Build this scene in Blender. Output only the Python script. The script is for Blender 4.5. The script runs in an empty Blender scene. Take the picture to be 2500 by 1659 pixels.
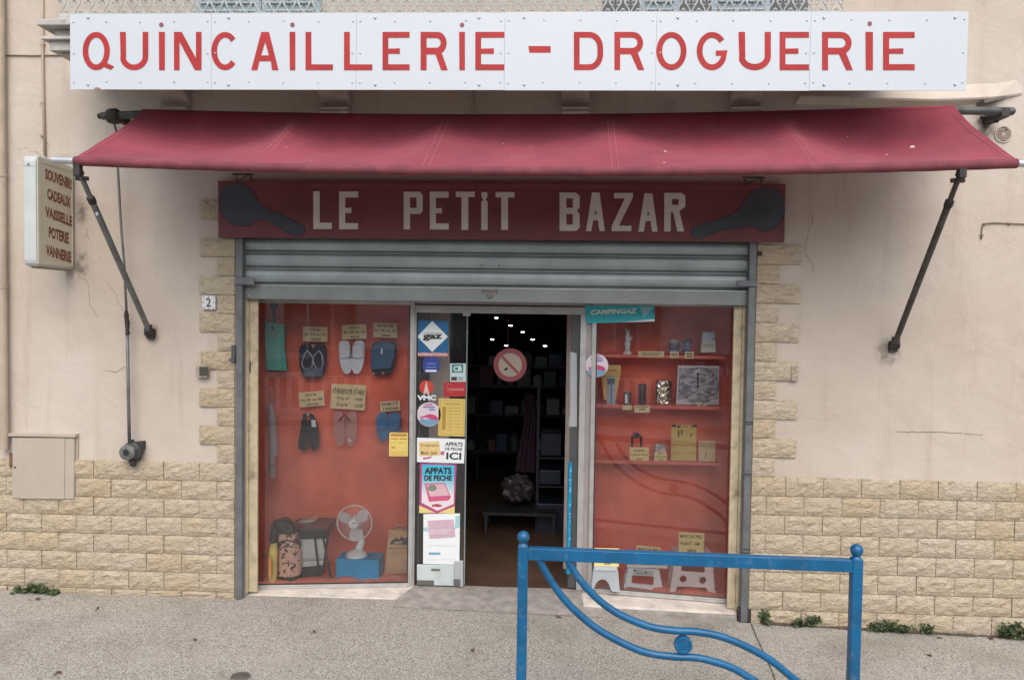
import bpy, bmesh, math, random
from mathutils import Vector, Matrix, noise
from mathutils.geometry import tessellate_polygon
random.seed(7)
SC = bpy.context.scene
COL = SC.collection
R = math.radians
V = Vector
# ------------------------------------------------------------------ camera
CR = V((0.99890619, 0.04462019, 0.01398046)).normalized()
CU = V((-0.01551367, 0.03420212, 0.99929452)).normalized()
CF = V((-0.04411055, 0.99841838, -0.03485693)).normalized()
CP = V((0.0, -6.0, 2.30))
FPX, IW, IH = 1900.0, 2500.0, 1659.0
cd = bpy.data.cameras.new('camera')
cam = bpy.data.objects.new('camera', cd)
COL.objects.link(cam)
cam.matrix_world = Matrix(((CR.x, CU.x, -CF.x, CP.x), (CR.y, CU.y, -CF.y, CP.y), (CR.z, CU.z, -CF.z, CP.z), (0, 0, 0, 1)))
cd.sensor_fit = 'HORIZONTAL'
cd.sensor_width = 36.0
cd.lens = 36.0 * FPX / IW
cd.clip_start = 0.05
cd.clip_end = 500
SC.camera = cam
# ------------------------------------------------------------------ sky, sun, exposure
SUN_EL, SUN_AZ = R(50), R(172)      # azimuth from +Y, clockwise: behind the photographer
w = bpy.data.worlds.new('World')
SC.world = w
w.use_nodes = True
nt = w.node_tree
bg = nt.nodes['Background']
sky = nt.nodes.new('ShaderNodeTexSky')
sky.sky_type = 'NISHITA'
sky.sun_disc = False
sky.sun_elevation = SUN_EL
sky.sun_rotation = SUN_AZ
sky.air_density = 1.0
sky.dust_density = 3.0
sky.ozone_density = 0.4
nt.links.new(sky.outputs['Color'], bg.inputs['Color'])
bg.inputs['Strength'].default_value = 0.12
sd = bpy.data.lights.new('sun', 'SUN')
sd.energy = 1.4
sd.angle = R(70)
sd.color = (1.0, 0.985, 0.965)
sun = bpy.data.objects.new('sun', sd)
COL.objects.link(sun)
sdir = V((math.sin(SUN_AZ) * math.cos(SUN_EL), math.cos(SUN_AZ) * math.cos(SUN_EL), math.sin(SUN_EL)))
sun.rotation_euler = sdir.to_track_quat('Z', 'Y').to_euler()
sun.location = (0, -8, 12)
SC.view_settings.view_transform = 'Standard'
SC.view_settings.look = 'None'
SC.view_settings.gamma = 1
SC.view_settings.use_curve_mapping = False
SC.view_settings.exposure = 0.77
# ------------------------------------------------------------------ geometry helpers
def ray(u, v):
    return CF + CR * ((u - IW / 2) / FPX) - CU * ((v - IH / 2) / FPX)
def P(u, v, y):                     # a point of the photograph on the upright plane at depth y
    d = ray(u, v)
    return CP + d * ((y - CP.y) / d.y)
def PZ(u, v, z):                    # ... on the level plane at height z
    d = ray(u, v)
    return CP + d * ((z - CP.z) / d.z)
def PX(u, v, x):
    d = ray(u, v)
    return CP + d * ((x - CP.x) / d.x)
class Plane:
    def __init__(s, p, n):
        s.p = V(p); s.n = V(n).normalized()
    def at(s, u, v, off=0.0):
        d = ray(u, v)
        return CP + d * ((s.p - CP).dot(s.n) / d.dot(s.n)) + s.n * off
def YP(y):
    return Plane((0, y, 0), (0, -1, 0))

class MB:
    def __init__(s):
        s.v = []; s.f = []
    def add(s, vs, fs):
        o = len(s.v)
        s.v += [V(p) for p in vs]
        s.f += [tuple(i + o for i in f) for f in fs]
        return s
    def box(s, x0, x1, y0, y1, z0, z1):
        return s.add([(x0, y0, z0), (x1, y0, z0), (x1, y1, z0), (x0, y1, z0), (x0, y0, z1), (x1, y0, z1), (x1, y1, z1), (x0, y1, z1)],
                     [(0, 3, 2, 1), (4, 5, 6, 7), (0, 1, 5, 4), (1, 2, 6, 5), (2, 3, 7, 6), (3, 0, 4, 7)])
    def obox(s, c, ax, ay, az):     # half-axis vectors
        c, ax, ay, az = V(c), V(ax), V(ay), V(az)
        p = [c + ax * i + ay * j + az * k for k in (-1, 1) for i, j in ((-1, -1), (1, -1), (1, 1), (-1, 1))]
        return s.add(p, [(0, 3, 2, 1), (4, 5, 6, 7), (0, 1, 5, 4), (1, 2, 6, 5), (2, 3, 7, 6), (3, 0, 4, 7)])
    def hexa(s, p):                 # 8 points, bottom ring then top ring
        return s.add(p, [(0, 3, 2, 1), (4, 5, 6, 7), (0, 1, 5, 4), (1, 2, 6, 5), (2, 3, 7, 6), (3, 0, 4, 7)])
    def tube(s, pts, r, n=8, caps=True):
        pts = [V(p) for p in pts]
        rs = r if isinstance(r, (list, tuple)) else [r] * len(pts)
        o = len(s.v); up = None
        for i, p in enumerate(pts):
            t = (pts[min(i + 1, len(pts) - 1)] - pts[max(i - 1, 0)]).normalized()
            if up is None:
                up = V((0, 0, 1)) if abs(t.z) < .9 else V((0, 1, 0))
            a = t.cross(up).normalized(); b = a.cross(t).normalized(); up = b
            for k in range(n):
                q = 2 * math.pi * k / n
                s.v.append(p + (a * math.cos(q) + b * math.sin(q)) * rs[i])
        for i in range(len(pts) - 1):
            for k in range(n):
                s.f.append((o + i * n + k, o + i * n + (k + 1) % n, o + (i + 1) * n + (k + 1) % n, o + (i + 1) * n + k))
        if caps:
            s.f.append(tuple(o + k for k in reversed(range(n))))
            s.f.append(tuple(o + (len(pts) - 1) * n + k for k in range(n)))
        return s
    def lathe(s, prof, c, axis=(0, 0, 1), n=20):      # prof: (radius, height along axis)
        c = V(c); ax = V(axis).normalized()
        a = ax.orthogonal().normalized(); b = ax.cross(a)
        o = len(s.v)
        for r, h in prof:
            for k in range(n):
                q = 2 * math.pi * k / n
                s.v.append(c + ax * h + (a * math.cos(q) + b * math.sin(q)) * r)
        for i in range(len(prof) - 1):
            for k in range(n):
                s.f.append((o + i * n + k, o + i * n + (k + 1) % n, o + (i + 1) * n + (k + 1) % n, o + (i + 1) * n + k))
        s.f.append(tuple(o + k for k in reversed(range(n))))
        s.f.append(tuple(o + (len(prof) - 1) * n + k for k in range(n)))
        return s
    def sphere(s, c, r, n=14, m=8, sc=(1, 1, 1)):
        c = V(c)
        o = len(s.v)
        for i in range(1, m):
            t = math.pi * i / m
            for k in range(n):
                q = 2 * math.pi * k / n
                s.v.append(c + V((math.sin(t) * math.cos(q) * sc[0], math.sin(t) * math.sin(q) * sc[1], math.cos(t) * sc[2])) * r)
        s.v += [c + V((0, 0, r * sc[2])), c - V((0, 0, r * sc[2]))]
        for i in range(m - 2):
            for k in range(n):
                s.f.append((o + i * n + k, o + (i + 1) * n + k, o + (i + 1) * n + (k + 1) % n, o + i * n + (k + 1) % n))
        tp, bt = len(s.v) - 2, len(s.v) - 1
        for k in range(n):
            s.f.append((tp, o + k, o + (k + 1) % n))
            s.f.append((bt, o + (m - 2) * n + (k + 1) % n, o + (m - 2) * n + k))
        return s
    def grid(s, fn, nu, nv):
        o = len(s.v)
        for j in range(nv + 1):
            for i in range(nu + 1):
                s.v.append(V(fn(i / nu, j / nv)))
        for j in range(nv):
            for i in range(nu):
                a = o + j * (nu + 1) + i
                s.f.append((a, a + 1, a + nu + 2, a + nu + 1))
        return s
    def prism(s, outer, holes, depth):  # outer/holes: 3D points of a flat front, depth: vector to the back
        loops = [[V(p) for p in outer]] + [[V(p) for p in h] for h in holes]
        tris = tessellate_polygon(loops)
        o = len(s.v); pts = [p for l in loops for p in l]; N = len(pts)
        d = V(depth)
        s.v += pts + [p + d for p in pts]
        for t in tris:
            a, b, c = (pts[i] for i in t)
            t = tuple(t)
            if (b - a).cross(c - a).dot(d) > 0:
                t = t[::-1]
            s.f.append(tuple(o + i for i in t))
            s.f.append(tuple(o + N + i for i in reversed(t)))
        k = 0
        for l in loops:
            n = len(l)
            for i in range(n):
                j = (i + 1) % n
                s.f.append((o + k + i, o + k + j, o + N + k + j, o + N + k + i))
            k += n
        return s
    def flat(s, pl, outer, holes=(), top=0.001, bot=0.0):   # photo polygon laid on a plane, real thickness
        f = [pl.at(u, v, top) for u, v in outer]
        h = [[pl.at(u, v, top) for u, v in q] for q in holes]
        return s.prism(f, h, pl.n * (bot - top))
    def rectp(s, pl, u0, v0, u1, v1, top=.001, bot=0.):
        return s.flat(pl, [(u0, v0), (u1, v0), (u1, v1), (u0, v1)], (), top, bot)
    def text(s, txt, pl, bl, br, tl, off=.0015, bold=0.0, cap=None):
        """lettering fitted to a photo parallelogram: bottom-left, bottom-right, top-left"""
        vs, fs = text_mesh(txt, bold)
        x0 = min(p[0] for p in vs); x1 = max(p[0] for p in vs)
        y0 = min(p[1] for p in vs); y1 = max(p[1] for p in vs)
        out = []
        for x, y in vs:
            a = (x - x0) / (x1 - x0); b = (y - y0) / (y1 - y0)
            out.append(pl.at(bl[0] + (br[0] - bl[0]) * a + (tl[0] - bl[0]) * b, bl[1] + (br[1] - bl[1]) * a + (tl[1] - bl[1]) * b, off))
        return s.add(out, fs)
    def textr(s, txt, pl, u0, v0, u1, v1, off=.0015, bold=0.0, tilt=0.0):
        dv = (u1 - u0) * math.tan(R(tilt)); du = (v1 - v0) * math.tan(R(tilt))
        return s.text(txt, pl, (u0, v1), (u1, v1 + dv), (u0 + du, v0), off, bold)

_tc = {}
def text_mesh(t, bold=0.0):
    k = (t, bold)
    if k not in _tc:
        c = bpy.data.curves.new('t', 'FONT')
        c.body = t; c.resolution_u = 3; c.offset = bold
        o = bpy.data.objects.new('t', c)
        me = o.to_mesh()
        _tc[k] = ([(p.co.x, p.co.y) for p in me.vertices], [tuple(f.vertices) for f in me.polygons])
        o.to_mesh_clear()
        bpy.data.objects.remove(o); bpy.data.curves.remove(c)
    return _tc[k]

def worldloc(o):
    l = V((0, 0, 0))
    while o:
        l += o.location; o = o.parent
    return l
def tag(o, label=None, cat=None, group=None, kind=None):
    if label: o['label'] = label
    if cat: o['category'] = cat
    if group: o['group'] = group
    if kind: o['kind'] = kind
    return o
def obj(name, mb, mat, parent=None, smooth=False, bevel=0.0, bseg=2, loc=None, auto=None):
    me = bpy.data.meshes.new(name)
    if parent is not None:
        L = worldloc(parent)
    elif loc is not None:
        L = V(loc)
    else:
        xs = [p.x for p in mb.v]; ys = [p.y for p in mb.v]; zs = [p.z for p in mb.v]
        L = V(((min(xs) + max(xs)) / 2, (min(ys) + max(ys)) / 2, min(zs)))
    me.from_pydata([p - L for p in mb.v], [], mb.f)
    bm = bmesh.new(); bm.from_mesh(me)
    bmesh.ops.recalc_face_normals(bm, faces=bm.faces)
    bm.to_mesh(me); bm.free()
    me.materials.append(mat)
    o = bpy.data.objects.new(name, me)
    COL.objects.link(o)
    if parent is not None:
        o.parent = parent
    else:
        o.location = L
    if smooth:
        me.polygons.foreach_set('use_smooth', [True] * len(me.polygons))
        if auto:
            me.set_sharp_from_angle(angle=R(auto))
    if bevel:
        m = o.modifiers.new('bevel', 'BEVEL')
        m.width = bevel; m.segments = bseg; m.limit_method = 'ANGLE'; m.angle_limit = R(35)
        m.harden_normals = False
    return o
def thing(name, loc, label, cat, group=None, kind=None):
    o = bpy.data.objects.new(name, None)
    o.empty_display_size = .1
    COL.objects.link(o); o.location = V(loc)
    return tag(o, label, cat, group, kind)
def share(name, me, loc, parent, scale=(1, 1, 1)):
    o = bpy.data.objects.new(name, me)
    COL.objects.link(o)
    if parent is not None:
        o.parent = parent
        o.location = V(loc) - worldloc(parent)
    else:
        o.location = V(loc)
    o.scale = scale
    return o

# ------------------------------------------------------------------ materials
def srgb(r, g, b):
    f = lambda c: (c / 255) / 12.92 if c <= 10 else ((c / 255 + .055) / 1.055) ** 2.4
    return (f(r), f(g), f(b))
def mk(name):
    m = bpy.data.materials.new(name); m.use_nodes = True
    n = m.node_tree.nodes; l = m.node_tree.links
    return m, n, l, n['Principled BSDF']
def mixc(n, l, fac, a, b, mode='MIX'):
    x = n.new('ShaderNodeMix'); x.data_type = 'RGBA'; x.blend_type = mode
    for i, q in ((0, fac), (6, a), (7, b)):
        if hasattr(q, 'links') or hasattr(q, 'is_linked'):
            l.new(q, x.inputs[i])
        elif i == 0:
            x.inputs[0].default_value = q
        else:
            x.inputs[i].default_value = (*q, 1)
    return x.outputs[2]
def noi(n, l, co, scale, detail=5, rough=.55, dist=0.0):
    x = n.new('ShaderNodeTexNoise'); x.inputs['Scale'].default_value = scale
    x.inputs['Detail'].default_value = detail; x.inputs['Roughness'].default_value = rough
    x.inputs['Distortion'].default_value = dist
    l.new(co, x.inputs['Vector'])
    return x.outputs['Fac']
def ramp(n, l, src, p0, p1, c0=0.0, c1=1.0):
    x = n.new('ShaderNodeMapRange'); x.interpolation_type = 'SMOOTHSTEP'
    for i, q in enumerate((p0, p1, c0, c1)):
        x.inputs[1 + i].default_value = q
    l.new(src, x.inputs[0])
    return x.outputs[0]
def mapv(n, l, co, scale):
    x = n.new('ShaderNodeMapping'); x.inputs['Scale'].default_value = scale
    l.new(co, x.inputs['Vector'])
    return x.outputs[0]
def M(name, c, rough=.55, metal=0.0, var=.12, vs=6, bump=0.0, bs=60, dirt=0.0, dirtc=(.05, .04, .03), ds=3, coat=0.0, spec=.5, sheen=0.0):
    m, n, l, b = mk(name)
    co = n.new('ShaderNodeTexCoord').outputs['Object']
    col = None
    if var:
        f = ramp(n, l, noi(n, l, co, vs), .3, .7)
        col = mixc(n, l, f, tuple(x * (1 - var) for x in c), tuple(min(1, x * (1 + var)) for x in c))
    if dirt:
        d = ramp(n, l, noi(n, l, co, ds, 8, .65), .52, .75, 0, dirt)
        col = mixc(n, l, d, col if col is not None else c, dirtc)
    if col is not None:
        l.new(col, b.inputs['Base Color'])
    else:
        b.inputs['Base Color'].default_value = (*c, 1)
    b.inputs['Roughness'].default_value = rough
    b.inputs['Metallic'].default_value = metal
    b.inputs['Specular IOR Level'].default_value = spec
    b.inputs['Coat Weight'].default_value = coat
    b.inputs['Sheen Weight'].default_value = sheen
    if bump:
        bp = n.new('ShaderNodeBump'); bp.inputs['Strength'].default_value = 1
        bp.inputs['Distance'].default_value = bump
        l.new(noi(n, l, co, bs, 4), bp.inputs['Height'])
        l.new(bp.outputs[0], b.inputs['Normal'])
    return m

def plaster_mat():
    m, n, l, b = mk('beige_plaster')
    co = n.new('ShaderNodeTexCoord').outputs['Object']
    base = mixc(n, l, ramp(n, l, noi(n, l, co, .7, 4), .35, .65), (.475, .405, .335), (.545, .482, .415))
    base = mixc(n, l, ramp(n, l, noi(n, l, co, 4.5, 6, .6), .4, .8, 0, .55), base, (.545, .47, .39))
    st = noi(n, l, mapv(n, l, co, (3.2, 1, .35)), 2.0, 6, .6)
    base = mixc(n, l, ramp(n, l, st, .52, .78, 0, .5), base, (.35, .275, .21))
    base = mixc(n, l, ramp(n, l, noi(n, l, co, 26, 8, .7), .58, .78, 0, .35), base, (.33, .26, .2))
    vo = n.new('ShaderNodeTexVoronoi'); vo.feature = 'DISTANCE_TO_EDGE'; vo.inputs['Scale'].default_value = .55
    wv = n.new('ShaderNodeVectorMath'); wv.operation = 'ADD'
    nz = n.new('ShaderNodeTexNoise'); nz.inputs['Scale'].default_value = 3; nz.inputs['Detail'].default_value = 6
    l.new(co, nz.inputs['Vector']); l.new(co, wv.inputs[0])
    sc = n.new('ShaderNodeVectorMath'); sc.operation = 'SCALE'; sc.inputs['Scale'].default_value = .55
    l.new(nz.outputs['Color'], sc.inputs[0]); l.new(sc.outputs[0], wv.inputs[1]); l.new(wv.outputs[0], vo.inputs['Vector'])
    cr = ramp(n, l, vo.outputs['Distance'], 0.0, .0035, 1, 0)
    msk = ramp(n, l, noi(n, l, co, .9, 3), .58, .65)
    mm = n.new('ShaderNodeMath'); mm.operation = 'MULTIPLY'; l.new(cr, mm.inputs[0]); l.new(msk, mm.inputs[1])
    m2 = n.new('ShaderNodeMath'); m2.operation = 'MULTIPLY'; l.new(mm.outputs[0], m2.inputs[0]); m2.inputs[1].default_value = .42
    base = mixc(n, l, m2.outputs[0], base, (.16, .12, .09))
    l.new(base, b.inputs['Base Color'])
    b.inputs['Roughness'].default_value = .9
    b.inputs['Specular IOR Level'].default_value = .2
    h = n.new('ShaderNodeMath'); h.operation = 'ADD'
    l.new(noi(n, l, co, 3.4, 7, .58, .4), h.inputs[0])
    hm = n.new('ShaderNodeMath'); hm.operation = 'MULTIPLY'; hm.inputs[1].default_value = .12
    l.new(noi(n, l, co, 70, 4, .6), hm.inputs[0]); l.new(hm.outputs[0], h.inputs[1])
    bp = n.new('ShaderNodeBump'); bp.inputs['Distance'].default_value = .026; bp.inputs['Strength'].default_value = .65
    l.new(h.outputs[0], bp.inputs['Height']); l.new(bp.outputs[0], b.inputs['Normal'])
    return m
def brick_mat():
    m, n, l, b = mk('yellow_stone')
    co = n.new('ShaderNodeTexCoord').outputs['Object']
    oi = n.new('ShaderNodeObjectInfo')
    ad = n.new('ShaderNodeVectorMath'); ad.operation = 'ADD'
    l.new(co, ad.inputs[0]); l.new(oi.outputs['Location'], ad.inputs[1])
    c2 = ad.outputs[0]
    base = mixc(n, l, oi.outputs['Random'], (.50, .405, .27), (.525, .45, .335))
    base = mixc(n, l, ramp(n, l, noi(n, l, c2, 1.1, 3), .4, .65, 0, .75), base, (.53, .455, .35))
    base = mixc(n, l, ramp(n, l, noi(n, l, c2, 22, 6, .65), .5, .75, 0, .5), base, (.34, .24, .14))
    base = mixc(n, l, ramp(n, l, noi(n, l, c2, 9, 6, .6), .55, .8, 0, .4), base, (.50, .42, .31))
    base = mixc(n, l, ramp(n, l, noi(n, l, c2, 2.3, 8, .7), .58, .78, 0, .45), base, (.18, .13, .085))
    l.new(base, b.inputs['Base Color'])
    b.inputs['Roughness'].default_value = .95
    b.inputs['Specular IOR Level'].default_value = .15
    bp = n.new('ShaderNodeBump'); bp.inputs['Distance'].default_value = .03; bp.inputs['Strength'].default_value = 1.0
    l.new(noi(n, l, mapv(n, l, c2, (1, 1, 1.8)), 20, 7, .62, .8), bp.inputs['Height']); l.new(bp.outputs[0], b.inputs['Normal'])
    return m
def pavement_mat(name='exposed_aggregate', dark=1.0):
    m, n, l, b = mk(name)
    co = n.new('ShaderNodeTexCoord').outputs['Object']
    vo = n.new('ShaderNodeTexVoronoi'); vo.inputs['Scale'].default_value = 150; l.new(co, vo.inputs['Vector'])
    sp = n.new('ShaderNodeSeparateColor'); l.new(vo.outputs['Color'], sp.inputs[0])
    base = mixc(n, l, ramp(n, l, sp.outputs[0], .1, .95), tuple(x * dark for x in (.295, .272, .232)), tuple(x * dark for x in (.50, .475, .42)))
    base = mixc(n, l, ramp(n, l, sp.outputs[1], .87, .93, 0, .8), base, tuple(x * dark for x in (.075, .065, .055)))
    base = mixc(n, l, ramp(n, l, sp.outputs[2], .9, .95, 0, .6), base, tuple(x * dark for x in (.5, .46, .4)))
    base = mixc(n, l, ramp(n, l, vo.outputs['Distance'], .45, .8, 0, .45), base, tuple(x * dark for x in (.10, .085, .065)))
    base = mixc(n, l, ramp(n, l, noi(n, l, co, 1.3, 6, .6), .45, .75, 0, .45), base, tuple(x * dark for x in (.15, .132, .102)))
    base = mixc(n, l, ramp(n, l, noi(n, l, mapv(n, l, co, (1.4, 2.2, 1)), 1.1, 5, .6), .52, .72, 0, .5), base, tuple(x * dark for x in (.38, .352, .305)))
    l.new(base, b.inputs['Base Color'])
    b.inputs['Roughness'].default_value = .88
    b.inputs['Specular IOR Level'].default_value = .25
    bp = n.new('ShaderNodeBump'); bp.inputs['Distance'].default_value = .004; bp.inputs['Strength'].default_value = .8; bp.invert = True
    l.new(vo.outputs['Distance'], bp.inputs['Height']); l.new(bp.outputs[0], b.inputs['Normal'])
    return m
def glass_mat(name, tint=(.98, .985, .98), ior=1.52, boost=1.0):
    m, n, l, b = mk(name)
    n.remove(b)
    out = [q for q in n if q.type == 'OUTPUT_MATERIAL'][0]
    t = n.new('ShaderNodeBsdfTransparent'); t.inputs[0].default_value = (*tint, 1)
    g = n.new('ShaderNodeBsdfGlossy'); g.inputs['Roughness'].default_value = .01
    fr = n.new('ShaderNodeFresnel'); fr.inputs['IOR'].default_value = ior
    mu = n.new('ShaderNodeMath'); mu.operation = 'MULTIPLY'; mu.inputs[1].default_value = boost; mu.use_clamp = True
    l.new(fr.outputs[0], mu.inputs[0])
    mx = n.new('ShaderNodeMixShader')
    l.new(mu.outputs[0], mx.inputs[0]); l.new(t.outputs[0], mx.inputs[1]); l.new(g.outputs[0], mx.inputs[2])
    df = n.new('ShaderNodeBsdfDiffuse'); df.inputs[0].default_value = (.72, .72, .72, 1)
    co = n.new('ShaderNodeTexCoord').outputs['Object']
    du = ramp(n, l, noi(n, l, co, 2.2, 5, .6), .3, .75, .008, .035)      # pale film imitating the haze of reflections on the glass
    m2 = n.new('ShaderNodeMixShader')
    l.new(du, m2.inputs[0]); l.new(mx.outputs[0], m2.inputs[1]); l.new(df.outputs[0], m2.inputs[2])
    l.new(m2.outputs[0], out.inputs[0])
    return m
def emit(name, c, s):
    m, n, l, b = mk(name)
    b.inputs['Base Color'].default_value = (.8, .8, .8, 1)
    b.inputs['Emission Color'].default_value = (*c, 1); b.inputs['Emission Strength'].default_value = s
    return m
def clearish(name, c, alpha, rough=.3):
    m, n, l, b = mk(name)
    b.inputs['Base Color'].default_value = (*c, 1); b.inputs['Alpha'].default_value = alpha; b.inputs['Roughness'].default_value = rough
    return m
PLASTER = plaster_mat(); BRICK = brick_mat(); PAVE = pavement_mat()
MORTAR = M('dark_mortar', (.36, .28, .18), .95, var=.2, vs=20)
CONC = M('grey_concrete', (.30, .275, .245), .92, var=.22, vs=9, bump=.004, bs=60, dirt=.6, dirtc=(.13, .11, .09), ds=5)
CONCW = M('pale_concrete', (.60, .545, .47), .9, var=.15, vs=7, bump=.004, bs=50, dirt=.6, dirtc=(.2, .17, .14), ds=6)
SIGNW = M('white_sign_paint', (.51, .55, .58), .42, var=.015, vs=2, dirt=.06, dirtc=(.5, .5, .5), ds=2.5)
SIGNR = M('red_letter_paint', (.37, .031, .032), .6, spec=.25, var=.10, vs=5)
MAROON = M('maroon_board_paint', (.155, .040, .045), .55, var=.12, vs=3, dirt=.3, dirtc=(.10, .03, .03), ds=4)
CREAM = M('cream_letter_paint', (.58, .57, .52), .6, var=.05)
KEYG = M('grey_blue_paint', (.048, .058, .072), .6, var=.15, vs=4)
KEYL = M('dark_outline_paint', (.03, .03, .04), .6, var=0)
SHUT = M('galvanised_slats', (.31, .355, .345), .45, .3, var=.12, vs=4, dirt=.35, dirtc=(.2, .21, .2), ds=6)
RAIL = M('blue_grey_metal', (.15, .158, .165), .5, .3, var=.15, vs=8, dirt=.4, dirtc=(.06, .05, .045), ds=9)
ALU = M('aged_aluminium', (.47, .46, .44), .45, .45, var=.10, vs=7, dirt=.35, dirtc=(.24, .21, .18), ds=10)
ALUM = M('mauve_aluminium', (.36, .31, .30), .5, .2, var=.08, vs=6)
TIMBER = M('peeling_timber', (.50, .43, .29), .8, var=.14, vs=14, bump=.004, bs=30, dirt=.85, dirtc=(.17, .12, .07), ds=9)
IRON = M('rusty_dark_iron', (.045, .040, .036), .65, .4, var=.3, vs=20, dirt=.5, dirtc=(.12, .06, .03), ds=30)
ARMG = M('grey_painted_steel', (.16, .165, .165), .5, .3, var=.2, vs=10, dirt=.4, dirtc=(.25, .23, .2), ds=14)
ZINC = M('zinc_bar', (.50, .52, .53), .4, .6, var=.1)
BLUE = M('blue_gloss_paint', (.0015, .095, .22), .42, var=.16, vs=6, coat=.08, bump=.0006, bs=25, dirt=.55, dirtc=(.10, .19, .27), ds=22)
CLOTH = M('red_display_cloth', (.84, .175, .10), .8, var=.14, vs=3, sheen=.2)
YCARD = M('yellow_card', (.82, .66, .27), .7, var=.05)
PCARD = M('faded_card', (.80, .65, .36), .7, var=.05)
INK = M('black_ink', (.025, .022, .02), .6, var=0)
BRINK = M('brown_ink', (.10, .045, .03), .6, var=.1)
WPAP = M('white_paper', (.74, .78, .77), .6, var=.03)
TEAL = M('teal_print', (.035, .42, .46), .5, var=.05)
GLASS = glass_mat('window_glass', boost=2.6)
GLASSD = glass_mat('door_glass', boost=1.8)
def plain(name, c, rough=.5, **k):
    return M(name, c, rough, **({'var': .06} | k))
# ------------------------------------------------------------------ ground
GP = [(-30, 0)] + [(P(u, v, 0).x, P(u, v, 0).z) for u, v in ((0, 1438), (575, 1459), (978, 1475), (1250, 1489), (1819, 1515), (2500, 1555))] + [(30, 0)]
GP[0] = (-30, GP[1][1] + .3); GP[-1] = (30, GP[-2][1] - .45)
def gx(x):
    for (a, za), (b, zb) in zip(GP, GP[1:]):
        if x <= b:
            return za + (zb - za) * (x - a) / (b - a)
    return GP[-1][1]
def gz(x, y=0.0):
    return gx(x) - max(0, -y) * .012
xs = [-30, -15, -8] + [-5 + i * .25 for i in range(41)] + [8, 15, 30]
ys = [.8, .2, 0, -.3, -.7, -1.2, -1.7, -2.3, -3.0]
m = MB()
for y in ys:
    for x in xs:
        m.v.append(V((x, y, gz(x, y) + (.004 * noise.noise(V((x * 1.3, y * 1.3, 0))) if y < -.2 else 0))))
nx = len(xs)
for j in range(len(ys) - 1):
    for i in range(nx - 1):
        m.f.append((j * nx + i, j * nx + i + 1, (j + 1) * nx + i + 1, (j + 1) * nx + i))
pave = tag(obj('pavement', m, PAVE, loc=(0, 0, 0), smooth=True), 'pale exposed aggregate pavement in front of the shop', kind='structure')
m = MB()
for i in range(nx - 1):
    a, b = xs[i], xs[i + 1]
    m.hexa([(a, -3.16, gz(a, -3) - .2), (b, -3.16, gz(b, -3) - .2), (b, -3.001, gz(b, -3) - .2), (a, -3.001, gz(a, -3) - .2),
            (a, -3.16, gz(a, -3)), (b, -3.16, gz(b, -3)), (b, -3.001, gz(b, -3)), (a, -3.001, gz(a, -3))])
tag(obj('kerb', m, CONC, loc=(0, 0, 0)), 'concrete kerb between pavement and road', kind='structure')
ASPH = pavement_mat('road_aggregate', .95)  # unseen road surface, made pale to bounce light into the windows
m = MB()
for i in range(nx - 1):
    a, b = xs[i], xs[i + 1]
    m.add([(a, -3.15, gz(a, -3) - .12), (b, -3.15, gz(b, -3) - .12), (b, -10.2, gz(b, -3) - .12), (a, -10.2, gz(a, -3) - .12)], [(0, 1, 2, 3)])
    m.add([(a, -10.2, gz(a, -3) - .12), (b, -10.2, gz(b, -3) - .12), (b, -10.2, gz(b, -3)), (a, -10.2, gz(a, -3))], [(0, 1, 2, 3)])
tag(obj('road', m, ASPH, loc=(0, 0, 0)), kind='structure')
m = MB()
for i in range(nx - 1):
    a, b = xs[i], xs[i + 1]
    m.add([(a, -10.2, gz(a, -3)), (b, -10.2, gz(b, -3)), (b, -14.5, gz(b, -3)), (a, -14.5, gz(a, -3))], [(0, 1, 2, 3)])
tag(obj('far_pavement', m, PAVE, loc=(0, 0, 0)), kind='structure')
m = MB().box(-200, 200, -200, 200, -1.6, -1.3)
tag(obj('ground', m, CONC, loc=(0, 0, -1.6)), kind='structure')
# joint lines cut in the pavement
def ribbon(pts, wd, name, mat, parent, lift=.002):
    m = MB()
    for i in range(len(pts) - 1):
        a, b = V(pts[i]), V(pts[i + 1])
        d = (b - a).cross(V((0, 0, 1))).normalized() * wd
        u = V((0, 0, lift))
        m.add([a - d + u, a + d + u, b + d + u, b - d + u, a - d, a + d, b + d, b - d], [(0, 1, 2, 3), (0, 1, 5, 4), (2, 3, 7, 6), (1, 2, 6, 5), (3, 0, 4, 7)])
    return obj(name, m, mat, parent)
JOINT = M('dirty_joint', (.09, .075, .06), .95, var=.2)
def gp(u, v):
    p = PZ(u, v, -.03)
    for _ in range(6):
        p = PZ(u, v, gz(p.x, p.y))
    return p
ribbon([gp(1834, 1522), gp(1845, 1550), gp(1868, 1600), gp(1886, 1640), gp(1900, 1680), gp(1950, 1800)], .0032, 'joint', JOINT, pave, .005)
rnd = random.Random(3)
m = MB()
for u, v in ((95, 1462), (235, 1486), (140, 1645), (2290, 1556), (2420, 1562), (1365, 1505), (760, 1545), (1160, 1590), (2265, 1600), (480, 1560)):
    c = gp(u, v)
    for k in range(3):
        q = c + V((rnd.uniform(-.02, .02), rnd.uniform(-.02, .02), .006))
        a = rnd.uniform(0, 3.14); d = V((math.cos(a), math.sin(a), 0)) * rnd.uniform(.012, .028); e = V((-d.y, d.x, 0)) * .4
        m.add([q - d, q + e + V((0, 0, .008)), q + d, q - e], [(0, 1, 2, 3)])
tag(obj('dry_leaves', m, M('dead_leaf', (.12, .07, .04), .9)), 'small dark dead leaves and dirt scraps lying on the pavement', kind='stuff')
c = gp(587, 1651)
t = thing('ground_cap', c, 'small round dark metal cap set in the pavement at bottom edge', 'access cover')
obj('rim', MB().lathe([(.06, -.01), (.062, .006), (.054, .008), (.052, .003), (.052, -.01)], c, n=28), M('cap_rim', (.18, .17, .16), .6, .3), t, True, auto=40)
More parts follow.
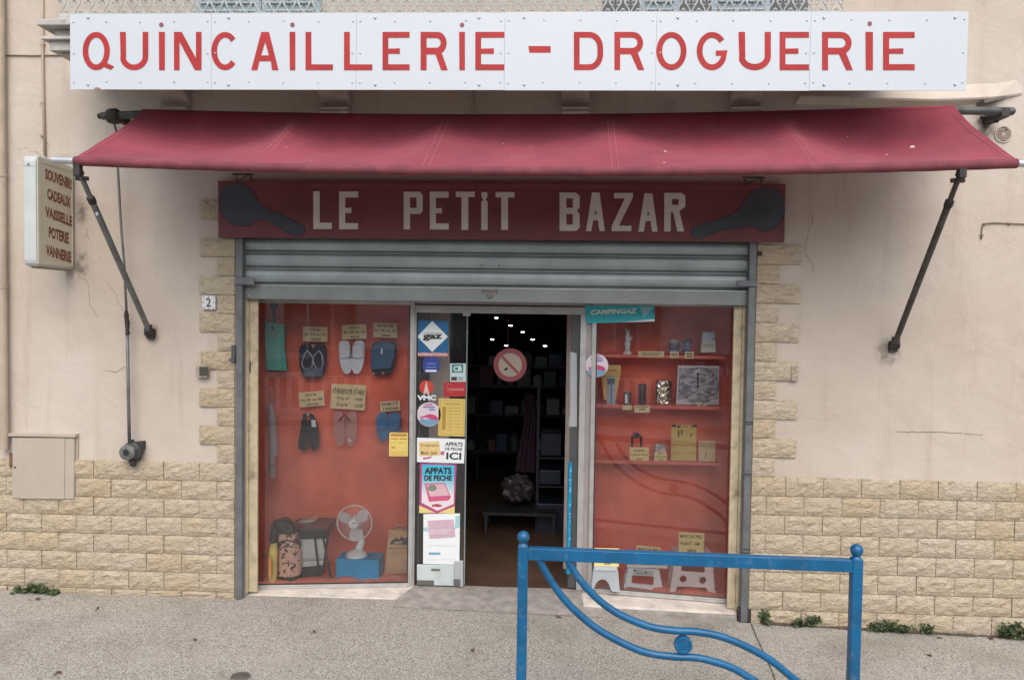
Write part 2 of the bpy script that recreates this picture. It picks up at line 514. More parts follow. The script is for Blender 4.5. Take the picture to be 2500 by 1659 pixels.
obj('lid', MB().lathe([(.050, -.008), (.050, .005), (.046, .007), (.004, .0075)], c, n=28), M('cap_lid', (.12, .105, .095), .6, .3, bump=.002, bs=90), t, True, auto=40)

# ------------------------------------------------------------------ shop building
bld = thing('shop_building', (0, 0, 0), 'beige rendered shop building with yellow rock-faced stone base and quoins', 'building')
XL, XR = P(594, 700, 0).x, P(1829, 700, 0).x          # shop opening
ZT = P(1250, 478, 0).z
m = MB()
LW, RW, TW = -9.0, 9.0, 7.2
outer = [(LW, 0, -.6), (XL, 0, -.6), (XL, 0, ZT), (XR, 0, ZT), (XR, 0, -.6), (RW, 0, -.6), (RW, 0, TW), (LW, 0, TW)]
m.prism(outer, [], (0, .20, 0))
m.box(LW, LW + .3, .20, 8, -.6, TW); m.box(RW - .3, RW, .20, 8, -.6, TW); m.box(LW, RW, 8, 8.3, -.6, TW)
wall = obj('wall', m, PLASTER, bld)
obj('roof', MB().box(LW - .3, RW + .3, -.35, 8.5, TW + .002, TW + .25), CONC, bld)
# stones: a few rock-faced blocks in shared meshes, each stone its own object
SW, SH, SD = .285, .1468, .026
def stone_mesh(w_, h_, seed):
    nx_, nz_ = max(3, round(w_ / .041)), 4
    m = MB()
    def f(a, b):
        e = min(a, 1 - a) * w_ / .022; g = min(b, 1 - b) * h_ / .020
        k = max(0, min(1, e, g))
        x = a * w_; z = b * h_
        q = V((x * 17 + seed * 3.7, seed * 1.3, z * 24))
        d = .004 + k * (.011 + .013 * noise.noise(q) + .006 * noise.noise(q * 2.3))
        if 0 < a < 1: x += .008 * noise.noise(q * 1.7 + V((5, 0, 0)))
        if 0 < b < 1: z += .008 * noise.noise(q * 1.7 + V((0, 5, 0)))
        return (x, -SD * .45 - max(d, .001), z)
    m.grid(f, nx_, nz_)
    n1 = nx_ + 1
    ring = [i for i in range(n1)] + [j * n1 + nx_ for j in range(1, nz_ + 1)] + [nz_ * n1 + i for i in range(nx_ - 1, -1, -1)] + [j * n1 for j in range(nz_ - 1, 0, -1)]
    o = len(m.v)
    for i in ring:
        p = m.v[i]; m.v.append(V((p.x, .0, p.z)))
    for k in range(len(ring)):
        j = (k + 1) % len(ring)
        m.f.append((ring[k], o + k, o + j, ring[j]))
    me = bpy.data.meshes.new('stone'); me.from_pydata(m.v, [], m.f)
    bm = bmesh.new(); bm.from_mesh(me); bmesh.ops.recalc_face_normals(bm, faces=bm.faces); bm.to_mesh(me); bm.free()
    me.materials.append(BRICK)
    return me
FULL = [stone_mesh(SW - .005, SH - .005, i) for i in range(9)]
HALF = [stone_mesh(SW / 2 - .005, SH - .005, 20 + i) for i in range(6)]
sr = random.Random(11)
def stone(x0, x1, z0, z1):
    w_, h_ = x1 - x0, z1 - z0
    if w_ < .02 or h_ < .012: return
    src, bw = (FULL, SW - .005) if w_ > .2 else (HALF, SW / 2 - .005)
    sx, sz = (w_ - .005) / bw, (h_ - .005) / (SH - .005)
    share('stone', sr.choice(src), (x0 + .0025 + sr.uniform(-.001, .001), sr.uniform(-.003, .003) - .001, z0 + .0025), wall, (sx, 1, sz))
QL, QR = P(575, 1129, 0).x, P(1832, 1161, 0).x + .005
ZD = P(574, 1129, 0).z                                # top of the stone base, left
ZDR = P(1832, 1161, 0).z
def dado(xa, xb, anchor, ztop, first):
    obj('mortar_bed', MB().box(xa, xb, -.006, -.0005, -.5, ztop - .004), MORTAR, bld)
    k = 0; z1 = ztop
    while z1 > -.35:
        z0 = z1 - SH
        off = first if k % 2 == 0 else first - SW / 2
        n0 = math.floor((xa - anchor - off) / SW)
        x = anchor + off + n0 * SW
        while x < xb:
            a, b = max(x, xa), min(x + SW, xb)
            lo = max(z0, min(gz(a), gz(b)) + .001 - .03)
            if lo < z1 - .012:
                stone(a, b, lo, z1)
            x += SW
        z1 = z0; k += 1
dado(-5.4, QL, QL, ZD, 0.0)
dado(QR, 5.4, P(1917, 1161, 0).x, ZDR, 0.0)
for k in range(14):                                   # quoins: short, long, short ...
    z0 = ZD + k * SH
    wq = SW if k % 2 else SW / 2
    stone(QL - wq, QL, z0, z0 + SH)
    z0 = ZDR + k * SH
    if k == 13: continue
    stone(QR, QR + (SW * 1.17 if k % 2 else SW * .6), z0, z0 + SH)
# fine cracks and surface cables in the render
rn = random.Random(8)
m = MB(); prev = None
for i in range(90):
    x = 1.68 + i * .03; wd_ = max(.002, .012 + .022 * noise.noise(V((x * 3.1, 0, 0))) + .012 * noise.noise(V((x * 11, 4, 0))))
    a, b = V((x, -.028, gz(x) + .004)), V((x, -.032 - wd_ * 1.6, gz(x) + .003)); c_ = V((x, -.027, gz(x) + .004 + wd_ * .7))
    if prev: m.add([prev[0], a, b, prev[1], prev[2], c_], [(0, 1, 2, 3), (4, 5, 2, 3)])
    prev = (a, b, c_)
tag(obj('soil', m, M('dark_soil', (.075, .055, .04), .95, var=.3, vs=40)), 'line of dark soil gathered along the foot of the right wall', kind='stuff')
CRK = M('crack_dirt', (.13, .10, .075), .95, var=.2)
def crack(pts, wd=.002, jit=3):
    r_ = random.Random(int(pts[0][0]))
    q = []
    for (a, b), (c, d) in zip(pts, pts[1:]):
        n_ = max(2, int(math.hypot(c - a, d - b) / 9))
        for i in range(n_):
            q.append(P(a + (c - a) * i / n_ + r_.uniform(-jit, jit) * (i > 0), b + (d - b) * i / n_ + r_.uniform(-jit, jit) * (i > 0), -.001))
    q.append(P(*pts[-1], -.001))
    obj('crack', MB().tube(q, [wd * (.5 + .5 * random.random()) for _ in q], 4), CRK, bld, True)
crack([(1978, 520), (1984, 540), (1972, 575), (1964, 615), (1985, 645), (1987, 665)], .0016)
crack([(178, 640), (190, 670), (215, 690), (220, 745), (240, 775)], .0015)
crack([(255, 905), (285, 908), (305, 895)], .002)
crack([(2190, 1053), (2290, 1054), (2348, 1057)], .0026, 1)
crack([(2355, 1059), (2400, 1060)], .0018, 1)
crack([(2420, 315), (2412, 330), (2405, 340)], .0025)
crack([(260, 690), (285, 720), (300, 760)], .0013)
m = MB().flat(YP(0), [(1640, 280), (1590, 281), (1618, 248), (1632, 243), (1650, 250), (1650, 280)], (), .004)
obj('repair_patch', m, M('grey_render_patch', (.46, .38, .33), .9, bump=.003, bs=40), bld)
# dirt and the soft shadow of arms and brackets, painted as dark patches
def shade_stain_mat():
    m, n, l, b = mk('dirt_shade_smudge')
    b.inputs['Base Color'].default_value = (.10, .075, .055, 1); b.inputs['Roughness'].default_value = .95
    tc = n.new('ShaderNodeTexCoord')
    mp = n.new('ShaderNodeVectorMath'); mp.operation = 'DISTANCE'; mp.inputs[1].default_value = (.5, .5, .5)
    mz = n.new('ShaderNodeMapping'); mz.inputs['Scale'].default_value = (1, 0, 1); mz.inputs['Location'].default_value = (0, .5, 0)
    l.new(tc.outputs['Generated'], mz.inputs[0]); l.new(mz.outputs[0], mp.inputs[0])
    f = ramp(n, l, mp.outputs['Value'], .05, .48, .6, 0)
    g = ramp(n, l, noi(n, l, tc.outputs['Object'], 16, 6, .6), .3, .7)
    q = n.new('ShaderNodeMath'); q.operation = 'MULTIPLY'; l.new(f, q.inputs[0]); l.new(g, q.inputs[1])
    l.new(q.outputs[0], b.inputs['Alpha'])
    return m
SHADE_STAIN = shade_stain_mat()
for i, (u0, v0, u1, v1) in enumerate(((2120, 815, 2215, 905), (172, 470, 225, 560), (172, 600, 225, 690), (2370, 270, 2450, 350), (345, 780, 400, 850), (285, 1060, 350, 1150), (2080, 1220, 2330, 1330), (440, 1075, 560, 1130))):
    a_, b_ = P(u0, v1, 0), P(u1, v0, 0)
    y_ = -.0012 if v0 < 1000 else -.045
    obj('shade_stain', MB().add([(a_.x, y_, a_.z), (b_.x, y_, a_.z), (b_.x, y_, b_.z), (a_.x, y_, b_.z)], [(0, 1, 2, 3)]), SHADE_STAIN, bld) if v0 < 1000 else None
# ledge above the awning on the right
m = MB()
p = [P(1965, 224, -.20), P(2130, 229, -.19), P(2300, 234, -.17), P(2440, 231, -.10), P(2498, 226, -.02)]
prev = None
for i, a in enumerate(p):
    y = a.y; h = (.03, .045, .05, .04, .02)[i]
    y *= .5
    row = [V((a.x, y, a.z)), V((a.x, .012, a.z + .13)), V((a.x, .012, a.z - .045 + .02 * noise.noise(V((a.x * 9, 0, 0))))), V((a.x, y + .006, a.z - .012))]
    if prev:
        m.hexa(prev + row)
    prev = row
obj('ledge', m, PLASTER, bld)
# balcony
BY = -.66
zb1, zb0 = P(120, 50, BY).z, P(120, 66, BY).z
xb0, xb1 = P(105, 60, BY).x, P(2262, 60, BY).x
GST = M('weathered_white_stucco', (.44, .42, .39), .85, var=.12, vs=9, bump=.004, bs=30, dirt=.7, dirtc=(.16, .14, .12), ds=8)
m = MB()
for dx, y0, a, b in ((.05, BY + .05, 66, 88), (-.02, BY + .0, 88, 96), (.02, BY + .035, 96, 120), (.07, BY + .08, 120, 124)):
    m.box(xb0 + dx, xb1 - dx, y0, -.001, P(120, b, BY).z + .001, P(120, a, BY).z)
obj('balcony_moulding', m, GST, bld, bevel=.012, bseg=3)
obj('balcony_slab', MB().box(xb0 - .03, xb1 + .03, BY - .03, -.001, zb0 + .002, zb1), GST, bld, bevel=.006)
m = MB().box(P(138, 42, BY).x, P(172, 42, BY).x + 6.0, BY + .02, BY + .12, zb1 + .002, zb1 + .05)
obj('railing_base', m, GST, bld, bevel=.008)
for i, (a, b) in enumerate(((386, 456), (780, 850), (1371, 1440), (1784, 1860))):
    x0, x1 = P(a, 262, -.06).x, P(b, 262, -.06).x
    zt = P(120, 124, BY).z
    zbm = P((a + b) / 2, 277, -.06).z
    prof = [(-.001, zt)] + [(BY + .10, zt)] + [(BY + .10 + (-.10 - BY - .02) * math.sin(q), zt - .05 - (zt - .05 - zbm - .06) * (1 - math.cos(q))) for q in [k * math.pi / 16 for k in range(9)]] + [(-.085, zbm + .045), (-.07, zbm + .03), (-.075, zbm + .01), (-.05, zbm), (-.001, zbm)]
    obj('corbel', MB().prism([(x0, y, z) for y, z in prof], [], (x1 - x0, 0, 0)), M('corbel_stucco', (.44, .37, .32), .9, var=.15, vs=9, bump=.003, bs=30, dirt=.5, dirtc=(.2, .16, .13), ds=8) if i == 0 else bpy.data.materials['corbel_stucco'], bld, bevel=.006)
# cast railing above the sign
RY = BY + .06
rail = thing('balcony_railing', P(1100, 40, RY), 'grey cast iron scrollwork railing along the balcony above the white sign', 'railing')
CAST = M('grey_cast_iron', (.40, .41, .39), .6, .1, var=.15, vs=15, dirt=.4, dirtc=(.12, .12, .1), ds=20)
zr0, zr1 = P(1100, 33, RY).z, P(1100, 33, RY).z + .95
xr0, xr1 = P(146, 20, RY).x, P(2062, 20, RY).x
NM = 53; pit = (xr1 - xr0) / NM
mm = MB()
hz = zr1 - zr0
def sc(pts, r=.006):
    mm.tube([(x * pit, 0, z) for x, z in pts], r, 5)
sp_ = lambda cx, cz, r0, a0, a1, n_: [(cx + (r0 * (1 - .55 * i / n_)) * math.cos(a0 + (a1 - a0) * i / n_), cz + pit * (r0 * (1 - .55 * i / n_)) * math.sin(a0 + (a1 - a0) * i / n_)) for i in range(n_ + 1)]
sc([(.04, .0), (.10, .022), (.24, .045), (.38, .065), (.45, .10), (.47, .15)], .0048); sc([(.96, .0), (.90, .022), (.76, .045), (.62, .065), (.55, .10), (.53, .15)], .0048)
sc(sp_(.19, .072, .19, -2.2, 3.2, 12), .0042); sc(sp_(.81, .072, .19, math.pi + 2.2, math.pi - 3.2, 12), .0042)
sc([(.36, .012), (.5, .03), (.64, .012)], .004)
mm.sphere((.5 * pit, 0, .022), .011, 8, 5, (1.4, .7, .6)); mm.sphere((.5 * pit, 0, .13), .018, 8, 5, (.8, .7, 1.6))
mm.sphere((0.0, 0, .10), .014, 8, 5, (1, .7, 1))
sc([(.5, .15), (.5, .5), (.5, hz - .12)], .006)
sc([(.0, .10), (.0, .4), (.0, hz)], .004)
for q in (-1, 1):
    sc([(.5 + q * .0, hz - .3), (.5 + q * .3, hz - .22), (.5 + q * .4, hz - .14), (.5 + q * .1, hz - .1)], .007)
mme = bpy.data.meshes.new('motif'); mme.from_pydata(mm.v, [], mm.f); mme.materials.append(CAST)
for i in range(NM):
    share('motif', mme, (xr0 + i * pit, RY, zr0), rail)
obj('bottom_bar', MB().box(xr0, xr1, RY - .016, RY + .016, zr0 - .02, zr0 + .004), CAST, rail)
obj('hand_rail', MB().box(xr0, xr1, RY - .03, RY + .03, zr1, zr1 + .04), CAST, rail)
# french windows behind the railing
SHB = M('pale_blue_shutter_paint', (.33, .41, .46), .6, var=.1)
DARKP = M('dark_pane', (.03, .035, .04), .2, var=0)
for a, b, c in ((478, 640, 0), (640, 785, 0), (1470, 1560, 1), (1560, 1660, 0), (1660, 1735, 1), (1735, 1880, 0), (1880, 1975, 1)):
    x0, x1 = P(a, 14, -.02).x, P(b, 14, -.02).x
    f = obj('window_shutter' if not c else 'upper_window', MB().box(x0 + .004, x1 - .004, -.035 if not c else -.012, -.001, zb1 + .004, zb1 + 2.1), SHB if not c else DARKP, bld)
    if not c:
        for k in range(14):
            obj('slat', MB().obox(((x0 + x1) / 2, -.045, zb1 + .12 + k * .06), ((x1 - x0) / 2 - .05, 0, 0), (0, .012, .012), (0, -.003, .003)), SHB, f)
# cables and pipes on the render
RENP = M('painted_pipe', (.40, .325, .25), .7, var=.12, vs=5, dirt=.3, dirtc=(.25, .18, .12), ds=7)
t = thing('drain_pipe', P(4, 1095, -.05), 'beige painted downpipe at the left edge of the wall', 'drainpipe')
a, b = P(2, -120, -.05), P(11, 1096, -.05)
a.x = b.x = (P(4, 500, -.05).x + P(11, 1000, -.05).x) / 2
obj('pipe', MB().tube([a, b], .032, 14), RENP, t, True, auto=40)
for v in (428, 700):
    q = P(8, v, -.05); q.x = a.x
    obj('pipe_clip', MB().lathe([(.036, -.012), (.036, .012)], q, n=14).box(q.x - .01, q.x + .01, -.03, -.001, q.z - .008, q.z + .008), RENP, t)
t = thing('wall_conduit', P(104, 372, -.012), 'thin beige conduit running down the wall to the lightbox sign', 'conduit')
obj('conduit', MB().tube([P(103, -40, -.012), P(104, 110, -.012), P(106, 250, -.012), P(110, 380, -.012)], .0105, 8), RENP, t, True)
for v in (108, 250, 330):
    q = P(104, v, -.012)
    obj('clip', MB().box(q.x - .016, q.x + .016, q.y - .013, -.001, q.z - .008, q.z + .008), RENP, t)
CABLE = M('dirty_cable', (.17, .13, .10), .7, var=.3, vs=30)
t = thing('wall_cable', P(80, 136, -.008), 'thin horizontal cable clipped to the wall below the balcony end', 'cable')
obj('cable', MB().tube([P(u, v + random.uniform(-1, 1), -.008) for u, v in ((-60, 134), (0, 135), (40, 136), (80, 137), (110, 136), (150, 135))], .005, 6), CABLE, t, True)
t = thing('wall_cable', P(2400, 560, -.008), 'thin bent cable on the right wall beside the awning arm', 'cable')
obj('cable', MB().tube([P(u, v, -.008) for u, v in ((2396, 584), (2397, 566), (2399, 550), (2404, 546), (2425, 544), (2460, 545), (2500, 547), (2560, 548))], .0045, 6), CABLE, t, True)
for u, v in ((2403, 547), (2464, 546), (2397, 575)):
    q = P(u, v, -.008); obj('clip', MB().box(q.x - .009, q.x + .009, -.016, -.001, q.z - .006, q.z + .006), CABLE, t)
t = thing('wall_pipe', P(1156, 280, -.01), 'thin vertical pipe on the shaded wall strip between white sign and awning', 'pipe')
obj('pipe', MB().tube([P(1156, 130, -.012), P(1156, 330, -.012)], .008, 8), RENP, t, True)
# ------------------------------------------------------------------ hand-painted letters (pixel boxes of the photograph)
def arc(cx, cy, rx, ry, a0, a1, n=14):
    return [(cx + rx * math.cos(R(a0 + (a1 - a0) * i / n)), cy + ry * math.sin(R(a0 + (a1 - a0) * i / n))) for i in range(n + 1)]
def letter(ch, w, h, s):
    """outlines (outer, holes) with x right and y down"""
    if ch == 'L': return [([(0, 0), (s, 0), (s * 1.02, h - s), (w, h - s * .98), (w, h), (0, h)], [])]
    if ch == 'E': return [([(0, 0), (w, 0), (w, s * .98), (s, s), (s, h * .44), (w * .64, h * .43), (w * .64, h * .57), (s, h * .57), (s, h - s), (w, h - s), (w, h), (0, h)], [])]
    if ch == 'i' or ch == '-': return [([(0, 0), (w, 0), (w, h), (w * .05, h)], [])]
    if ch == 'U':
        r = h * .36
        return [([(0, 0), (s * 1.05, 0), (s * 1.1, h - r)] + arc(w / 2, h - r, w / 2 - s, r - s, 180, 0)[1:-1] + [(w - s, h - r), (w - s, 0), (w, 0), (w, h - r)] + arc(w / 2, h - r, w / 2, r, 0, 180)[1:-1] + [(s * .12, h - r)], [])]
    if ch == 'N': return [([(0, 0), (w * .28, 0), (w * .80, h * .69), (w * .80, 0), (w, 0), (w, h), (w * .76, h), (w * .2, h * .26), (w * .2, h), (0, h)], [])]
    if ch == 'C': return [(arc(w * .52, h / 2, w * .53, h / 2, -42, -318, 26) + arc(w * .52, h / 2, w * .53 - s, h / 2 - s, -318, -42, 26), [])]
    if ch == 'G':
        return [(arc(w * .5, h / 2, w * .5, h / 2, -38, -330, 26) + [(w, h * .48), (w * .62, h * .49), (w * .62, h * .62), (w * .80, h * .62)] + arc(w * .5, h / 2, w * .5 - s, h / 2 - s, -325, -38, 26), [])]
    if ch == 'O' or ch == 'Q':
        W = w if ch == 'O' else w * .86
        q = [(arc(W / 2, h / 2, W / 2, h / 2, 0, 351, 32), [arc(W / 2, h / 2, W / 2 - s, h / 2 - s, 0, 351, 32)])]
        if ch == 'Q': q.append(([(W * .72, h * .90), (W * .86, h * .80), (w, h * .91), (w * .90, h * .99)], []))
        return q
    if ch == 'A': return [([(w * .37, 0), (w * .65, 0), (w, h), (w - s * 1.05, h), (w * .72, h * .765), (w * .30, h * .765), (s * 1.0, h), (0, h)], [[(w * .51, h * .26), (w * .655, h * .615), (w * .36, h * .615)]])]
    if ch == 'D': return [([(0, 0), (w * .55, 0)] + arc(w * .55, h * .42, w * .45, h * .42, -90, 0, 8)[1:] + arc(w * .55, h * .58, w * .45, h * .42, 0, 90, 8) + [(0, h)], [[(s, s), (w * .52, s)] + arc(w * .52, h * .42, w * .48 - s, h * .42 - s, -90, 0, 8)[1:] + arc(w * .52, h * .58, w * .48 - s, h * .42 - s, 0, 90, 8) + [(s, h - s)]])]
    if ch == 'R': return [([(0, 0), (w * .62, 0)] + arc(w * .62, h * .29, w * .34, h * .29, -90, 62, 12)[1:] + [(w, h), (w - s * 1.1, h), (w * .55, h * .585), (s, h * .585), (s, h), (0, h)], [[(s, s * 1.0), (w * .58, s)] + arc(w * .60, h * .285, w * .36 - s, h * .285 - s, -90, 90, 10)[1:] + [(s, h * .57 - s)]])]
    if ch == 'P': return [([(0, 0), (w * .84, 0), (w, h * .08), (w, h * .5), (w * .88, h * .59), (s, h * .59), (s, h), (0, h)], [[(s, h * .15), (w * .68, h * .15), (w * .68, h * .43), (s, h * .43)]])]
    if ch == 'T': return [([(0, 0), (w, 0), (w, h * .14), (w * .66, h * .14), (w * .66, h), (w * .30, h), (w * .30, h * .14), (0, h * .14)], [])]
    if ch == 'j': return [([(w * .1, 0), (w * .9, 0), (w, .06 * h), (w * .9, h * .15), (w * .72, h * .18), (w * .72, h * .21), (w, h * .25), (w, h), (0, h), (0, h * .25), (w * .28, h * .21), (w * .28, h * .18), (w * .1, h * .15), (0, .06 * h)], [])]
    if ch == 'B': return [([(0, 0), (w * .8, 0), (w, h * .08), (w, h * .40), (w * .86, h * .47), (w, h * .56), (w, h * .92), (w * .82, h), (0, h)], [[(w * .34, h * .15), (w * .66, h * .15), (w * .66, h * .40), (w * .34, h * .40)], [(w * .34, h * .56), (w * .66, h * .56), (w * .66, h * .84), (w * .34, h * .84)]])]
    if ch == 'b': return [([(w * .32, 0), (w * .72, 0), (w, h), (w * .72, h), (w * .63, h * .72), (w * .38, h * .72), (w * .28, h), (0, h)], [[(w * .51, h * .45), (w * .58, h * .57), (w * .44, h * .57)]])]
    if ch == 'Z': return [([(w * .12, 0), (w, 0), (w, h * .12), (w * .34, h * .86), (w * .94, h * .86), (w * .92, h), (0, h), (0, h * .87), (w * .62, h * .14), (w * .1, h * .14)], [])]
    if ch == 'r': return [([(0, 0), (w * .82, 0), (w, h * .07), (w, h * .36), (w * .72, h * .47), (w * .94, h), (w * .62, h), (w * .42, h * .5), (w * .32, h * .5), (w * .30, h), (0, h)], [[(w * .37, h * .16), (w * .68, h * .16), (w * .68, h * .31), (w * .37, h * .31)]])]
def paint_letter(ch, pl, u0, v0, u1, v1, s, mat, parent, off=.0006):
    m = MB()
    for k, (o, hs) in enumerate(letter(ch, u1 - u0, v1 - v0, s)):
        f = lambda q: [(u0 + x, v0 + y) for x, y in q]
        m.flat(pl, f(o), [f(q) for q in hs], off + .0012 + k * .0004, off)
    return obj('letter', m, mat, parent)
# ------------------------------------------------------------------ white sign
SY = -.72
sign = thing('shop_sign', P(1265, 221, SY), 'long white sign board with red hand-painted lettering QUINCAILLERIE - DROGUERIE', 'sign')
sz0, sz1 = P(1265, 220, SY).z, P(1265, 31.5, SY).z
ux = [P(u, 120, SY).x for u in (171, 516, 870, 1232, 1602, 1978, 2362)]
for i in range(6):
    g = .001 if i != 2 else .002
    obj('panel', MB().box(ux[i] + .0008, ux[i + 1] - .0008, SY - (.001 if i == 3 else 0), SY + .004, sz0 - (.002 if i in (3, 4) else 0), sz1 + (.004 if i == 3 else 0)), SIGNW, sign)
FRM = M('sign_frame', (.30, .26, .25), .7)
for z in (sz0 + .03, (sz0 + sz1) / 2, sz1 - .06):
    obj('batten', MB().box(ux[0] + .02, ux[-1] - .02, SY + .0045, SY + .04, z - .02, z + .02), FRM, sign)
SP = YP(SY - .001)
for ch, a, b, s in (('Q', 202, 279, 13.5), ('U', 293, 362, 13.5), ('i', 388, 402.5, 0), ('N', 425, 492, 13), ('C', 517, 580, 13.5), ('A', 613.5, 680, 15), ('i', 707, 721, 0), ('L', 746, 813, 14), ('L', 840, 909, 14),
                    ('E', 934, 1000, 14), ('R', 1027, 1093, 14.5), ('i', 1121, 1135, 0), ('E', 1160.5, 1231.2, 14), ('D', 1401, 1472.5, 14), ('R', 1500, 1573, 14), ('O', 1602.5, 1676, 14), ('G', 1701, 1776, 14), ('U', 1803, 1882, 15),
                    ('E', 1903.5, 1975, 14), ('R', 2007, 2082, 14.5), ('i', 2113, 2131, 0), ('E', 2156, 2233, 14.5)):
    paint_letter(ch, SP, a, 78.5, b, 171.5, s, SIGNR, sign)
paint_letter('-', SP, 1290, 113, 1344.5, 129, 0, SIGNR, sign)
DOTR = M('faded_dot_paint', (.21, .05, .075), .5)
for u, v in ((394, 61), (714, 61), (1128, 61.5), (2123.5, 58)):
    obj('letter_dot', MB().flat(SP, arc(u, v, 5.4, 5.6, 0, 345, 20), (), .0018, .0006), DOTR, sign)
rv = MB().lathe([(.006, 0), (.0055, .002), (.002, .0035)], (0, 0, 0), (0, -1, 0), 8)
rme = bpy.data.meshes.new('rivet'); rme.from_pydata(rv.v, [], rv.f); rme.materials.append(M('rivet_steel', (.45, .46, .47), .45, .5))
bv = MB().lathe([(.009, 0), (.009, .005), (.005, .008)], (0, 0, 0), (0, -1, 0), 8)
bme = bpy.data.meshes.new('bolt'); bme.from_pydata(bv.v, [], bv.f); bme.materials.append(M('bolt_zinc', (.5, .52, .55), .4, .5))
for i in range(6):
    a, b = ux[i], ux[i + 1]
    for t_ in (.026, .26, .5, .74, .974):
        for z in (sz1 - .052, sz0 + .050):
            share('rivet', rme, (a + (b - a) * t_, SY - .002, z + random.uniform(-.004, .004)), sign)
    for q in (.026, .974):
        share('rivet', rme, (a + (b - a) * q, SY - .002, (sz0 + sz1) / 2 - .01), sign)
for u in (215, 558, 916, 1170, 1280, 1655, 2012, 2332):
    for v in (43, 206.5):
        share('bolt', bme, P(u, v, SY - .001), sign)
obj('rust_chip', MB().flat(SP, [(229, 218.5), (232, 214.5), (238, 213), (244, 215), (247, 218.8)], (), .001, .0003), M('rust', (.28, .14, .11), .8), sign)

# ------------------------------------------------------------------ awning
aw = thing('awning', P(1260, 283, -.22), 'faded burgundy canvas awning with steel side arms and crank rod', 'awning')
SEAM = (.0, .20, .385, .587, .795, 1.0)
RB, FB = -.22, -1.05
tl, tr = P(352, 279, RB), P(2326, 270, RB)
fl, fr_ = P(183, 393, FB), P(2482, 399, FB)
def topc(s): return tl.lerp(tr, s) + V((0, 0, -.052 * 4 * s * (1 - s)))
def botc(s): return fl.lerp(fr_, s) + V((0, 0, -.058 * 4 * s * (1 - s)))
def pan(s):
    for a, b in zip(SEAM, SEAM[1:]):
        if s <= b + 1e-9:
            q = (s - a) / (b - a); return math.sin(math.pi * q) ** .75 if 0 < q < 1 else 0.0
    return 0.0
SAGP = lambda t: math.sin(math.pi * t ** .55)
RBR, FBR = .038, .027
def canvas(s, t):
    a, b = topc(s), botc(s)
    a = a + V((0, -.030, .020)); b = b + V((0, .004, FBR))
    p = a.lerp(b, t)
    pk = 1 + .25 * math.sin(s * 9)
    sag = (.012 + .125 * pan(s) * pk * (1.25 if s > .8 else 1)) * SAGP(t)
    wr = (.007 * noise.noise(V((s * 24, t * 2.2, 0))) + .003 * noise.noise(V((s * 60, t * 4, 3)))) * math.sin(math.pi * t)
    edge = min(s, 1 - s)
    pull = .02 * math.exp(-edge * 30) * math.sin(math.pi * t)
    p += V((pull * (1 if s < .5 else -1), -.2 * sag, -sag + wr))
    return p
CAN = M('burgundy_canvas', (.25, .043, .062), .88, var=.14, vs=3.2, dirt=.3, dirtc=(.34, .12, .14), ds=4, sheen=.12, spec=.25, bump=.0022, bs=55)
_n, _l, _b = CAN.node_tree.nodes, CAN.node_tree.links, CAN.node_tree.nodes['Principled BSDF']
_t = _n.new('ShaderNodeBsdfTranslucent'); _t.inputs[0].default_value = (.45, .07, .09, 1)
_x = _n.new('ShaderNodeMixShader'); _x.inputs[0].default_value = .08
_o = [q for q in _n if q.type == 'OUTPUT_MATERIAL'][0]
_l.new(_b.outputs[0], _x.inputs[1]); _l.new(_t.outputs[0], _x.inputs[2]); _l.new(_x.outputs[0], _o.inputs[0])
m = MB().grid(canvas, 150, 26)
obj('canopy', m, CAN, aw, True)
STC = M('faded_stitching', (.42, .17, .19), .85)
for s in SEAM:
    for d in (-.0035, .0035) if 0 < s < 1 else ((.006,) if s == 0 else (-.006,)):
        pts = [canvas(s + d, t / 26) + V((0, -.002, .0025)) for t in range(1, 27)]
        obj('seam', MB().tube(pts, .0016, 4), STC, aw)
dr = random.Random(5)
BIRD = M('pale_dropping', (.62, .50, .48), .9)
for u, v, r_ in ((2230, 357, 7), (2162, 381, 3.5), (2071, 312, 2.4), (2074, 300, 2), (1622, 372, 5.5), (1626, 397, 4), (1595, 384, 2), (1230, 350, 2), (1302, 357, 2), (1245, 385, 2), (763, 393, 4.5), (697, 362, 3), (988, 355, 2), (2216, 394, 3), (1910, 340, 2.4), (2437, 391, 3)):
    # nearest canvas point to the sight line
    d = ray(u, v).normalized(); best = None
    for i in range(151):
        for j in range(3, 27):
            q = canvas(i / 150, j / 26) - CP
            e = (q - d * q.dot(d)).length
            if best is None or e < best[0]: best = (e, i / 150, j / 26)
    s, t = best[1], best[2]
    rr = r_ / FPX * 5.0
    f = lambda a, b: canvas(s + (a - .5) * 2 * rr / 6.2, t + (b - .5) * 2 * rr / .95 * 1.1) + V((0, -.001, .002))
    mm = MB(); ring = [f(.5 + .5 * math.cos(k * .63) * dr.uniform(.5, 1.1), .5 + .5 * math.sin(k * .63) * dr.uniform(.5, 1.1)) for k in range(10)]
    mm.add(ring, [tuple(range(10))])
    obj('stain_spot', mm, BIRD, aw)
obj('hem', MB().tube([botc(s / 60) for s in range(61)], [FBR + .003 + .0025 * noise.noise(V((s * 1.7, 0, 0))) + .0012 * math.sin(s * 2.1) for s in range(61)], 14), M('burgundy_hem', (.17, .038, .05), .85, var=.2, vs=9, bump=.003, bs=22, dirt=.5, dirtc=(.12, .05, .05), ds=8), aw, True)
e0, e1 = P(130, 391, FB), P(2560, 401, FB)
obj('front_bar', MB().tube([e0, botc(.0)], .023, 12), ZINC, aw, True, auto=50)
obj('front_bar', MB().tube([botc(1.0), e1], .023, 12), ZINC, aw, True, auto=50)
r0, r1 = P(250, 283.5, RB), P(2472, 272, RB)
ctr = [r0] + [topc(s / 20) for s in range(21)] + [r1]
obj('roller_bar', MB().tube(ctr, .030, 12), M('roller_steel', (.09, .09, .085), .6, .4, var=.3, vs=12), aw, True, auto=50)
